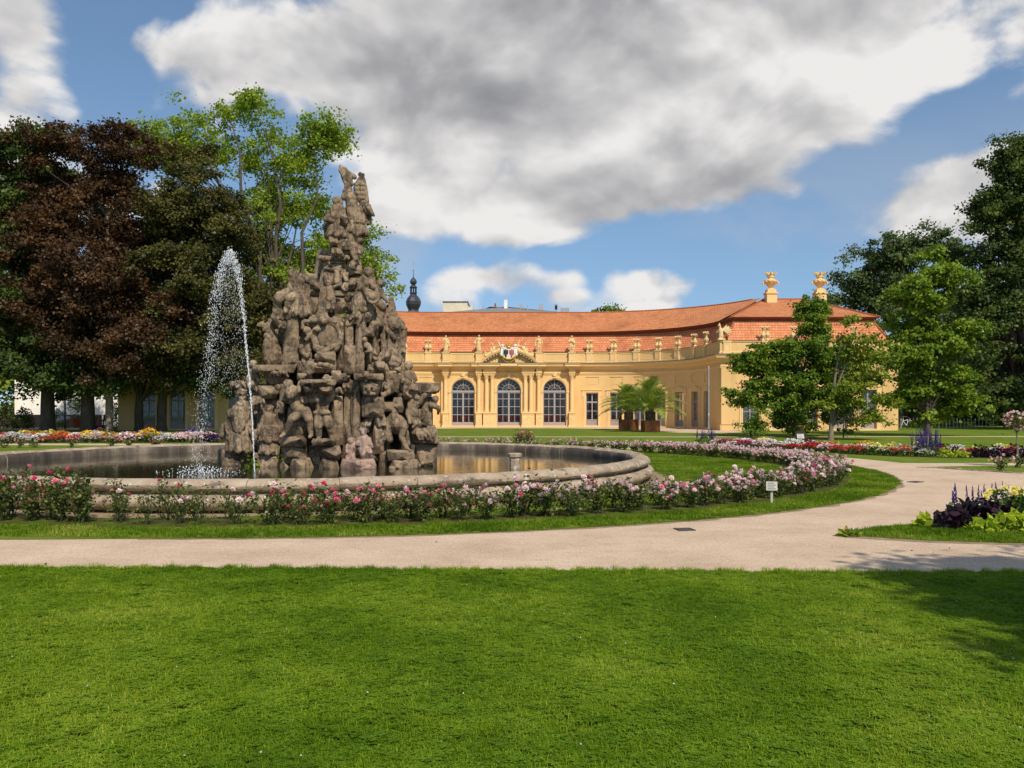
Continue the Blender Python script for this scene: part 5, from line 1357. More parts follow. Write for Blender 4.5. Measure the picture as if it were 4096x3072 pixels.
carve('statue_figure', R2, head(1020, 775, -1.7, 38, False, 0, 1.15) + [C(1045, 830, -1.62, 1030, 930, -1.64, 62, 52), Eo(1050, 812, -1.62, 78, 40, 46), C(985, 812, -1.64, 960, 760, -1.78, 32, 26), C(960, 760, -1.78, 985, 700, -1.8, 26, 22), C(1110, 815, -1.6, 1125, 750, -1.72, 32, 26), C(1125, 750, -1.72, 1100, 700, -1.75, 26, 20), Eo(1035, 950, -1.64, 66, 36, 46),
      C(1005, 960, -1.66, 1000, 1070, -1.78, 46, 38), C(1000, 1070, -1.78, 1005, 1185, -1.72, 34, 22), C(1005, 1185, -1.72, 990, 1200, -1.85, 20, 16), C(1065, 960, -1.64, 1095, 1060, -1.72, 46, 38), C(1095, 1060, -1.72, 1120, 1165, -1.62, 34, 22), C(1120, 1165, -1.62, 1125, 1185, -1.72, 20, 16), Eo(1030, 945, -1.76, 80, 26, 26)])
# two satyr children on the pink boulder
carve('statue_figure', R2, head(1300, 1215, -1.75, 28, False, -4, 1.25) + [C(1300, 1265, -1.72, 1290, 1320, -1.72, 36, 34), C(1330, 1235, -1.72, 1340, 1270, -1.8, 20, 16), C(1268, 1250, -1.72, 1262, 1310, -1.8, 18, 15), C(1280, 1330, -1.72, 1262, 1385, -1.8, 28, 18), C(1310, 1330, -1.72, 1322, 1385, -1.8, 28, 18), Eo(1295, 1370, -1.65, 50, 30, 40)], mat='sandstone_pink')
carve('statue_figure', R2, head(1412, 1130, -1.78, 30, False, 5, 1.2) + [Eo(1412, 1105, -1.75, 40, 22, 34), C(1395, 1090, -1.76, 1385, 1068, -1.76, 8, 4), C(1425, 1090, -1.76, 1436, 1066, -1.76, 8, 4), C(1420, 1190, -1.74, 1415, 1255, -1.76, 44, 42), C(1380, 1190, -1.76, 1355, 1240, -1.85, 20, 17), C(1460, 1190, -1.74, 1492, 1260, -1.8, 20, 17), C(1400, 1280, -1.78, 1405, 1330, -1.9, 30, 24), C(1405, 1330, -1.9, 1410, 1385, -1.85, 20, 15),
      C(1435, 1280, -1.78, 1475, 1310, -1.88, 30, 24), C(1475, 1310, -1.88, 1495, 1365, -1.8, 20, 14), Eo(1415, 1280, -1.75, 56, 30, 36)], mat='sandstone_pink')
# seated man with a load on his shoulders, right
carve('statue_figure', R2, head(1690, 935, -1.2, 36, True, 6) + [C(1695, 990, -1.15, 1700, 1080, -1.15, 52, 54), C(1745, 990, -1.15, 1790, 1040, -1.3, 26, 24), C(1700, 1075, -1.2, 1790, 1075, -1.55, 46, 38), C(1790, 1075, -1.55, 1765, 1170, -1.55, 34, 26), C(1765, 1170, -1.55, 1815, 1275, -1.6, 26, 18), C(1815, 1275, -1.6, 1840, 1290, -1.72, 16, 12), C(1700, 1100, -1.1, 1800, 1130, -1.35, 40, 34), C(1800, 1130, -1.35, 1830, 1240, -1.35, 30, 20), C(1650, 1000, -1.15, 1625, 1080, -1.25, 28, 24)], fold=.006)
carve('hanging_cloth', R2, skirt(1620, 1040, 1190, -1.2, 40, 50, 6, .15), fold=.008)
rock(R2, 1590, 850, 1700, 935, -1.3, .45, 1, 1, .1, name='carried_block', extra=2); rock(R2, 1680, 830, 1780, 930, -1.15, .4, .8, 1, .12, name='carried_block', extra=2)
# bent giant under the right ledge
carve('statue_figure', R2, head(1905, 800, -1.12, 36, False, -6, 1.2) + [C(1880, 860, -1.02, 1850, 960, -.98, 56, 50), C(1930, 850, -1.05, 1975, 790, -1.12, 30, 26), C(1975, 790, -1.12, 2010, 760, -1.1, 24, 20), C(1850, 860, -1.08, 1825, 960, -1.15, 28, 24), C(1825, 960, -1.15, 1840, 1040, -1.2, 22, 18), C(1850, 980, -1.0, 1910, 1050, -1.1, 48, 40), C(1910, 1050, -1.1, 1880, 1130, -1.1, 34, 24), C(1980, 830, -.9, 1985, 930, -.95, 30, 34), C(1985, 930, -.95, 2030, 1050, -.95, 32, 24), Eo(1880, 960, -1.1, 40, 70, 30), C(2000, 860, -.95, 1960, 1000, -1.0, 16, 20)], fold=.008)
carve('leaf_scroll', R2, [C(1850, 1010, -1.15, 1900, 1040, -1.2, 18, 24), C(1900, 1040, -1.2, 1870, 1080, -1.2, 22, 14), Eo(1880, 1000, -1.18, 30, 14, 16), C(1990, 1000, -1.1, 1960, 1050, -1.1, 20, 12), Eo(1985, 1030, -1.1, 26, 40, 20)], jit=.02)
# boy looking round at the right corner
carve('statue_figure', R2, head(1825, 525, -.8, 38, False, 8, 1.2) + [C(1825, 590, -.78, 1820, 670, -.78, 44, 42), C(1870, 590, -.78, 1895, 640, -.82, 22, 19), C(1895, 640, -.82, 1880, 665, -.95, 17, 14), C(1785, 590, -.78, 1775, 660, -.85, 22, 19), C(1808, 690, -.78, 1800, 750, -.82, 30, 24), C(1842, 690, -.78, 1846, 750, -.82, 30, 24), C(1800, 590, -.68, 1780, 720, -.65, 36, 40)], fold=.008)
# child at the left corner of the ledge
carve('statue_figure', R2, head(395, 505, -.8, 34, False, 6, 1.15) + [C(405, 570, -.75, 390, 640, -.75, 44, 46), C(375, 580, -.8, 345, 640, -.9, 22, 18), C(345, 640, -.9, 350, 690, -.9, 17, 14), C(430, 590, -.78, 450, 650, -.9, 22, 18), C(400, 660, -.78, 370, 700, -.95, 32, 26), C(420, 660, -.75, 440, 740, -.8, 30, 22)], fold=.004)
# tree stump with a figure on the left of the second storey
carve('tree_stump', R2, [C(590, 480, -.65, 590, 400, -.68, 72, 62), C(590, 400, -.68, 575, 280, -.7, 60, 52), C(575, 280, -.7, 560, 200, -.72, 48, 40), C(560, 210, -.72, 480, 130, -.8, 34, 26), C(480, 130, -.8, 445, 140, -.85, 24, 14), C(540, 150, -.72, 590, 120, -.6, 40, 60), C(610, 110, -.6, 650, 90, -.6, 30, 24), Eo(530, 330, -.8, 40, 26, 26), C(520, 240, -.75, 610, 290, -.75, 30, 26), C(600, 250, -.7, 630, 400, -.65, 34, 30), C(520, 290, -.78, 530, 450, -.75, 28, 34), Eo(505, 180, -.8, 26, 20, 18)], jit=.03, fold=.008)
# cartouche: oval shield in a scrolled frame
carve('cartouche_frame', R2, [C(975 + 105 + 118 * math.cos(a), 250 + 140 * math.sin(a), -1.15, 1080 + 118 * math.cos(a + .42), 250 + 140 * math.sin(a + .42), -1.15, 26 + 8 * math.sin(3 * a), 26 + 8 * math.sin(3 * a + 1.2)) for a in [k * .42 for k in range(15)]]
      + [Eo(1050, 90, -1.2, 56, 46, 50), Eo(1050, 110, -1.35, 26, 24, 30), C(1000, 95, -1.2, 860, 110, -1.15, 26, 18), C(860, 110, -1.15, 850, 170, -1.15, 18, 14), C(1100, 90, -1.2, 1150, 110, -1.2, 26, 20), C(980, 350, -1.2, 1050, 390, -1.3, 34, 30), C(1050, 385, -1.3, 1140, 330, -1.2, 32, 26), Eo(1030, 355, -1.32, 30, 26, 22), C(960, 200, -1.15, 890, 270, -1.15, 26, 20), Eo(985, 180, -1.25, 40, 26, 26), C(990, 430, -1.25, 1120, 460, -1.2, 30, 30), C(1010, 500, -1.3, 1110, 520, -1.3, 22, 26), Eo(1075, 505, -1.35, 40, 22, 20)], jit=.02)
carve('cartouche_shield', R2, [Eo(1082, 250, -1.16, 92, 118, 40), C(1082, 170, -1.2, 1082, 320, -1.22, 34, 26)], jit=.004)
# garland figure left of the cartouche and scroll trunk
carve('statue_figure', R2, head(910, 280, -1.05, 28, False, 4, 1.2) + [C(905, 330, -1.0, 900, 400, -1.0, 38, 40), C(930, 330, -1.05, 970, 280, -1.15, 20, 16), C(880, 335, -1.0, 870, 400, -1.05, 20, 18), C(900, 410, -1.0, 890, 480, -1.05, 44, 50), C(880, 160, -1.0, 920, 240, -1.05, 36, 26), Eo(890, 180, -1.08, 40, 34, 28)], jit=.022, fold=.008)
carve('mask_relief', R2, [Eo(1465, 725, -1.72, 52, 60, 30), Eo(1465, 735, -1.86, 16, 24, 16), Eo(1440, 710, -1.84, 14, 9, 10), Eo(1492, 710, -1.84, 14, 9, 10), C(1410, 690, -1.72, 1450, 670, -1.75, 16, 14), C(1480, 670, -1.75, 1530, 700, -1.72, 16, 14), C(1430, 770, -1.75, 1510, 775, -1.75, 18, 18)], jit=.016)
carve('relief', R2, [C(1490, 840, -1.58, 1540, 850, -1.6, 12, 14), C(1540, 850, -1.6, 1560, 900, -1.6, 12, 14), C(1530, 890, -1.6, 1550, 950, -1.58, 14, 12), Eo(1550, 925, -1.6, 24, 34, 16), C(1560, 820, -1.56, 1590, 900, -1.56, 14, 12)], jit=.014)
# twisted trunk with lion skin, right of the second storey
carve('tree_stump', R2, [C(1680, 470, -.62, 1680, 400, -.62, 95, 85), C(1690, 400, -.62, 1690, 250, -.62, 80, 66), C(1690, 250, -.62, 1680, 120, -.62, 66, 60), C(1640, 160, -.72, 1600, 240, -.75, 36, 30), C(1600, 240, -.75, 1610, 420, -.72, 28, 34), C(1740, 130, -.6, 1790, 170, -.6, 36, 28), C(1790, 200, -.58, 1770, 360, -.55, 28, 30), C(1770, 360, -.55, 1795, 390, -.6, 24, 16), Eo(1700, 140, -.85, 60, 44, 34), C(1640, 190, -.85, 1700, 260, -.85, 24, 20), C(1660, 240, -.82, 1650, 340, -.8, 22, 16)], jit=.035, fold=.008)
carve('tree_stump', R1, [C(1690, 1470, -.58, 1670, 1330, -.58, 36, 22), C(1650, 1400, -.6, 1640, 1480, -.62, 26, 40), C(1700, 1500, -.58, 1770, 1560, -.55, 34, 30), C(1690, 1560, -.62, 1690, 1660, -.62, 66, 70)], jit=.04, fold=.008)
# river god with a horn of plenty, upper left
carve('statue_figure', R1, head(757, 1105, -.95, 38, True, 8, 1.2) + [C(795, 1165, -.9, 800, 1250, -.9, 58, 54), Eo(800, 1155, -.9, 68, 40, 46), C(750, 1170, -.92, 735, 1240, -1.0, 30, 26), C(735, 1240, -1.0, 690, 1265, -1.05, 26, 22), C(845, 1165, -.88, 870, 1110, -.8, 30, 26), C(870, 1110, -.8, 900, 1140, -.75, 24, 22), Eo(800, 1275, -.92, 80, 40, 56), C(790, 1290, -.95, 730, 1320, -1.15, 46, 38), C(730, 1320, -1.15, 700, 1450, -1.05, 34, 26), C(830, 1290, -.92, 860, 1360, -1.05, 48, 40), C(900, 1150, -.75, 950, 1170, -.72, 36, 40)]
      + skirt(840, 1300, 1470, -.92, 60, 85, 8, .2, .5) + [C(770, 1075, -.88, 800, 1090, -.85, 32, 26)], fold=.008)
mb = MB()
carve('horn_of_plenty', R1, [C(740, 1240, -1.05, 690, 1275, -1.1, 26, 40), C(690, 1275, -1.1, 640, 1320, -1.12, 42, 50), C(640, 1290, -1.12, 640, 1350, -1.12, 34, 30), C(620, 1380, -1.05, 610, 1480, -.95, 34, 40), C(640, 1400, -1.0, 650, 1500, -.9, 30, 40), C(600, 1500, -.95, 660, 1560, -.95, 40, 44)], jit=.02, fold=.006)
# putto seen from behind with a trumpet
carve('statue_figure', R1, head(1088, 1190, -.85, 32, False, -6, 1.1) + [C(1100, 1245, -.82, 1110, 1300, -.82, 46, 46), C(1060, 1235, -.84, 1030, 1270, -.95, 22, 20), C(1125, 1230, -.82, 1150, 1215, -.9, 22, 18), C(1150, 1215, -.9, 1210, 1195, -.95, 18, 14), Eo(1112, 1330, -.84, 46, 38, 44), C(1095, 1350, -.85, 1085, 1410, -.88, 30, 22), C(1085, 1410, -.88, 1080, 1440, -.85, 18, 15), C(1130, 1350, -.85, 1135, 1410, -.85, 30, 22), C(1135, 1410, -.85, 1120, 1445, -.82, 18, 15)])
carve('trumpet', R1, [C(1045, 1240, -.92, 1035, 1320, -.98, 30, 32), C(1035, 1320, -.98, 1030, 1450, -1.0, 30, 42), C(1000, 1470, -1.0, 1060, 1470, -1.0, 26, 26), C(1010, 1500, -1.02, 1060, 1510, -1.02, 44, 40), C(1000, 1530, -1.05, 1080, 1540, -1.05, 40, 36)], jit=.02, fold=.006)
# seated woman with a horn, upper right
carve('statue_figure', R1, head(1455, 1085, -.95, 40, False, 8, 1.2) + [C(1425, 1160, -.9, 1420, 1250, -.9, 52, 48), Eo(1430, 1150, -.9, 66, 36, 44), C(1375, 1160, -.92, 1385, 1230, -1.05, 26, 22), C(1385, 1230, -1.05, 1440, 1190, -1.1, 20, 17), C(1480, 1150, -.9, 1500, 1220, -1.0, 28, 24), Eo(1400, 1270, -.92, 70, 40, 50), C(1390, 1285, -.95, 1385, 1370, -1.1, 42, 34), C(1385, 1370, -1.1, 1320, 1490, -1.05, 32, 20), C(1320, 1490, -1.05, 1295, 1510, -1.1, 18, 14), C(1430, 1290, -.92, 1440, 1370, -1.05, 42, 36)] + skirt(1390, 1280, 1420, -.92, 60, 75, 7, .18, 1.), fold=.007)
carve('horn_of_plenty', R1, [C(1420, 1230, -1.1, 1460, 1280, -1.12, 26, 40), C(1460, 1280, -1.12, 1500, 1310, -1.15, 44, 52)] + [C(1505 + 52 * math.cos(a), 1318 + 46 * math.sin(a), -1.22, 1505 + 52 * math.cos(a + .6), 1318 + 46 * math.sin(a + .6), -1.22, 13, 13) for a in [k * .6 for k in range(11)]], jit=.01)
# reaching figure behind her
carve('statue_figure', R1, head(1572, 1190, -.7, 34, False, -8, 1.2) + [C(1535, 1235, -.68, 1525, 1310, -.68, 46, 44), C(1565, 1250, -.7, 1600, 1310, -.75, 26, 22), C(1600, 1310, -.75, 1640, 1355, -.75, 20, 15), C(1500, 1240, -.65, 1490, 1120, -.6, 34, 30), C(1530, 1350, -.7, 1590, 1400, -.8, 44, 38), C(1540, 1390, -.7, 1540, 1500, -.75, 44, 36), C(1600, 1390, -.75, 1560, 1560, -.75, 30, 26)] + skirt(1550, 1380, 1560, -.68, 50, 60, 6, .15, 2.), fold=.008)
# volutes and reliefs of the pedestal
carve('volute', R1, [C(980 + (44 - k * 3.2) * math.cos(k * .55), 1205 + (50 - k * 3.6) * math.sin(k * .55), -.72, 980 + (44 - (k + 1) * 3.2) * math.cos((k + 1) * .55), 1205 + (50 - (k + 1) * 3.6) * math.sin((k + 1) * .55), -.72, 12, 12) for k in range(12)] + [Eo(980, 1210, -.64, 44, 48, 26)], jit=.008)
carve('volute', R1, [C(1258 + (44 - k * 3.2) * math.cos(PI - k * .55), 1210 + (46 - k * 3.4) * math.sin(PI - k * .55), -.72, 1258 + (44 - (k + 1) * 3.2) * math.cos(PI - (k + 1) * .55), 1210 + (46 - (k + 1) * 3.4) * math.sin(PI - (k + 1) * .55), -.72, 12, 12) for k in range(12)] + [Eo(1258, 1212, -.64, 44, 44, 26)], jit=.008)
carve('relief', R1, [C(1060, 1040, -.55, 1120, 1060, -.57, 14, 18), C(1120, 1060, -.57, 1200, 1030, -.57, 18, 14), Eo(1180, 1060, -.58, 30, 24, 18), C(1070, 990, -.52, 1230, 990, -.52, 8, 8), C(1170, 1080, -.58, 1170, 1180, -.64, 26, 30), C(1060, 1100, -.58, 1080, 1180, -.64, 20, 24), C(1230, 1100, -.58, 1260, 1160, -.66, 16, 20), C(1130, 1020, -.55, 1100, 1010, -.55, 12, 10)], jit=.014)
carve('beast_head', R1, [Eo(1022, 945, -.62, 30, 22, 26), C(1040, 950, -.62, 1070, 960, -.58, 24, 20), Eo(1005, 955, -.68, 14, 12, 16)], jit=.01); carve('beast_head', R1, [Eo(1262, 942, -.62, 30, 22, 26), C(1245, 950, -.62, 1225, 960, -.58, 22, 16), Eo(1280, 955, -.68, 14, 12, 16)], jit=.01)
# the margrave standing on top
carve('statue_figure', R1, head(1165, 430, -.55, 36, False, 8, 1.25) + [Eo(1185, 440, -.48, 40, 50, 36), C(1170, 500, -.5, 1175, 590, -.5, 56, 52), Eo(1170, 495, -.5, 66, 36, 44), C(1135, 510, -.52, 1145, 580, -.66, 26, 22), C(1145, 580, -.66, 1150, 640, -.66, 20, 16), C(1220, 500, -.48, 1235, 570, -.5, 28, 24), Eo(1165, 620, -.5, 68, 40, 48), C(1140, 640, -.52, 1130, 740, -.58, 40, 32), C(1130, 740, -.58, 1125, 850, -.55, 28, 22), C(1195, 640, -.5, 1210, 740, -.55, 40, 34), C(1210, 740, -.55, 1205, 860, -.52, 30, 24), C(1100, 540, -.45, 1080, 660, -.42, 30, 40), C(1090, 660, -.45, 1090, 740, -.45, 34, 40), C(1160, 610, -.62, 1230, 740, -.6, 16, 30)]
      + skirt(1160, 620, 730, -.5, 70, 85, 9, .18, 0) + [C(1215, 520, -.4, 1235, 760, -.36, 40, 44)], voxel=.017, fold=.009)
# winged Fame with a trumpet banner
carve('statue_figure', R1, head(1275, 335, -.42, 34, False, 6, 1.2) + [C(1300, 400, -.38, 1310, 480, -.36, 54, 52), C(1265, 385, -.42, 1240, 330, -.5, 26, 22), Eo(1240, 385, -.48, 34, 34, 30), C(1240, 380, -.5, 1260, 290, -.5, 22, 18), C(1260, 290, -.5, 1215, 140, -.45, 18, 30), C(1215, 150, -.45, 1200, 98, -.45, 26, 10), C(1225, 130, -.42, 1330, 205, -.38, 26, 22), C(1240, 170, -.42, 1270, 290, -.42, 34, 26), C(1280, 190, -.40, 1300, 270, -.38, 26, 22), C(1320, 480, -.36, 1330, 600, -.38, 70, 74), C(1340, 600, -.38, 1310, 720, -.42, 66, 56), C(1400, 470, -.3, 1440, 560, -.28, 40, 50), C(1440, 560, -.28, 1460, 620, -.3, 40, 30), C(1300, 540, -.5, 1360, 620, -.5, 30, 30), C(1290, 600, -.52, 1330, 660, -.52, 26, 30), C(1380, 640, -.35, 1430, 720, -.35, 44, 40),
      C(1280, 690, -.45, 1300, 760, -.45, 56, 56), C(1380, 740, -.35, 1390, 800, -.35, 34, 30), Eo(1350, 780, -.42, 70, 50, 50), Eo(1300, 840, -.45, 76, 46, 50), Eo(1370, 880, -.38, 50, 60, 44), Eo(1300, 690, -.58, 36, 30, 30), C(1420, 440, -.3, 1460, 470, -.28, 30, 24)] + skirt(1340, 560, 720, -.4, 70, 90, 8, .18, 1.), voxel=.017, jit=.02, fold=.010)
wing = []
for k in range(9):
    q = k / 8; x = 1335 + 75 * q; wing.append(C(1350 + 40 * q, 430 - 20 * q, -.26, x + 2 * math.sin(k), 300 - 120 * q ** .7, -.22, 22, 15))
wing += [C(1385, 175, -.2, 1415, 230, -.22, 18, 20), C(1415, 230, -.22, 1432, 330, -.24, 20, 24), C(1432, 330, -.24, 1440, 430, -.26, 24, 28), Eo(1385, 180, -.2, 24, 18, 16)] + [Eo(1340 + 26 * (k % 4), 270 + 42 * (k // 4), -.3, 17, 20, 14) for k in range(16)]
carve('wing', R1, wing, jit=.012)
rock(R1, 1280, 990, 1395, 1110, -.5, .4, .9, 1, .2, mat='sandstone')
# carved drapery, arms and scrolls that crowd the rock between the figures
def carved_bits(R, x, y, d, w, h_, seed):
    r_ = random.Random(seed); pr = []
    kind = r_.random()
    if kind < .55:                             # falling cloth
        n = r_.randint(5, 8); sl = r_.uniform(-.5, .5)
        for k in range(n):
            q = k / (n - 1) - .5; x0 = x + q * w * .7; x1 = x + q * w + sl * h_ + r_.uniform(-8, 8); m = ((x0 + x1) / 2 + r_.uniform(-14, 14), y + r_.uniform(-.1, .1) * h_)
            da, db = d - r_.uniform(0, .08), d - r_.uniform(.0, .16)
            pr += [C(x0, y - h_ * .5, da, m[0], m[1], db, r_.uniform(9, 14), r_.uniform(12, 18)), C(m[0], m[1], db, x1, y + h_ * .5 * r_.uniform(.7, 1.1), da, r_.uniform(12, 18), r_.uniform(7, 12))]
    elif kind < .8:                            # limb and shoulder
        a = r_.uniform(0, 6.28); L = h_ * .45; ex, ey = x + L * math.cos(a), y + L * math.sin(a) * .8; b = a + r_.choice((-1, 1)) * r_.uniform(1.2, 2.0)
        pr += [Eo(x, y, d - .05, 34, 30, 30), C(x, y, d - .06, ex, ey, d - .16, 26, 20), C(ex, ey, d - .16, ex + L * .8 * math.cos(b), ey + L * .8 * math.sin(b), d - .10, 20, 12)]
        if r_.random() < .6: pr += head(x + r_.uniform(-30, 30), y - h_ * .35, d - .08, r_.uniform(24, 30), False, r_.uniform(-8, 8), 1.2)
    else:                                      # leaf scroll
        for k in range(9):
            a = k * .62; rr = 44 - 3.6 * k; pr.append(C(x + rr * math.cos(a), y + rr * math.sin(a), d - .03 * math.sin(k), x + (rr - 3.6) * math.cos(a + .62), y + (rr - 3.6) * math.sin(a + .62), d - .03, 13, 11))
        for k in range(3): pr.append(C(x, y, d, x + r_.uniform(-.5, .5) * w, y + r_.uniform(-.5, .5) * h_, d - .08, 14, 8))
    carve('carved_detail', R, pr, voxel=.021, jit=.008, fold=.003)
for i, (R, x, y, d, w, h_) in enumerate(((R2, 440, 860, -.95, 120, 120), (R2, 600, 760, -1.15, 110, 120), (R2, 660, 930, -1.2, 90, 150), (R2, 620, 1130, -1.05, 90, 130), (R2, 860, 820, -1.65, 70, 120), (R2, 940, 830, -1.6, 80, 140), (R2, 1150, 760, -1.45, 80, 130), (R2, 1260, 700, -1.25, 70, 130), (R2, 1340, 720, -1.3, 60, 120), 
        (R2, 1480, 1060, -1.35, 80, 150), (R2, 1560, 1010, -1.4, 80, 120), (R2, 1640, 760, -1.1, 100, 130), (R2, 1730, 880, -1.1, 80, 130), (R2, 1900, 730, -1.15, 120, 80), (R2, 2050, 880, -.95, 60, 150), (R2, 1950, 1150, -1.15, 110, 110), (R2, 2060, 1160, -1.05, 70, 90), (R2, 160, 1120, -.8, 80, 140), (R2, 400, 1180, -.85, 80, 140), (R2, 250, 690, -.8, 120, 60),
        (R2, 860, 390, -1.05, 80, 130), (R2, 1200, 300, -1.0, 60, 150), (R2, 1450, 330, -1.0, 90, 150), (R2, 1520, 180, -.85, 80, 140), (R2, 1530, 420, -.95, 80, 130), (R2, 1640, 420, -.9, 90, 110), (R2, 610, 580, -1.2, 150, 70), (R2, 1080, 620, -1.4, 120, 70), (R2, 1240, 610, -1.4, 90, 70), (R2, 930, 560, -1.35, 110, 80), (R2, 1560, 520, -1.15, 110, 80), (R2, 1440, 620, -1.75, 130, 50), (R2, 960, 680, -2.0, 150, 50),
        (R1, 880, 1420, -.9, 100, 160), (R1, 1270, 1330, -.85, 90, 140), (R1, 1390, 1500, -1.0, 100, 150), (R1, 1480, 1470, -.9, 90, 150), (R1, 760, 1440, -1.0, 100, 160), (R1, 680, 1560, -1.0, 110, 130), (R1, 1180, 1580, -.9, 90, 130), (R1, 960, 1570, -.95, 90, 120), (R1, 930, 1190, -.75, 70, 90), (R1, 1330, 1190, -.7, 80, 100), (R1, 1320, 1000, -.6, 70, 110), (R1, 1340, 900, -.6, 90, 90), (R1, 1160, 900, -.65, 90, 70), (R1, 1260, 830, -.65, 80, 90), (R1, 1130, 800, -.6, 70, 90), (R1, 1400, 620, -.45, 60, 130), (R1, 1240, 620, -.6, 50, 120), (R1, 1430, 500, -.4, 50, 110), (R1, 1110, 600, -.6, 50, 110))):
    carved_bits(R, x, y, d, w, h_, 700 + i)
# ferns and moss tufts growing in the joints
def leaf_cards(r, n, cx, spread, size, up=.5, flat=.5):
    """n leaf quads round points; returns verts, faces, tint"""
    cx = np.asarray(cx); d = r.normal(size=(n, 3)); d /= np.linalg.norm(d, axis=1)[:, None]; d[:, 2] = d[:, 2] * (1 - up) + up * r.uniform(-.1, 1, n)
    d /= np.linalg.norm(d, axis=1)[:, None]
    s = np.cross(d, r.normal(size=(n, 3))); s /= np.maximum(np.linalg.norm(s, axis=1)[:, None], 1e-6)
    L = size * r.uniform(.65, 1.3, n)[:, None]
    nrm = np.cross(d, s)
    a = cx; b = cx + d * L * .5 + s * L * .34 + nrm * L * .05; c = cx + d * L; e = cx + d * L * .5 - s * L * .34 + nrm * L * .05
    v = np.stack([a, b, c, e], 1).reshape(-1, 3); f = np.arange(4 * n).reshape(-1, 4)
    return v, f, r.uniform(0, 1, n)
nr = np.random.default_rng(5)
for i, (R, x, y, d, n, s) in enumerate(((R2, 410, 1440, -1.2, 70, .10), (R2, 645, 1340, -1.25, 40, .08), (R2, 350, 1360, -.95, 26, .07), (R2, 890, 1455, -1.95, 26, .06), (R1, 1235, 1540, -.8, 26, .07), (R1, 1245, 1520, -.82, 12, .06))):
    p = R(x, y, d); c = np.array(p) + nr.normal(size=(n, 3)) * np.array([.07, .05, .10])
    v, f, tn = leaf_cards(nr, n, c, 0, s); me = np_mesh('fern', v, f, tn)
    tag(link('fern', me, 'leaf_mid'), 'small green fern rooted in a joint of the fountain rocks', 'fern', 'ferns on the rock fountain')
# squat pillar standing in the water
p = W(2060, 1874, 21.0)
pl = empty('stone_pillar', (p.x, 21.0, 0), 'short octagonal stone pillar standing alone in the basin water', 'pillar')
mb = MB(); mb.lathe([(.13, .1), (.13, .52), (.125, .53), (.165, .56), (.17, .63), (.13, .65)], (p.x, 21.0, 0), 8); me = mb.mesh('shaft'); fix_normals(me); link('shaft', me, 'stone_basin', pl)

# ------------------------------------------------------------------ water jet
nz = W(1019, 1914, 18.7)
mb = MB(); mb.tube([(nz.x, 18.7, ZW - .1), (nz.x, 18.7, ZW + .09)], .022, 8); mb.tube([(nz.x, 18.7, ZW - .05), (nz.x, 18.7, ZW + .02)], .035, 8)
tag(mb.build('water_nozzle', 'steel'), 'thin metal nozzle pipe in the water where the jet starts', 'nozzle')
up_pts = [(1019, 1905, 18.7), (1012, 1740, 18.72), (1003, 1590, 18.75), (990, 1440, 18.8), (975, 1270, 18.9), (960, 1130, 18.95), (945, 1060, 19.0), (922, 1008, 19.05)]
dn_pts = [(922, 1008, 19.05), (895, 1055, 19.1), (875, 1120, 19.15), (860, 1200, 19.2), (848, 1330, 19.25), (838, 1450, 19.3), (820, 1560, 19.35), (806, 1680, 19.4), (798, 1800, 19.4), (795, 1895, 19.4)]
def along(pts, q):
    q = q * (len(pts) - 1); i = min(int(q), len(pts) - 2); w = q - i
    return W(*pts[i]).lerp(W(*pts[i + 1]), w)
ico = bmesh.new(); bmesh.ops.create_icosphere(ico, subdivisions=1, radius=1.0)
ico_v = np.array([v.co[:] for v in ico.verts]); ico_f = np.array([[v.index for v in f.verts] for f in ico.faces]); ico.free()
def drops(pos, rad_, stretch):
    n = len(pos); v = ico_v[None] * rad_[:, None, None]; v = v * np.stack([np.ones(n), np.ones(n), stretch], 1)[:, None, :] + pos[:, None, :]
    f = ico_f[None] + (np.arange(n) * len(ico_v))[:, None, None]
    return v.reshape(-1, 3), f.reshape(-1, 3)
nr = np.random.default_rng(9); pos, rr, st = [], [], []
for k in range(1000):                          # rising stream, thick near the nozzle and breaking up
    q = nr.uniform(0, 1) ** .9; p = along(up_pts, q); s = .006 + .055 * q ** 2.2
    pos.append(np.array(p) + nr.normal(size=3) * np.array([s, s, .03])); rr.append(nr.uniform(.0035, .009)); st.append(nr.uniform(1.5, 4.5) * (1.6 - q))
for k in range(1700):                          # falling veil
    q = nr.uniform(0, 1) ** 1.25; p = along(dn_pts, q); s = .04 + .09 * q
    pos.append(np.array(p) + nr.normal(size=3) * np.array([s, s, .06])); rr.append(nr.uniform(.003, .0082) * (1.2 - .4 * q)); st.append(nr.uniform(1., 3.))
for k in range(1700):                          # mist of drops between
    q, q2 = nr.uniform(.1, 1), nr.uniform(0, 1); a = along(up_pts, 1 - q * .75); b = along(dn_pts, q * .62); p = a.lerp(b, q2)
    pos.append(np.array(p) + nr.normal(size=3) * .05); rr.append(nr.uniform(.0025, .006)); st.append(nr.uniform(1., 3.))
v, f = drops(np.array(pos), np.array(rr), np.array(st)); o = link('water_jet', np_mesh('water_jet', v, f, smooth=True), 'white_water')
tag(o, 'white jet of water rising from the nozzle and falling back in a veil of drops', 'water jet', kind='stuff')
mb = MB(); mb.tube([along(up_pts, q / 14) for q in range(10)], [.009 - .0005 * q for q in range(10)], 7); mb.build('water_stream', 'white_water', o)
pos = []; e = W(795, 1900, 19.4)
for k in range(240):
    a, q = nr.uniform(0, 2 * PI), abs(nr.normal()) * .42; pos.append((e.x + q * math.cos(a) * 1.3, e.y + q * math.sin(a), ZW + abs(nr.normal()) * .10 * math.exp(-q)))
v, f = drops(np.array(pos), nr.uniform(.005, .016, len(pos)), nr.uniform(.6, 1.8, len(pos)))
tag(link('water_splash', np_mesh('water_splash', v, f, smooth=True), 'white_water'), 'white splash of drops where the jet falls into the basin', 'splash', kind='stuff')
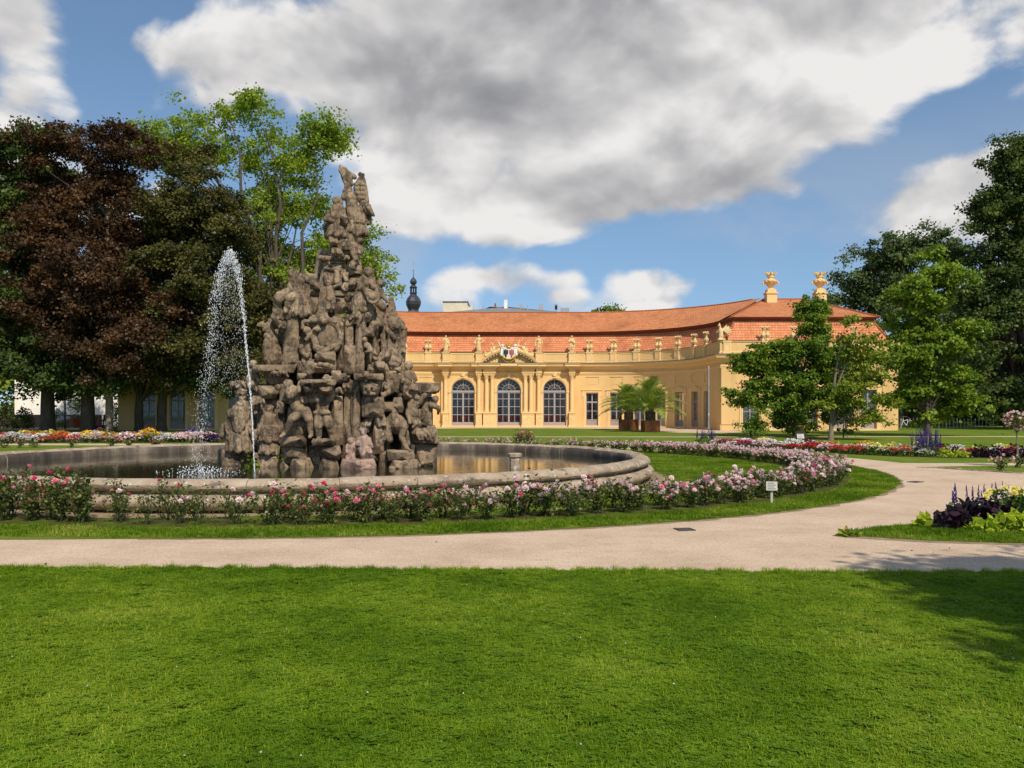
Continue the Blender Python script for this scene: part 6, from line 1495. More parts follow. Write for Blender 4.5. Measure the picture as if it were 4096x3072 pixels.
# ================================================================== trees
def tree(name, label, base, trunk_r, lobes, clumps, per, clump_r, leaf, lmat, seed, bark='bark', lean=(0, 0), fork=None, trunk_to=None, limbs=26, group=None, gap=.0, flat=.62, droop=.0, br=1.35):
    """lobes: (centre, rx, ry, rz, weight). Clumps of leaves fill the lobes; limbs run from the trunk into them."""
    r = np.random.default_rng(seed); rp = random.Random(seed)
    root = empty(name, base, label, 'tree', group)
    base = Vector(base)
    wts = np.array([l[4] if len(l) > 4 else 1.0 for l in lobes]) * np.array([(l[1] * l[2] * l[3]) ** (2 / 3) for l in lobes]); wts /= wts.sum()
    which = r.choice(len(lobes), clumps, p=wts)
    clumps = max(4, int(clumps / 6.5)); which = which[:clumps]   # boughs
    d = r.normal(size=(clumps, 3)); d /= np.linalg.norm(d, axis=1)[:, None]
    rad_ = r.uniform(.22, 1.10, clumps) ** .6
    ctr = np.array([np.array(lobes[w][0]) for w in which]); rx = np.array([[lobes[w][1], lobes[w][2], lobes[w][3]] for w in which])
    cc = ctr + d * rad_[:, None] * rx
    bough = cc[cc[:, 2] > .3]
    K = 7                                     # each bough is a flat spray of clumps, lit on top and dark below
    bs = clump_r * br * r.uniform(.75, 1.3, len(bough))
    o2 = r.normal(size=(len(bough) * K, 3)) * .62; o2[:, 2] = o2[:, 2] * .42 - .12 * (o2[:, 0] ** 2 + o2[:, 1] ** 2)
    cc = np.repeat(bough, K, 0) + o2 * np.repeat(bs, K)[:, None]
    cc = cc[cc[:, 2] > .35]
    n = len(cc) * per
    csz = clump_r * .78 * r.uniform(.55, 1.3, len(cc))
    k = np.repeat(np.arange(len(cc)), per)
    off = r.normal(size=(n, 3)) * .5
    off[:, 2] *= flat
    off[:, 2] -= droop * (off[:, 0] ** 2 + off[:, 1] ** 2)
    pts = cc[k] + off * csz[k][:, None]
    # leaf quads, faces turned outwards and up
    out = cc[k] - np.array([base.x, base.y, 0]) ; out[:, 2] = 0
    out /= np.maximum(np.linalg.norm(out, axis=1)[:, None], .5)
    nrm = r.normal(size=(n, 3)) * .75 + out * .35 + np.array([0, 0, .75]) + off * .5
    nrm /= np.linalg.norm(nrm, axis=1)[:, None]
    u = np.cross(nrm, r.normal(size=(n, 3))); u /= np.maximum(np.linalg.norm(u, axis=1)[:, None], 1e-6)
    w = np.cross(nrm, u)
    L = leaf * r.uniform(.6, 1.35, n)[:, None]
    v = np.stack([pts - u * L * .5, pts + w * L * .36 + nrm * L * .08, pts + u * L * .5, pts - w * L * .36 + nrm * L * .08], 1).reshape(-1, 3)
    f = np.arange(4 * n).reshape(-1, 4)
    ctint = r.uniform(0, 1, len(cc)); tint = np.clip(.62 * ctint[k] + .38 * r.uniform(0, 1, n), 0, 1)
    link('crown', np_mesh('crown', v, f, tint), lmat, root)
    # trunk and limbs
    mb = MB()
    top = np.max(cc[:, 2]); th = trunk_to or (base.z + (top - base.z) * .72)
    axis = [base + Vector((lean[0] * q * q * (th - base.z) + .12 * math.sin(q * 5 + seed) * trunk_r * 3 * q, lean[1] * q * (th - base.z) + .1 * math.cos(q * 4 + seed) * trunk_r * 3 * q, (th - base.z) * q)) for q in [i / 9 for i in range(10)]]
    rr = [trunk_r * (1.45 if i == 0 else (1.12 if i == 1 else 1.0 - .085 * (i - 1))) for i in range(10)]
    axis.insert(1, axis[0].lerp(axis[1], .28)); rr.insert(1, trunk_r * 1.15)
    mb.tube(axis, rr, 12)
    if fork:
        for fx, fy, fz, q0 in fork:
            i0 = int(q0 * 9) + 1; a = axis[min(i0, 9)]; b = base + Vector((fx, fy, fz)); Lf = (b - a).length; jj = lambda s: Vector((rp.uniform(-s, s) * Lf, rp.uniform(-s, s) * Lf, 0)); m = a.lerp(b, .45) + Vector((0, 0, .05 * Lf)) + jj(.07)
            mb.tube([a, a.lerp(m, .5) + jj(.04), m, m.lerp(b, .35) + jj(.04), m.lerp(b, .7) + jj(.03), b], [trunk_r * .66, trunk_r * .55, trunk_r * .44, trunk_r * .34, trunk_r * .22, trunk_r * .10], 9)
    idx = r.choice(len(cc), min(limbs, len(cc)), replace=False)
    for j in idx:
        e = Vector(cc[j].tolist()); q = min(.97, max(.25, (e.z - base.z) / max(th - base.z, .1) - .22 - .1 * rp.random())); i = q * (len(axis) - 1); i0 = int(i)
        a = axis[i0].lerp(axis[min(i0 + 1, len(axis) - 1)], i - i0); r0 = rr[min(i0 + 1, len(rr) - 1)] * .42; Ld = (e - a).length
        m1 = a.lerp(e, .35) + Vector((rp.uniform(-.06, .06) * Ld, rp.uniform(-.06, .06) * Ld, .10 * Ld)); m2 = a.lerp(e, .7) + Vector((rp.uniform(-.06, .06) * Ld, rp.uniform(-.06, .06) * Ld, .07 * Ld))
        mb.tube([a, m1, m2, e], [r0, r0 * .7, r0 * .42, r0 * .14], 6)
    o = mb.build('trunk', bark, root); smooth_angle(o, 60)
    return root
PXM = lambda Y: Y / 1901.0                      # metres per 2212-px at distance Y
def lob(x, y, rx, ry, Y, dep=None, wt=1.0):
    s = PXM(Y); c = D(x, y, Y); return (tuple(c), rx * s, (dep if dep else (rx + ry) / 2 * s), ry * s, wt)
def gpt(x, Y): p = D(x, 0, Y); return (p.x, Y, 0)
GL = 'tall maples left of the fountain'
Y = 66.
tree('maple_tree', 'dark green maple with forked trunk beside the pale garden wall', gpt(103, 66.5), .45, [lob(10, 400, 90, 110, Y), lob(60, 350, 70, 90, Y + 2), lob(-30, 560, 120, 120, Y), lob(60, 560, 90, 110, Y + 3), lob(10, 700, 110, 90, Y - 1), lob(90, 740, 90, 70, Y - 2), lob(60, 805, 120, 40, Y - 2, None, .9), lob(120, 800, 90, 45, Y - 3), lob(0, 790, 90, 60, Y - 2)], 460, 160, 1.1, .24, 'leaf_dark', 21, fork=[(1.6, 0, 7.5, .15), (-2.5, .5, 9, .25)], group=GL, limbs=46)
tree('maple_tree', 'huge maple with dark red brown leaves, the reddest crown of the group', gpt(190, 66), .44, [lob(210, 300, 85, 65, Y), lob(150, 350, 90, 90, Y), lob(265, 370, 75, 85, Y), lob(190, 470, 150, 95, Y), lob(110, 590, 100, 80, Y - 3), lob(240, 590, 105, 80, Y - 3), lob(170, 690, 130, 60, Y - 4), lob(300, 660, 80, 60, Y - 4), lob(330, 715, 60, 40, Y - 4), lob(240, 740, 90, 30, Y - 4, None, .9), lob(130, 750, 90, 35, Y - 4), lob(40, 500, 50, 90, Y), lob(300, 790, 60, 25, Y - 4, None, .6)], 700, 165, 1.05, .22, 'leaf_red', 22, group=GL, limbs=60)
tree('maple_tree', 'brownish green maple with leaning dark trunk right before the ochre pavilion', gpt(349, 67), .32, [lob(435, 340, 45, 50, Y), lob(430, 430, 85, 80, Y), lob(400, 520, 90, 90, Y), lob(480, 520, 65, 80, Y), lob(440, 620, 110, 85, Y - 1), lob(520, 680, 80, 75, Y - 1), lob(400, 720, 90, 70, Y - 2), lob(480, 770, 90, 50, Y - 2), lob(380, 800, 70, 40, Y - 2, None, .7), lob(580, 660, 40, 60, Y, None, .6)], 640, 160, 1.0, .22, 'leaf_brown', 23, lean=(.16, 0), group=GL, limbs=50)
tree('maple_tree', 'shaded green maple with slanting trunk and low boughs over the lawn', gpt(300, 67.5), .28, [lob(300, 780, 80, 40, Y), lob(370, 805, 60, 26, Y), lob(250, 810, 40, 20, Y), lob(450, 805, 70, 28, Y), lob(250, 720, 80, 60, Y + 2), lob(350, 700, 70, 70, Y + 3), lob(300, 600, 90, 80, Y + 5), lob(330, 480, 60, 90, Y + 6), lob(420, 805, 60, 25, Y)], 330, 150, 1.1, .25, 'leaf_dark', 24, lean=(.06, 0), group=GL, limbs=36)
tree('maple_tree', 'slim straight maple with pale flecked trunk between the two thick trunks', gpt(236, 65), .25, [lob(230, 805, 60, 30, Y, None, .8), lob(150, 790, 100, 40, Y, None, 1.0), lob(60, 820, 70, 30, Y, None, .8), lob(200, 640, 110, 90, Y + 6), lob(120, 450, 90, 90, Y + 7), lob(60, 420, 80, 100, Y + 6)], 330, 150, 1.1, .25, 'leaf_dark', 25, bark='bark_pale', group=GL, limbs=36)
Y = 72.
tree('walnut_tree', 'tall loose light green tree with bare forking limbs behind the rock fountain', gpt(590, 70), .36,
     [lob(440, 245, 60, 32, Y), lob(520, 235, 60, 30, Y), lob(575, 270, 35, 50, Y), lob(375, 285, 45, 28, Y), lob(450, 300, 80, 40, Y), lob(560, 350, 40, 50, Y), lob(690, 295, 38, 38, Y), lob(650, 370, 40, 40, Y), lob(720, 320, 22, 18, Y), lob(600, 430, 60, 50, Y), lob(560, 510, 40, 60, Y), lob(640, 500, 70, 50, Y), lob(690, 440, 40, 40, Y), lob(620, 580, 90, 50, Y), lob(570, 600, 60, 40, Y), lob(760, 600, 80, 40, Y), lob(660, 640, 80, 40, Y), lob(740, 540, 50, 40, Y), lob(690, 540, 50, 50, Y), lob(785, 500, 36, 22, Y), lob(815, 540, 24, 36, Y), lob(822, 600, 20, 20, Y), lob(785, 570, 36, 36, Y), lob(380, 330, 60, 50, Y + 2), lob(330, 320, 40, 50, Y + 2)],
     900, 62, 1.05, .25, 'leaf_lime', 26, fork=[(-3.5, 0, 25, .35), (-.6, 0, 24, .45), (3.4, 0, 21, .35), (8.2, 0, 13.5, .3), (2.0, 0, 17, .25), (-5.5, .5, 23.5, .4)], limbs=70, trunk_to=13, droop=.10, br=1.5)
# right-hand trees
Y = 54.
tree('magnolia_tree', 'bushy dark glossy magnolia with low boughs before the right pavilion', gpt(1720, 54), .20, [lob(1645, 775, 50, 38, Y), lob(1610, 835, 42, 30, Y), lob(1660, 850, 70, 45, Y), lob(1735, 830, 75, 80, Y), lob(1745, 730, 50, 50, Y), lob(1757, 672, 22, 24, Y, None, 1.2), lob(1780, 700, 22, 14, Y, None, 1.2), lob(1800, 790, 45, 60, Y), lob(1720, 905, 60, 35, Y), lob(1790, 880, 40, 40, Y), lob(1690, 770, 40, 40, Y), lob(1610, 780, 25, 18, Y)], 1050, 75, .46, .15, 'leaf_magnolia', 31, br=1.0, limbs=40, fork=[(-1.2, -.2, 3.2, .1), (1.3, 0, 1.0, .05), (-.5, .3, 4.5, .1)], bark='bark_pale')
tree('magnolia_tree', 'thin yellowing tree with curved pale trunk and sparse upper twigs', gpt(1795, 48), .12, [lob(1830, 830, 45, 45, 48), lob(1870, 800, 35, 50, 48), lob(1850, 740, 40, 40, 48, None, .55), lob(1890, 870, 35, 30, 48), lob(1840, 690, 40, 28, 48, None, .28), lob(1800, 860, 30, 40, 48, None, .8), lob(1820, 655, 14, 12, 48, None, .5), lob(1880, 905, 26, 16, 48, None, .8)], 190, 60, .42, .15, 'leaf_yellowing', 32, limbs=26, lean=(.10, 0), bark='bark_pale', fork=[(1.5, 0, 5.3, .35)])
tree('shrub', 'small airy green shrub beside the curved pale trunk', gpt(1822, 49.5), .035, [lob(1818, 890, 24, 30, 49.5), lob(1832, 920, 18, 20, 49.5, None, .5)], 55, 45, .32, .11, 'leaf_blue', 33, limbs=16)['category'] = 'shrub'
tree('shrub', 'loose leafy shrub at the foot of the dark magnolia by the pole', gpt(1622, 53), .04, [lob(1618, 900, 28, 40, 53), lob(1640, 925, 34, 18, 53)], 80, 45, .38, .13, 'leaf_magnolia', 34, limbs=16)['category'] = 'shrub'
tree('catalpa_tree', 'bright green catalpa with layered pyramid crown and straight dark trunk', gpt(2003, 55), .15, [lob(2015, 548, 26, 20, 55), lob(2010, 600, 60, 28, 55), lob(1985, 640, 50, 20, 55), lob(2035, 650, 48, 24, 55), lob(2005, 700, 70, 30, 55), lob(2000, 760, 85, 30, 55), lob(2060, 730, 45, 30, 55), lob(1950, 800, 55, 32, 55), lob(2050, 810, 58, 30, 55), lob(2000, 850, 70, 26, 55), lob(1935, 850, 32, 22, 55), lob(2060, 870, 40, 18, 55), lob(2040, 900, 26, 14, 55, None, .5), lob(1915, 760, 22, 30, 55)], 420, 75, .66, .22, 'leaf_mid', 35, limbs=46, flat=.4, droop=.3)
GR = 'dark trees closing the garden on the right'
tree('oak_tree', 'blue green broad oak behind the right pavilion roof', gpt(1960, 104), .8, [lob(1960, 560, 90, 60, 100), lob(1880, 620, 70, 45, 100), lob(1830, 630, 35, 30, 100), lob(1990, 530, 60, 35, 100), lob(2060, 550, 50, 45, 100), lob(1900, 580, 40, 40, 100), lob(1980, 680, 120, 80, 100), lob(2080, 700, 100, 100, 100), lob(1900, 700, 60, 40, 100)], 460, 130, 1.3, .33, 'leaf_blue', 36, group=GR, limbs=50)
tree('oak_tree', 'very tall dark green oak with ragged side boughs at the garden edge', gpt(2200, 80), .9, [lob(2198, 338, 24, 30, 76, None, 4), lob(2160, 425, 50, 34, 76, None, 2), lob(2190, 390, 30, 30, 76, None, 3), lob(2200, 450, 50, 50, 76), lob(2170, 520, 65, 50, 76), lob(2210, 600, 110, 80, 76), lob(2190, 700, 110, 90, 76), lob(2140, 640, 60, 50, 76), lob(2230, 820, 130, 80, 74), lob(2150, 800, 80, 50, 76), lob(2240, 480, 60, 100, 78)], 600, 140, 1.1, .27, 'leaf_dark', 37, group=GR, limbs=60)
tree('oak_tree', 'low dark spreading tree shading the bicycle stands', gpt(2120, 92), .55, [lob(2090, 840, 90, 60, 88), lob(2160, 860, 80, 50, 90), lob(2050, 800, 80, 60, 96), lob(2230, 880, 90, 40, 90), lob(2120, 760, 110, 60, 96), lob(2000, 860, 50, 40, 98, None, .7)], 330, 85, 1.4, .40, 'leaf_dark', 38, group=GR, limbs=40)
tree('oak_tree', 'dense dark tree with its thick trunk behind the white bicycle', gpt(1960, 112), .95, [lob(1990, 830, 80, 60, 112), lob(2060, 880, 90, 40, 116), lob(1960, 760, 80, 60, 114), lob(2130, 900, 120, 30, 118), lob(2200, 800, 160, 90, 120)], 300, 80, 1.9, .54, 'leaf_dark', 39, group=GR, limbs=40)
tree('linden_tree', 'round treetop peeping above the middle of the red roof', gpt(1310, 118), .4, [lob(1300, 674, 20, 12, 118), lob(1325, 676, 16, 8, 118), lob(1310, 760, 60, 60, 118)], 110, 90, 1.1, .34, 'leaf_mid', 40, limbs=20)
for i, (x, yy, w, Yd, m_, lab) in enumerate(((-60, 560, 160, 96, 'leaf_dark', 'shadowy tree far behind the forked maple'), (140, 640, 150, 100, 'leaf_mid', 'green tree far behind the red maple'), (420, 600, 140, 104, 'leaf_dark', 'dark tree filling the gap behind the brownish maple'), (2290, 640, 160, 112, 'leaf_dark', 'broad dark tree beyond the tall ragged oak'), (-250, 600, 200, 90, 'leaf_dark', 'wide dark tree at the end of the garden wall'), (2420, 560, 200, 90, 'leaf_dark', 'tall dark tree beyond the rose lawn'))):
    tree('linden_tree', lab, gpt(x, Yd), .5, [lob(x, yy, w * .8, 110, Yd), lob(x - w * .4, yy + 110, w * .6, 90, Yd), lob(x + w * .4, yy + 120, w * .6, 90, Yd), lob(x, yy + 190, w * .9, 70, Yd)], 200, 62, 1.8, .62, m_, 50 + i, limbs=24, group='background trees behind the garden')
# the tree behind the viewer whose shadow falls across the lawn and path
tree('linden_tree', 'linden behind the viewer that shades the corner of the lawn', (11.2, -2.4, 0), .4, [((7.3, .75, 8.0), .8, .35, .4, 1.5), ((8.3, 1.8, 8.0), 1.2, .6, .6, 1.2), ((9.6, .6, 8.6), 1.8, 1.3, 1.0, 1.0), ((8.2, .4, 8.2), .9, .7, .6, 1.2)], 400, 60, .6, .22, 'leaf_mid', 61, limbs=30)
# ================================================================== roses
def bloom_mesh(seed, size, rings=((6, 1.0, .15), (5, .72, .45), (4, .42, .75))):
    r = random.Random(seed); v, f, tn = [], [], []
    for n, rr, lift in rings:
        ph = r.uniform(0, 6.28)
        for k in range(n):
            a = ph + 2 * PI * k / n + r.uniform(-.1, .1); w = .95 * PI / n
            b = len(v); R0, R1_ = size * rr * .25, size * rr * .5
            h0, h1, h2 = size * (lift * .30), size * (lift * .62 + .05), size * (lift * .62 + .12 + r.uniform(-.04, .06))
            for rad_, hh, ww in ((R0 * .5, h0 * .3, w * .7), (R1_ * .8, h1, w), (R1_ * r.uniform(.95, 1.15), h2, w * .55)):
                v += [(rad_ * math.cos(a - ww), rad_ * math.sin(a - ww), hh), (rad_ * math.cos(a + ww), rad_ * math.sin(a + ww), hh)]
            f += [(b, b + 1, b + 3, b + 2), (b + 2, b + 3, b + 5, b + 4)]; t_ = r.random(); tn += [t_, t_]
    return v, f, tn
def bloom(seed, size, mat):
    v, f, tn = bloom_mesh(seed, size); me = np_mesh('bloom', v, f, tn); me.materials.append(MATS[mat]); return me
BL = {c: [bloom(i * 7 + j, .088, 'petal_' + c) for j in range(3)] for i, c in enumerate(('deep_pink', 'pale_pink', 'rose_pink'))}
def bush_parts(seed, h_, w_, nleaf, nstem, leaf):
    """stems rising and branching; leaves along them. Returns stem mesh, leaf mesh, tip points"""
    r = np.random.default_rng(seed); rp = random.Random(seed); mb = MB(); tips, lp = [], []
    for k in range(nstem):
        a = rp.uniform(0, 2 * PI); q = rp.uniform(.1, 1) * w_; H = h_ * rp.uniform(.6, 1.05)
        p0 = Vector((rp.uniform(-.05, .05), rp.uniform(-.05, .05), -.02)); p3 = Vector((q * math.cos(a), q * math.sin(a), H)); p1 = p0.lerp(p3, .35) + Vector((rp.uniform(-.05, .05), rp.uniform(-.05, .05), .06)); p2 = p0.lerp(p3, .7) + Vector((rp.uniform(-.05, .05), rp.uniform(-.05, .05), .03))
        mb.tube([p0, p1, p2, p3], [.008, .007, .005, .003], 4); tips.append(p3)
        for q_ in (.45, .6, .75, .9):
            base = p0.lerp(p3, q_); e = base + Vector((rp.uniform(-.14, .14), rp.uniform(-.14, .14), rp.uniform(.02, .16))); mb.tube([base, e], [.004, .002], 3, cap=False)
            if rp.random() < .4: tips.append(e)
            for t_ in range(6): lp.append(base.lerp(e, rp.random() * 1.1))
        for t_ in range(10): lp.append(p0.lerp(p3, rp.uniform(.10, 1.0)))
    lp = np.array([tuple(p) for p in lp]); c = lp[r.integers(0, len(lp), nleaf)] + r.normal(size=(nleaf, 3)) * .045
    c[:, 2] = np.maximum(c[:, 2], .03)
    v, f, tn = leaf_cards(r, nleaf, c, 0, leaf, .3)
    return mb.mesh('stem'), np_mesh('foliage', v, f, tn), tips
VAR = {'tall': [bush_parts(200 + i, .66, .32, 460, 9, .055) for i in range(3)], 'full': [bush_parts(220 + i, .43, .31, 380, 10, .051) for i in range(4)], 'thin': [bush_parts(240 + i, .46, .28, 170, 7, .050) for i in range(3)], 'far': [bush_parts(260 + i, .38, .34, 170, 6, .075) for i in range(3)]}
rp = random.Random(12)
GRZ = 'rose bushes in the ring round the fountain'
def rose_bush(x, y, kind, pal, nb, label, detail=True, z=.012, sc=1.0, group=GRZ):
    root = empty('rose_bush', (x, y, z), label, 'rose bush', group, rz=rp.uniform(0, 6.28)); root.scale = (sc, sc, sc * rp.uniform(.9, 1.1))
    st, fo, tips = rp.choice(VAR[kind])
    link('stem', st, 'stem_green', root, world_co=False); link('foliage', fo, 'leaf_rose', root, world_co=False)
    ts = rp.sample(tips, min(nb, len(tips)))
    if detail:
        for t_ in ts:
            c = rp.choices(list(pal), weights=list(pal.values()))[0]
            b = link('bloom', rp.choice(BL[c]), None, root, world_co=False); b.location = t_ + Vector((rp.uniform(-.03, .03), rp.uniform(-.03, .03), .02)); b.rotation_euler = (rp.uniform(-.7, .7), rp.uniform(-.7, .7), rp.uniform(0, 6)); s_ = rp.uniform(.75, 1.25); b.scale = (s_,) * 3
    else:
        key = ('far', tuple(sorted(pal)), nb, rp.randint(0, 3))
        if key not in FARB:
            for_c = {}
            fr_ = random.Random(str(key)); VV, FF, TT, MI = [], [], [], []; cols = list(pal)
            for k in range(nb):
                a, q = fr_.uniform(0, 6.28), .40 * math.sqrt(fr_.random()); zz = fr_.uniform(.24, .44)
                v, f, tn = bloom_mesh(k, fr_.uniform(.085, .12), ((5, 1.0, .2), (4, .6, .7))); b = len(VV)
                VV += [(p[0] + q * math.cos(a), p[1] + q * math.sin(a), p[2] + zz) for p in v]; FF += [tuple(i + b for i in g) for g in f]; TT += tn
                ci = cols.index(fr_.choices(cols, weights=list(pal.values()))[0]); MI += [ci] * len(f)
            me = np_mesh('blossom', VV, FF, TT)
            for c in cols: me.materials.append(MATS['petal_' + c])
            me.polygons.foreach_set('material_index', MI); FARB[key] = me
        link('blossom', FARB[key], None, root, world_co=False)['kind'] = 'stuff'
    return root
FARB = {}
DEEP = {'deep_pink': 5, 'rose_pink': 3}; MIXP = {'deep_pink': 2, 'rose_pink': 2, 'pale_pink': 4}; PALE = {'pale_pink': 12, 'rose_pink': 1, 'deep_pink': .7}
mb = MB(); n = 110
for a0, a1 in ((-128, 98),):
    mb.grid([[(RC[0] + (r_ + .05 * math.sin(k * 1.3 + r_)) * math.cos(rad(a0 + (a1 - a0) * k / n)), RC[1] + (r_ + .05 * math.sin(k * 1.3 + r_)) * math.sin(rad(a0 + (a1 - a0) * k / n)), .0145) for k in range(n + 1)] for r_ in (12.35, 13.35)])
tag(mb.build('rose_bed', 'bed_ground'), kind='structure')
a = -107.0
while a < 97:
    near = a < -8
    step = 2.05 if a < 40 else 2.3
    for row, rr in enumerate((13.05, 12.6)):
        ang = rad(a + (1.0 if row else 0) + rp.uniform(-.35, .35)); r_ = rr + rp.uniform(-.12, .12); x, y = RC[0] + r_ * math.cos(ang), RC[1] + r_ * math.sin(ang)
        if near and rp.random() < .03: continue
        if near:
            if a < -97.5: k, pal, nb, lab = 'tall', {'deep_pink': 3, 'rose_pink': 4, 'pale_pink': 1}, rp.randint(3, 7), 'tall rose bush with deep pink blooms before the basin wall under the water jet'
            elif a < -88.5:
                if row and rp.random() < .6: continue
                k, pal, nb, lab = 'thin', {'pale_pink': 3, 'deep_pink': 1}, rp.randint(1, 4), 'sparse rose bush with a few pale blooms and grass showing through'
            elif a < -76: k, pal, nb, lab = 'full', {'deep_pink': 3, 'rose_pink': 3, 'pale_pink': 2}, rp.randint(4, 8), 'full rose bush with pink blooms in front of the curved basin moulding'
            elif a < -58: k, pal, nb, lab = 'full', PALE, rp.randint(8, 14), 'rose bush with pale pink blooms on the arc beside the gravel path'
            else: k, pal, nb, lab = 'full', PALE, rp.randint(16, 24), 'rose bush thick with pale pink blooms at the outer bend of the ring'
            rose_bush(x, y, k, pal, nb, lab, True, sc=rp.uniform(.80, 1.25) * (1.0 if a < -58 else .95))
        else:
            if a > 55 and rp.random() < .45: continue
            rose_bush(x, y, 'far', PALE if a < 52 else MIXP, 26 if a < 45 else 15, 'rose bush with pale pink blooms on the far side of the fountain lawn' if a < 52 else 'low rose bush with mixed pink blooms just behind the basin rim', False, sc=rp.uniform(.75, 1.0))
    a += step
for i in range(22):
    x = -9.5 - i * .75 + rp.uniform(-.2, .2)
    if rp.random() < .25: continue
    rose_bush(x, 38.6 + rp.uniform(-.5, .3), 'far', MIXP, 13, 'low rose bush before the many-coloured bed under the red maple', False, sc=rp.uniform(.8, 1.15))
for i in range(12):
    rose_bush(13.4 + i * .62 + rp.uniform(-.1, .1), 24.4 + rp.uniform(-.5, .9), 'far', MIXP, 10, 'low rose bush on the small lawn by the standard rose', False, sc=rp.uniform(.7, .95), group='rose bushes on the small lawn')
for x, y in ((.3, 38.6), (.7, 38.4)):
    rose_bush(x, y, 'tall', {'deep_pink': 3, 'rose_pink': 2}, 12, 'tallest rose bush behind the basin, with deep pink blooms', True, sc=1.1)
# standard rose
sx_, sy_ = 14.75, 25.7
sr = empty('standard_rose', (sx_, sy_, .012), 'standard rose with a ball of pale pink blooms on a bare stem', 'rose tree')
mb = MB(); mb.tube([(0, 0, 0), (.02, 0, .5), (-.01, 0, 1.0), (.0, 0, 1.12)], [.03, .025, .022, .02], 7)
for k in range(7):
    a_ = k * .9; mb.tube([(0, 0, 1.0), (.12 * math.cos(a_), .12 * math.sin(a_), 1.15), (.26 * math.cos(a_), .26 * math.sin(a_), 1.3)], [.014, .01, .005], 5)
mb.build('stem', 'bark_pale', sr, world_co=False)
nr = np.random.default_rng(3); c = nr.normal(size=(420, 3)) * np.array([.17, .17, .13]) + np.array([0, 0, 1.33]); v, f, tn = leaf_cards(nr, 420, c, 0, .07, .3); link('foliage', np_mesh('foliage', v, f, tn), 'leaf_rose', sr, world_co=False)
for k in range(44):
    d = nr.normal(size=3); d /= np.linalg.norm(d); b = link('bloom', rp.choice(BL['pale_pink' if rp.random() < .9 else 'rose_pink']), None, sr, world_co=False); b.location = (d[0] * .36, d[1] * .36, 1.35 + d[2] * .28); b.rotation_euler = (nr.uniform(-1, 1), nr.uniform(-1, 1), 0)

# ================================================================== summer bedding
def clump_meshes(seed, w, h_, leaf, petal, nfl, fs, nleaf=160, lmat='leaf_bed', dome=True):
    r = np.random.default_rng(seed)
    d = r.normal(size=(nleaf, 3)); d /= np.linalg.norm(d, axis=1)[:, None]; d[:, 2] = np.abs(d[:, 2])
    c = d * np.array([w, w, h_]) * r.uniform(.45, 1, nleaf)[:, None]
    v, f, tn = leaf_cards(r, nleaf, c, 0, leaf, .3); fo = np_mesh('foliage', v, f, tn); fo.materials.append(MATS[lmat])
    fl = None
    if nfl:
        VV, FF, TT = [], [], []
        for k in range(nfl):
            a, q = r.uniform(0, 6.28), math.sqrt(r.uniform()); z = h_ * math.sqrt(max(.05, 1 - q * q * .85)) + r.uniform(-.01, .04)
            v, f, tn = bloom_mesh(k + seed, fs * r.uniform(.8, 1.25), ((5, 1.0, .1), (4, .6, .4))); b = len(VV); tx, ty = r.uniform(-.5, .5), r.uniform(-.6, .3)
            VV += [(p[0] + q * w * math.cos(a), p[1] + q * w * math.sin(a) , p[2] + z + p[0] * tx + p[1] * ty) for p in v]; FF += [tuple(i + b for i in g) for g in f]; TT += tn
        fl = np_mesh('blossom', VV, FF, TT); fl.materials.append(MATS['petal_' + petal])
    return fo, fl
CK = {}
for i, (nm, w, h_, leaf, petal, nfl, fs, lm) in enumerate((('white', .34, .26, .07, 'white', 90, .07, 'leaf_bed'), ('yellow', .34, .34, .08, 'yellow', 48, .10, 'leaf_bed'), ('orange', .34, .28, .07, 'orange', 60, .08, 'leaf_bed'), ('red', .34, .24, .07, 'red', 70, .08, 'leaf_bed'), ('purple', .30, .22, .06, 'purple', 70, .07, 'leaf_bed'), ('cream', .34, .36, .08, 'pale_yellow', 40, .10, 'leaf_bed'),
          ('burgundy', .38, .40, .12, 'burgundy', 14, .08, 'leaf_purple'), ('magenta', .34, .24, .07, 'magenta', 76, .07, 'leaf_bed'), ('coral', .34, .26, .07, 'coral', 66, .08, 'leaf_bed'), ('silver', .36, .34, .10, None, 0, 0, 'leaf_silver'), ('lime', .30, .28, .11, None, 0, 0, 'leaf_chartreuse'), ('pink', .34, .28, .07, 'pale_pink', 72, .08, 'leaf_bed'))):
    CK[nm] = [clump_meshes(400 + i * 5 + j, w, h_, leaf, petal, nfl, fs, 170, lm) for j in range(2)]
CN = {'white': 'white flowers', 'yellow': 'yellow flowers', 'orange': 'orange flowers', 'red': 'scarlet flowers', 'purple': 'violet flowers', 'cream': 'pale yellow flowers', 'burgundy': 'dark burgundy leaves', 'magenta': 'magenta flowers', 'coral': 'coral red flowers', 'silver': 'silver grey leaves', 'lime': 'lime green leaves', 'pink': 'soft pink flowers'}
def clump(x, y, nm, where, group, sc=1.0):
    o = empty('bedding_plant', (x, y, .01), 'bedding plant with %s %s' % (CN[nm], where), 'flower', group, rz=rp.uniform(0, 6.28)); o.scale = (sc, sc, sc * rp.uniform(.85, 1.15))
    fo, fl = rp.choice(CK[nm]); link('foliage', fo, None, o, world_co=False)
    if fl: link('blossom', fl, None, o, world_co=False)['kind'] = 'stuff'
def bed_poly(name, pts, w, z=.016):
    mb = MB(); a, b = [], []
    for i, p in enumerate(pts):
        p = Vector(p); t_ = (Vector(pts[min(i + 1, len(pts) - 1)]) - Vector(pts[max(i - 1, 0)])).normalized(); nn = Vector((-t_.y, t_.x)); a.append((p.x, p.y, z)); b.append((p.x + nn.x * w, p.y + nn.y * w, z))
    mb.grid([a, b]); return tag(mb.build(name, 'soil'), kind='structure')
RB = [(9.0, 40.5), (10.6, 38.0), (11.9, 35.4), (12.7, 33.0), (13.8, 31.4), (15.6, 30.5), (18.5, 30.0), (26, 29.8)]
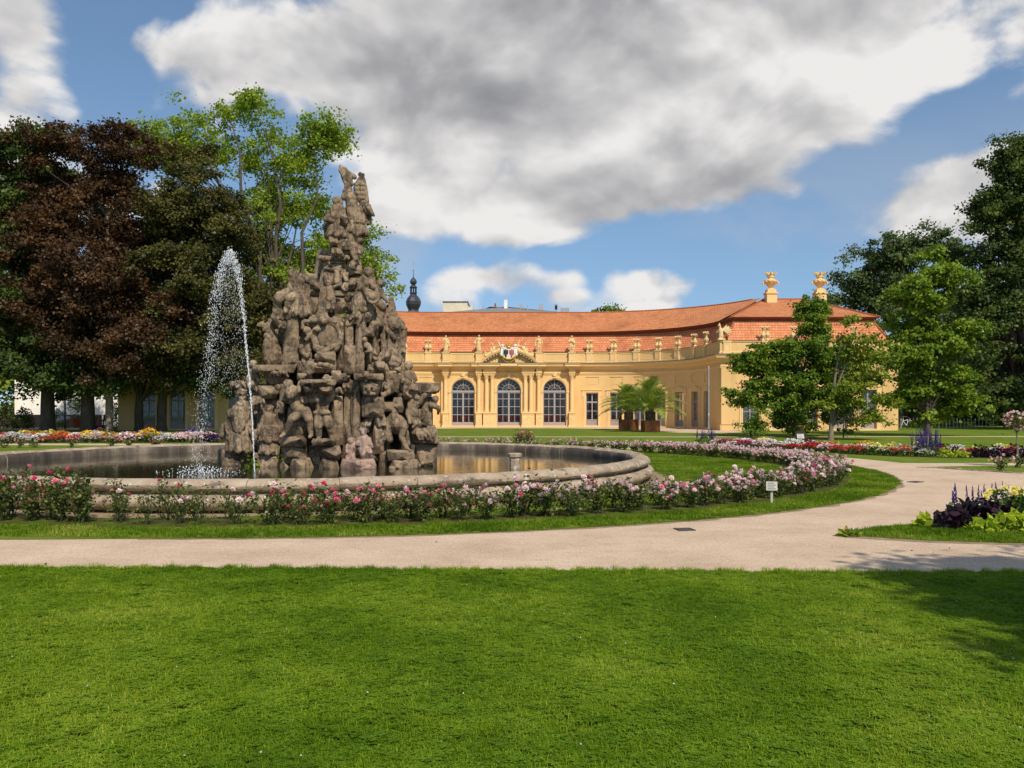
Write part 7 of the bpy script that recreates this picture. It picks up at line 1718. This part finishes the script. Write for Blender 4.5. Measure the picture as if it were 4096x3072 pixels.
RBs = RB[::-1]
bed_poly('flower_bed', RBs, -2.5)
def along_poly(pts, q):
    ds = [0.]
    for p, s in zip(pts[:-1], pts[1:]): ds.append(ds[-1] + math.hypot(s[0] - p[0], s[1] - p[1]))
    t_ = max(0., min(1., q)) * ds[-1]; i = max(k for k in range(len(ds) - 1) if ds[k] <= t_ + 1e-9); w = (t_ - ds[i]) / (ds[i + 1] - ds[i])
    p, s = Vector(pts[i]), Vector(pts[i + 1]); d = (s - p).normalized(); return p.lerp(s, w), Vector((d.y, -d.x)) * -1
GB = 'bedding plants in the curved bed before the right pavilion'
seq = ['pink', 'magenta', 'white', 'red', 'pink', 'cream', 'coral', 'white', 'lime', 'burgundy', 'magenta', 'white', 'orange', 'purple', 'pink', 'white']
for row in range(5):
    nn = 34
    for i in range(nn):
        p, nv = along_poly(RB, (i + .5 * (row % 2) + rp.uniform(-.2, .2)) / (nn + 1) if i or row else .01); q = p + nv * (.35 + row * .48 + rp.uniform(-.12, .12)) * 1.0
        patch = int((i * .45 + row * 1.7) + noise.noise(Vector((i * .3, row * 1.1, 0))) * 3) % len(seq)
        nm = seq[patch] if row < 3 else rp.choice(['yellow', 'orange', 'cream', 'white', 'pink', 'burgundy', 'silver', 'lime', 'white'])
        clump(q.x, q.y, nm, 'in the curved bed before the right pavilion', GB, rp.uniform(.8, 1.15))
LB = [(-30, 43.7), (-22, 44.2), (-14, 44.4), (-8, 44.6), (-5.5, 44.4)]
bed_poly('flower_bed', LB, 3.2)
GB2 = 'bedding plants in the long bed under the maples'
seq2 = ['white', 'pink', 'pink', 'yellow', 'white', 'coral', 'cream', 'orange', 'pink', 'yellow', 'white', 'pink', 'burgundy', 'purple', 'silver']
for row in range(5):
    nn = 40
    for i in range(nn):
        p, nv = along_poly(LB, (i + .5 * (row % 2) + rp.uniform(-.2, .2) + .2) / (nn + 1)); q = p + nv * (.4 + row * .62 + rp.uniform(-.15, .15))
        patch = int((i * .5 + row * 1.3) + noise.noise(Vector((i * .35, row * 1.3 + 9, 0))) * 3) % len(seq2); nm = seq2[patch]
        clump(q.x, q.y, nm, 'in the long bed under the maples', GB2, rp.uniform(1.05, 1.6))
# salvias: upright spikes
def salvia(x, y, w, h_, ns, label, seed, z=.012, base='leaf_bed'):
    thin = .62 if y < 20 else 1.0
    r = np.random.default_rng(seed); o = empty('salvia', (x, y, z), label, 'flower', 'violet salvias')
    nl = int(160 * (w / .4) ** 2); nl = min(nl, 900)
    d = r.normal(size=(nl, 3)); d /= np.linalg.norm(d, axis=1)[:, None]; d[:, 2] = np.abs(d[:, 2]); c = d * np.array([w, w, h_ * .5]) * r.uniform(.5, 1, nl)[:, None]
    v, f, tn = leaf_cards(r, nl, c, 0, .09, .4); link('foliage', np_mesh('foliage', v, f, tn), base, o, world_co=False)
    for k in range(ns):
        a, q = r.uniform(0, 6.28), w * .9 * math.sqrt(r.uniform()); hh = h_ * r.uniform(.78, 1.05); mb = MB(); px, py = q * math.cos(a), q * math.sin(a); lx, ly = r.uniform(-.06, .06, 2)
        mb.tube([(px, py, h_ * .2), (px + lx * .5, py + ly * .5, hh * .6)], .004, 4)
        nb = 30
        for j in range(nb):
            t_ = .42 + .58 * j / nb; rad_ = .026 * thin * (1.1 - .8 * (j / nb)); zz = hh * t_; ax = r.uniform(0, 6.28)
            mb.ell((px + lx * t_ + rad_ * math.cos(ax), py + ly * t_ + rad_ * math.sin(ax), zz), rad_ * .8, rad_ * .8, .022, 4, 2)
        mb.build('flower_spike', 'petal_purple', o, world_co=False)
salvia(14.9, 31.6, .62, 1.0, 34, 'large clump of violet salvia spikes rising over the curved bed', 1)
salvia(7.1, 13.8, .30, .50, 7, 'violet salvia spikes behind the dark purple leaves', 2); salvia(7.6, 14.0, .28, .54, 7, 'violet salvia spikes behind the yellow blooms', 3)
for i, (x, y) in enumerate(((-17.4, 48.0), (-13.2, 48.0), (-9.6, 48.1), (9.6, 43.5))): salvia(x, y, .55, .75, 14, 'violet salvia spikes at the back of the long bed' if i < 3 else 'violet salvia spikes near the grey pole', 10 + i)
# the mixed bed on the near right wedge
def leafy(name, label, x, y, w, h_, n, leaf, mat, seed, cat='plant', group=None):
    r = np.random.default_rng(seed); o = empty(name, (x, y, .012), label, cat, group)
    d = r.normal(size=(n, 3)); d /= np.linalg.norm(d, axis=1)[:, None]; d[:, 2] = np.abs(d[:, 2]); c = d * np.array([w, w * .8, h_]) * r.uniform(.55, 1, n)[:, None]
    v, f, tn = leaf_cards(r, n, c, 0, leaf, .35); link('foliage', np_mesh('foliage', v, f, tn), mat, o, world_co=False)
    mb = MB()
    for k in range(7): mb.tube([(0, 0, 0), tuple(c[k] * .9)], [.008, .004], 4)
    mb.build('stem', 'stem_green', o, world_co=False)
    return o
GP = 'dark purple leaf plants of the mixed bed'
leafy('sweet_potato_vine', 'dark purple leaf vine at the tip of the mixed bed', 6.22, 12.45, .30, .26, 230, .13, 'leaf_purple', 1, group=GP); leafy('sweet_potato_vine', 'tall mound of dark purple leaves behind the lime plant', 6.72, 12.75, .34, .38, 300, .13, 'leaf_purple', 2, group=GP); leafy('sweet_potato_vine', 'dark purple leaves between the lime plant and the salvia', 7.1, 12.85, .30, .32, 220, .12, 'leaf_purple', 3, group=GP)
leafy('sweet_potato_vine', 'large lime green leaf vine spilling onto the grass', 7.02, 12.25, .34, .24, 210, .15, 'leaf_chartreuse', 4); leafy('sweet_potato_vine', 'small lime green leaves under the dark purple mound', 6.52, 12.2, .20, .16, 90, .13, 'leaf_chartreuse', 5); leafy('sweet_potato_vine', 'lime green leaves peeping out at the bed tip', 5.98, 12.62, .18, .14, 60, .13, 'leaf_chartreuse', 6)
for i, (x, y, s_) in enumerate(((7.35, 13.15, 1.25), (7.5, 12.75, 1.3), (7.85, 13.3, 1.3), (8.1, 12.9, 1.2))):
    o = leafy('marigold', 'bushy plant with large pale yellow blooms beside the lime vine', x, y, .32, .50, 300, .08, 'leaf_bed', 20 + i, 'flower', 'yellow flowering plants of the mixed bed')
    r = random.Random(i)
    for k in range(20):
        a_, q = r.uniform(0, 6.28), .30 * math.sqrt(r.random()); b = link('bloom', BLY if k else (globals().__setitem__('BLY', bloom(99, .10, 'petal_pale_yellow')) or BLY), None, o, world_co=False); b.location = (q * math.cos(a_), q * math.sin(a_) - .05, .52 - q * q * 1.6 + r.uniform(-.05, .03)); b.rotation_euler = (r.uniform(.1, 1.1), r.uniform(-.5, .5), 0)
for i, (x, y) in enumerate(((7.42, 12.2), (7.75, 12.25))): clump(x, y, 'red', 'at the front of the mixed bed by the lime vine', 'scarlet edging of the mixed bed', .75)
flat('flower_bed', [(5.9, 12.5), (6.4, 12.05), (9.5, 11.9), (12, 12.3), (12, 15), (7.2, 14.3), (6.5, 13.0)], .0155, 'soil')
# dandelion at the gravel edge
o = leafy('dandelion', 'dandelion with one yellow flower growing at the gravel tip', 4.50, 11.72, .13, .06, 60, .09, 'leaf_mid', 44)
b = link('bloom', bloom(5, .05, 'petal_yellow'), None, o, world_co=False); b.location = (-.06, -.03, .09)
# clover heads and daisies dotted over the lawn
nr = np.random.default_rng(17); VV, FF, TT = [], [], []
for k in range(34):
    y = nr.uniform(4.2, 9.0); x = nr.uniform(-.58, .58) * y; v, f, tn = bloom_mesh(k, nr.uniform(.009, .016), ((5, 1.0, .3), (4, .6, .8))); b = len(VV); VV += [(p[0] + x, p[1] + y, p[2] + .030) for p in v]; FF += [tuple(i + b for i in g) for g in f]; TT += tn
tag(link('clover_heads', np_mesh('clover_heads', VV, FF, TT), 'petal_white'), 'tiny white clover heads dotted over the wide lawn', 'flower', kind='stuff')
c = np.array([[nr.uniform(-8, 9), nr.uniform(9.5, 12), .012] for k in range(14)]); v, f, tn = leaf_cards(nr, 14, c, 0, .03, 0.05); tag(link('fallen_leaves', np_mesh('fallen_leaves', v, f, tn), 'leaf_brown'), 'a few dry leaves lying on the gravel', 'leaf', kind='stuff')
# ================================================================== palms in rusty planters
def frond_mesh(seed, L, arch):
    r = random.Random(seed); v, f, tn = [], [], []; N_ = 30
    def pt(q): return Vector((L * (q - .10 * q * q * arch), 0, L * (.62 * q - (.55 * arch) * q ** 2.3)))
    for k in range(N_):
        q = .14 + .86 * k / (N_ - 1); p = pt(q); t_ = (pt(min(1, q + .02)) - pt(q - .02)).normalized(); ll = L * .26 * math.sin(PI * min(.97, q * .86 + .12)) ** .7
        for sd in (-1, 1):
            d = (t_ * .75 + Vector((0, sd * .85, .28 + r.uniform(-.1, .1)))).normalized(); e = p + d * ll * r.uniform(.85, 1.1) + Vector((0, 0, -.10 * ll)); w = t_ * (.020 * L / 2)
            b = len(v); m_ = p.lerp(e, .5) + Vector((0, 0, .03 * ll)); v += [tuple(p - w), tuple(p + w), tuple(m_ + w * .9), tuple(m_ - w * .9), tuple(e + w * .15), tuple(e - w * .15)]; f += [(b, b + 1, b + 2, b + 3), (b + 3, b + 2, b + 4, b + 5)]; tt = r.random(); tn += [tt, tt]
    mb = MB(); mb.tube([pt(i / 8) for i in range(9)], [.03 - .003 * i for i in range(9)], 4, cap=False); b = len(v); v += mb.v; f += [tuple(i + b for i in g) for g in mb.f]; tn += [.9] * len(mb.f)
    return np_mesh('frond', v, f, tn)
FR = [frond_mesh(i, 2.5, .75 + .2 * (i % 3)) for i in range(4)]
for me in FR: me.materials.append(MATS['leaf_palm'])
def palm(x, y, rz, sc, label, plabel, seed):
    r = random.Random(seed); s = .57
    pl = empty('planter', (x, y, .006), plabel, 'planter', 'rusty steel planters on the terrace', rz=rz)
    for a in range(4):
        M = Matrix.Rotation(a * PI / 2, 4, 'Z'); mb = MB(); mb.box(-s + .0305, s, -s, -s + .03, 0, .86, M); mb.build('side_panel', 'corten', pl, world_co=False)
    mb = MB(); mb.box(-s + .03, s - .03, -s + .03, s - .03, .02, .78); mb.build('earth', 'soil', pl, world_co=False)
    p = empty('palm', (x, y, .78), label, 'palm', 'date palms in steel planters', rz=rz); p.scale = (sc,) * 3
    mb = MB(); mb.lathe([(.20, 0), (.26, .1), (.30, .35), (.26, .55), (.16, .7)], n=12)
    for k in range(60):
        a, q = k * 2.4, k / 60; mb.ell((.28 * math.cos(a), .28 * math.sin(a), .08 + .5 * q), .05, .05, .05, 6, 4)
    mb.build('trunk', 'bark', p, world_co=False)
    for k in range(46):
        o = link('frond', FR[k % 4], None, p, world_co=False); q = k / 45; o.location = (0, 0, .52 + .12 * q)
        o.rotation_euler = (r.uniform(-.12, .12), rad(16 - 88 * q) * 1.0 + r.uniform(-.1, .1), k * 2.39996); s_ = r.uniform(.82, 1.05) * (1 - .12 * q); o.scale = (s_,) * 3
palm(9.35, 70.5, rad(40), 1.18, 'date palm in the rusty planter closer to the arched doors', 'rusty steel cube planter turned cornerwise, farther back on the terrace', 1)
palm(10.25, 65.2, rad(8), 1.25, 'fuller date palm in the rusty planter at the terrace edge', 'rusty steel cube planter standing square at the terrace edge', 2)
# ------------------------------------------------------------------ pole, signs, grates
p = W(2834.5, 1734, 61.0)
po = empty('pole', (p.x, 61, 0), 'plain grey metal pole standing on the lawn edge before the curved wing', 'pole')
mb = MB(); mb.tube([(p.x, 61, 0), (p.x, 61, 4.62)], .062, 14); mb.lathe([(.062, 4.62), (.05, 4.66), (.01, 4.67)], (p.x, 61, 0), 14); smooth_angle(mb.build('shaft', 'galvanised', po), 50)
mb = MB(); mb.lathe([(.09, 0), (.09, .08), (.063, .10)], (p.x, 61, 0), 14); mb.build('foot_collar', 'galvanised', po)
mb = MB(); mb.box(p.x - .03, p.x + .03, 60.935, 60.94, 1.25, 1.42); mb.build('sticker', 'white_paint', po)
def sign(x, y, z0, w, h_, tilt, rz, label, lines, postc):
    s = empty('sign', (x, y, 0), label, 'sign', rz=rz); M = Matrix.Translation((0, 0, z0 + h_ / 2)) @ Matrix.Rotation(tilt, 4, 'X')
    mb = MB(); mb.box(-w / 2, w / 2, -.006, .006, -h_ / 2, h_ / 2, M); mb.build('board', 'notice_board', s, world_co=False)
    mb = MB()
    for k in range(lines): mb.box(-w * .38, w * (.36 if k % 2 else .2), -.0085, -.0065, h_ * (.32 - .64 * k / max(lines - 1, 1)) - h_ * .03, h_ * (.32 - .64 * k / max(lines - 1, 1)) + h_ * .03, M)
    mb.build('lettering', 'black_paint', s, world_co=False)
    mb = MB(); mb.box(-.02, .02, .008, .03, 0, z0 + h_ * .5); mb.build('post', postc, s, world_co=False)
p = W(3160, 2022, 14.75)
sign(4.62, 15.65, .25, .19, .16, rad(-14), rad(-16), 'small white notice board on a stake among the pale roses', 4, 'notice_board')
p = W(3202, 1755, 47.5)
sign(p.x, 47.5, .10, .38, .26, rad(-20), 0, 'low white label board at the foot of the magnolia', 3, 'black_paint')
mb = MB(); mb.box(-.26, .26, .05, .09, 0, .50); mb.build('backing_board', 'black_paint', bpy.data.objects['sign.001'], world_co=False)
def grate(x, y, n, w, rz, label):
    g = empty('drain_grate', (x, y, .006), label, 'drain grate', rz=rz)
    mb = MB(); 
    for a, b, c, d in ((-w / 2, w / 2, -.12, -.11), (-w / 2, w / 2, .11, .12), (-w / 2, -w / 2 + .012, -.11, .11), (w / 2 - .012, w / 2, -.11, .11)): mb.box(a, b, c, d, 0, .012)
    mb.build('frame', 'stone_inner', g, world_co=False)
    for k in range(n):
        x_ = -w / 2 + .03 + (w - .06) * (k + .5) / n; mb = MB(); mb.box(x_ - .007, x_ + .007, -.11, .11, .001, .010); mb.build('bar', 'lead_sheet', g, world_co=False)
grate(2.42, 12.35, 7, .24, rad(10), 'iron drain grate in the gravel beside the rose ring'); grate(9.35, 20.4, 7, .34, rad(35), 'iron drain grate in the gravel at the outer bend')
# kerb stones showing at the gravel fork
kb = empty('stone_kerb', (13, 23, 0), 'low stone kerb along the small rose lawn at the gravel fork', 'kerb')
kp = [(11.7, 25.45), (12.25, 25.05), (12.7, 24.1), (13.35, 23.15), (14.5, 22.63), (17, 22.5)]
for i in range(16):
    q, nv = along_poly(kp, (i + .5) / 16); q2, _ = along_poly(kp, min(1, (i + .95) / 16)); an = math.atan2(q2.y - q.y, q2.x - q.x); M = Matrix.Translation((q.x, q.y, 0)) @ Matrix.Rotation(an, 4, 'Z'); mb = MB(); mb.box(-.20, .20, -.05, .05, -.02, .032 + .006 * (i % 3), M); mb.build('kerb_stone', 'stone_basin', kb)
# ------------------------------------------------------------------ behind the roof
bt = D(893, 672, 150.)
tw = empty('church_tower', (bt.x, 150, 0), 'slim black slated onion tower with lantern rising behind the orangery roof', 'tower')
mb = MB(); mb.lathe([(1.5, 0), (1.5, 17.2)], (bt.x, 150, 0), 8); mb.build('shaft', 'bright_render', tw)
zb = 17.2
mb = MB(); mb.lathe([(1.9, zb), (1.75, zb + .4), (1.05, zb + 1.0), (.85, zb + 1.35), (1.0, zb + 1.7), (1.25, zb + 2.25), (1.3, zb + 2.8), (1.05, zb + 3.4), (.65, zb + 3.85), (.5, zb + 4.05), (.62, zb + 4.15), (.62, zb + 4.35)], (bt.x, 150, 0), 10); mb.build('onion_dome', 'slate', tw)
for k in range(8):
    a = 2 * PI * k / 8; mb = MB(); mb.tube([(bt.x + .5 * math.cos(a), 150 + .5 * math.sin(a), zb + 4.35), (bt.x + .5 * math.cos(a), 150 + .5 * math.sin(a), zb + 5.1)], .08, 6); mb.build('lantern_post', 'slate', tw)
mb = MB(); mb.lathe([(.62, zb + 5.1), (.68, zb + 5.2), (.45, zb + 5.5), (.3, zb + 5.65), (.55, zb + 5.95), (.6, zb + 6.25), (.42, zb + 6.6), (.15, zb + 6.85), (.06, zb + 7.1), (.03, zb + 8.2)], (bt.x, 150, 0), 10); mb.build('spire_dome', 'slate', tw)
mb = MB(); mb.ell((bt.x, 150, zb + 8.2), .16, .16, .18, 8, 6); mb.tube([(bt.x, 150, zb + 8.3), (bt.x, 150, zb + 9.6)], .035, 5); mb.box(bt.x - .25, bt.x + .25, 149.97, 150.03, zb + 9.1, zb + 9.18); mb.box(bt.x, bt.x + .35, 149.98, 150.02, zb + 9.45, zb + 9.62); mb.build('weather_vane', 'steel', tw)
Yh = 122.; a, b = W(1795, 1248, Yh), W(2242, 1248, Yh); tp = W(2030, 1212, Yh + 7)
hb = empty('apartment_block', ((a.x + b.x) / 2, Yh, 0), 'flat grey hipped roof of a house behind the orangery', 'building')
mb = MB(); mb.box(a.x + .6, b.x - .6, Yh + .6, Yh + 14, 0, a.z - .15); mb.build('wall', 'brown_render', hb)
mb = MB(); zc = a.z; x1, x2 = a.x + 7, b.x - 9; ye, yk = Yh, Yh + 14.6; zt = zc + 1.55
v = [(a.x, ye, zc), (b.x, ye, zc), (b.x, yk, zc), (a.x, yk, zc), (x1 + 1, Yh + 7, zt), (x2 - 1, Yh + 7, zt)]
for f_ in ((0, 1, 5, 4), (1, 2, 5), (2, 3, 4, 5), (3, 0, 4)): mb.poly([v[i] for i in f_])
mb.build('roof', 'zinc_roof', hb); mb = MB(); mb.box(a.x - .05, b.x + .05, ye - .1, yk + .05, zc - .3, zc - .02); mb.build('eaves', 'brown_render', hb)
for sx0, sx1, sy0, sy1, dy_, m_ in ((2016, 2030, 1200, 1222, 5, 'white_paint'), (1978, 1984, 1214, 1222, 5, 'eave_wood'), (2155, 2172, 1217, 1231, 4, 'galvanised'), (2243, 2276, 1232, 1250, 1, 'galvanised'), (2220, 2228, 1222, 1240, 2, 'steel'), (2218, 2231, 1217, 1222, 2, 'steel'), (1932, 1936, 1222, 1232, 3, 'steel'), (2108, 2112, 1220, 1230, 3, 'steel'), (2078, 2090, 1215, 1219, 5, 'galvanised')):
    q0, q1 = W(sx0, sy1, Yh + dy_), W(sx1, sy0, Yh + dy_); mb = MB(); mb.box(q0.x, q1.x, Yh + dy_ - .25, Yh + dy_ + .25, q0.z - .6, q1.z); mb.build('roof_vent', m_, hb)
a, b = W(1773, 1205, 132), W(1870, 1205, 132)
wb = empty('stair_tower', (a.x, 132, 0), 'plain cream block standing behind the grey roof', 'building')
mb = MB(); mb.box(a.x, b.x, 132, 139, 0, a.z - .15); mb.build('wall', 'cream_render', wb); mb = MB(); mb.box(a.x - .1, b.x + .1, 131.9, 139.1, a.z - .149, a.z); mb.build('roof_edge', 'lead_sheet', wb)
q = W(1895, 1228, 136); mb = MB(); mb.box(b.x, q.x, 133, 139, 0, q.z - .3); mb.build('annexe', 'cream_render', wb)
# ------------------------------------------------------------------ yard left of the orangery
hs = empty('house', (-42, 92, 0), 'bright white house with low grey roof glimpsed under the maples', 'building')
mb = MB(); mb.box(-52, -38.2, 92, 104, 0, 6.2); mb.build('wall', 'bright_render', hs); mb = MB(); mb.box(-52.4, -37.8, 91.5, 104.5, 6.2, 6.5); mb.build('roof', 'zinc_roof', hs)
for k in range(4):
    mb = MB(); x = -50 + k * 3.2; mb.box(x, x + 1.2, 91.93, 91.99, 3.6, 5.2); mb.build('window', 'lead_sheet', hs)
gw = empty('garden_wall', (-36, 84, 0), 'cream rendered yard wall beside the ochre pavilion', 'wall')
mb = MB(); mb.box(-37.6, -32.4, 84, 84.4, 0, 2.6); mb.build('wall', 'cream_render', gw); mb = MB(); mb.box(-37.8, -32.2, 83.9, 84.5, 2.6, 2.75); mb.build('coping', 'tiles_lower', gw)
gw = empty('garden_wall', (-45, 82, 0), 'low brown wall at the end of the yard under the forked maple', 'wall')
mb = MB(); mb.box(-60, -38.4, 82, 82.4, 0, 1.1); mb.build('wall', 'brown_render', gw); mb = MB(); mb.box(-60.1, -38.3, 81.95, 82.45, 1.1, 1.18); mb.build('coping', 'stone_basin', gw)
x = W(260, 1700, 74).x; mb = MB(); mb.tube([(x, 74, 0), (x, 74, 4.2)], .07, 8); mb.lathe([(.07, 4.2), (.22, 4.3), (.25, 4.7), (.05, 4.85)], (x, 74, 0), 10); tag(mb.build('lamp_post', 'black_paint'), 'dark lamp post between the maple trunks', 'lamp post')
def simple_bush(name, label, x, y, w, h_, n, leaf, mat, seed, fl=None, fn=0, fs=.2):
    o = leafy(name, label, x, y, w, h_, n, leaf, mat, seed, 'shrub')
    if fl:
        r = random.Random(seed)
        me = bloom(seed, fs, 'petal_' + fl)
        for k in range(fn):
            a_, q = r.uniform(0, 6.28), math.sqrt(r.random()); b = link('bloom', me, None, o, world_co=False); b.location = (q * w * math.cos(a_), -abs(q * w * .8 * math.sin(a_)), h_ * r.uniform(.55, 1.0) * math.sqrt(max(.1, 1 - q * q * .7))); b.rotation_euler = (r.uniform(.3, 1.2), 0, 0)
    return o
x = W(232, 1700, 78).x; simple_bush('hydrangea', 'hydrangea with big white flower heads by the yard wall', x, 78, 1.1, 1.7, 500, .2, 'leaf_mid', 71, 'white', 22, .42)
x = W(312, 1700, 80).x; pt_ = empty('flower_pot', (x, 80, 0), 'terracotta tub with a small yellow green tree in the yard', 'pot'); mb = MB(); mb.lathe([(.42, 0), (.58, .75), (.64, .76), (.64, .88), (.52, .88)], (x, 80, 0), 14); mb.build('tub', 'tiles_lower', pt_); mb = MB(); mb.tube([(x, 80, .8), (x, 80, 1.6)], .04, 6); mb.build('stem', 'bark', pt_)
r = np.random.default_rng(8); c = r.normal(size=(500, 3)) * np.array([.45, .4, .5]) + np.array([x, 80, 2.1]); v, f, tn = leaf_cards(r, 500, c, 0, .18, .3); link('crown', np_mesh('crown', v, f, tn), 'leaf_yellowing', pt_)
# parked mobility scooter
x = W(400, 1700, 77).x; sc_ = empty('mobility_scooter', (x, 77, .005), 'red and black mobility scooter parked in the yard', 'scooter')
mb = MB(); mb.box(-.5, .5, -.25, .25, .14, .30); bevel_mesh(mb.mesh('body'), .03); mb.build('body', 'red_fabric', sc_, world_co=False)
mb = MB(); mb.box(.1, .5, -.24, .24, .62, .74); mb.box(.40, .52, -.24, .24, .74, 1.2); mb.tube([(.3, 0, .3), (.3, 0, .62)], .05, 8); mb.build('seat', 'black_paint', sc_, world_co=False)
mb = MB(); mb.tube([(-.45, 0, .3), (-.3, 0, .95)], .035, 8); mb.tube([(-.3, -.25, .95), (-.3, .25, .95)], .025, 8); mb.build('tiller', 'black_paint', sc_, world_co=False)
for wx, wy in ((-.42, -.22), (-.42, .22), (.42, -.22), (.42, .22)):
    mb = MB(); M = Matrix.Translation((wx, wy, .15)) @ Matrix.Rotation(PI / 2, 4, 'X'); mb.lathe([(.06, -.05), (.15, -.05), (.15, .05), (.06, .05)], n=14, M=M); mb.build('wheel', 'rubber', sc_, world_co=False)
for i, (sx0, w, h_, yy) in enumerate(((95, .9, 1.9, 76), (20, 1.0, 2.2, 75))):
    x = W(sx0, 1700, yy).x; o = leafy('clipped_shrub', ('dark rounded shrub in the shade left of the forked maple', 'dark loose shrub at the shaded yard corner')[i], x, yy, w, h_, 700, .2, 'leaf_dark', 80 + i, 'shrub')
x = W(455, 1715, 72).x; simple_bush('ivy', 'climbing green shrub at the corner of the left pavilion', x, 73.5, .9, 3.6, 800, .2, 'leaf_mid', 90)
# ------------------------------------------------------------------ bicycle stands, bicycle, hedge on the right
def hoop(x, y, rz):
    o = empty('bike_stand', (x, y, 0), 'galvanised hoop bicycle stand in the row under the dark trees', 'bike stand', 'bicycle stands', rz=rz)
    link('hoop', HOOP, 'steel', o, world_co=False); link('crossbar', XBAR, 'steel', o, world_co=False)
mb = MB(); mb.tube([(-.35, 0, -.02), (-.35, 0, .70), (-.30, 0, .80), (-.2, 0, .85), (.2, 0, .85), (.30, 0, .80), (.35, 0, .70), (.35, 0, -.02)], .028, 7); HOOP = mb.mesh('hoop')
mb = MB(); mb.tube([(-.35, 0, .4), (.35, 0, .4)], .018, 6); XBAR = mb.mesh('crossbar')
for i in range(24):
    sx_ = 3640 + i * 14.5; yy = 77 + 2.6 * (i % 2) + rp.uniform(-.3, .3); hoop(W(sx_, 1700, yy).x, yy, rad(62))
for sx_ in (3588, 3604): hoop(W(sx_, 1700, 78).x, 78, rad(70))
def bicycle(x, y, rz):
    b = empty('bicycle', (x, y, 0), 'white city bicycle leaning by the stands near the thick trunk', 'bicycle', rz=rz)
    for wx in (-.52, .52):
        mb = MB(); M = Matrix.Translation((wx, 0, .34)) @ Matrix.Rotation(PI / 2, 4, 'X'); n = 24
        mb.grid([[M @ Vector(((.33 + .018 * math.cos(q)) * math.cos(2 * PI * k / n), (.33 + .018 * math.cos(q)) * math.sin(2 * PI * k / n), .018 * math.sin(q))) for k in range(n)] for q in (0, 1.57, 3.14, 4.71)], close_u=True, close_v=True)
        w = mb.build('wheel', 'rubber', b, world_co=False)
        mb = MB()
        for k in range(10): a_ = k * PI / 10; mb.tube([(wx + .32 * math.cos(a_), 0, .34 + .32 * math.sin(a_)), (wx - .32 * math.cos(a_), 0, .34 - .32 * math.sin(a_))], .003, 3)
        mb.build('spokes', 'steel', w, world_co=False)
    mb = MB(); bb = (-.05, 0, .30); st = (-.20, 0, .80); hd = (.36, 0, .86); hd2 = (.40, 0, .68)
    for p0, p1, rr in ((bb, st, .02), (bb, hd2, .032), (st, hd2, .018), ((-.52, 0, .34), bb, .014), ((-.52, 0, .34), (-.17, 0, .7), .012), (hd2, (.52, 0, .34), .018), (hd, hd2, .024)): mb.tube([p0, p1], rr, 7)
    mb.build('frame', 'white_paint', b, world_co=False)
    mb = MB(); mb.tube([hd, (.34, 0, 1.04)], .014, 6); mb.tube([(.22, -.28, 1.06), (.33, -.12, 1.05), (.33, .12, 1.05), (.22, .28, 1.06)], .013, 6); mb.build('handlebar', 'steel', b, world_co=False)
    mb = MB(); mb.tube([st, (-.22, 0, .92)], .013, 6); mb.ell((-.25, 0, .95), .14, .08, .04); mb.build('saddle', 'black_paint', b, world_co=False)
    mb = MB(); mb.box(-.75, -.35, -.07, .07, .72, .74); mb.tube([(-.6, .06, .73), (-.53, .06, .34)], .008, 5); mb.tube([(-.6, -.06, .73), (-.53, -.06, .34)], .008, 5); mb.build('carrier', 'white_paint', b, world_co=False)
bicycle(W(3625, 1700, 74.5).x, 74.5, rad(205))
x0_, x1_ = W(3582, 1600, 100).x, W(3612, 1600, 100).x
gw = empty('gate_pillar', (x0_, 100, 0), 'pale stone wall end beyond the right pavilion corner', 'wall'); mb = MB(); mb.box(x0_ - 1.5, x1_, 100, 100.6, 0, 7.2); mb.build('wall', 'cream_render', gw); mb = MB(); mb.box(x0_ - 1.6, x1_ + .1, 99.9, 100.7, 7.2, 7.4); mb.build('coping', 'stone_basin', gw)
# dense shrubbery closing the view under the trees, both sides
def shrub_mass(name, label, x0, x1, y, h_, n, mat, seed):
    r = np.random.default_rng(seed); c = np.stack([r.uniform(x0, x1, n), y + r.normal(size=n) * 1.2, r.uniform(0, 1, n) ** .8 * h_ * (1 + .25 * np.sin(r.uniform(0, 6, n)))], 1)
    v, f, tn = leaf_cards(r, n, c, 0, .55, .3); tag(link(name, np_mesh(name, v, f, tn), mat), label, 'shrubbery', kind='stuff')
shrub_mass('shrubbery', 'dark shrubbery closing the view behind the bicycle stands', 38, 130, 128, 9, 16000, 'leaf_dark', 1)
shrub_mass('shrubbery', 'dark shrubbery closing the view beyond the yard', -130, -52, 118, 8, 12000, 'leaf_dark', 2)
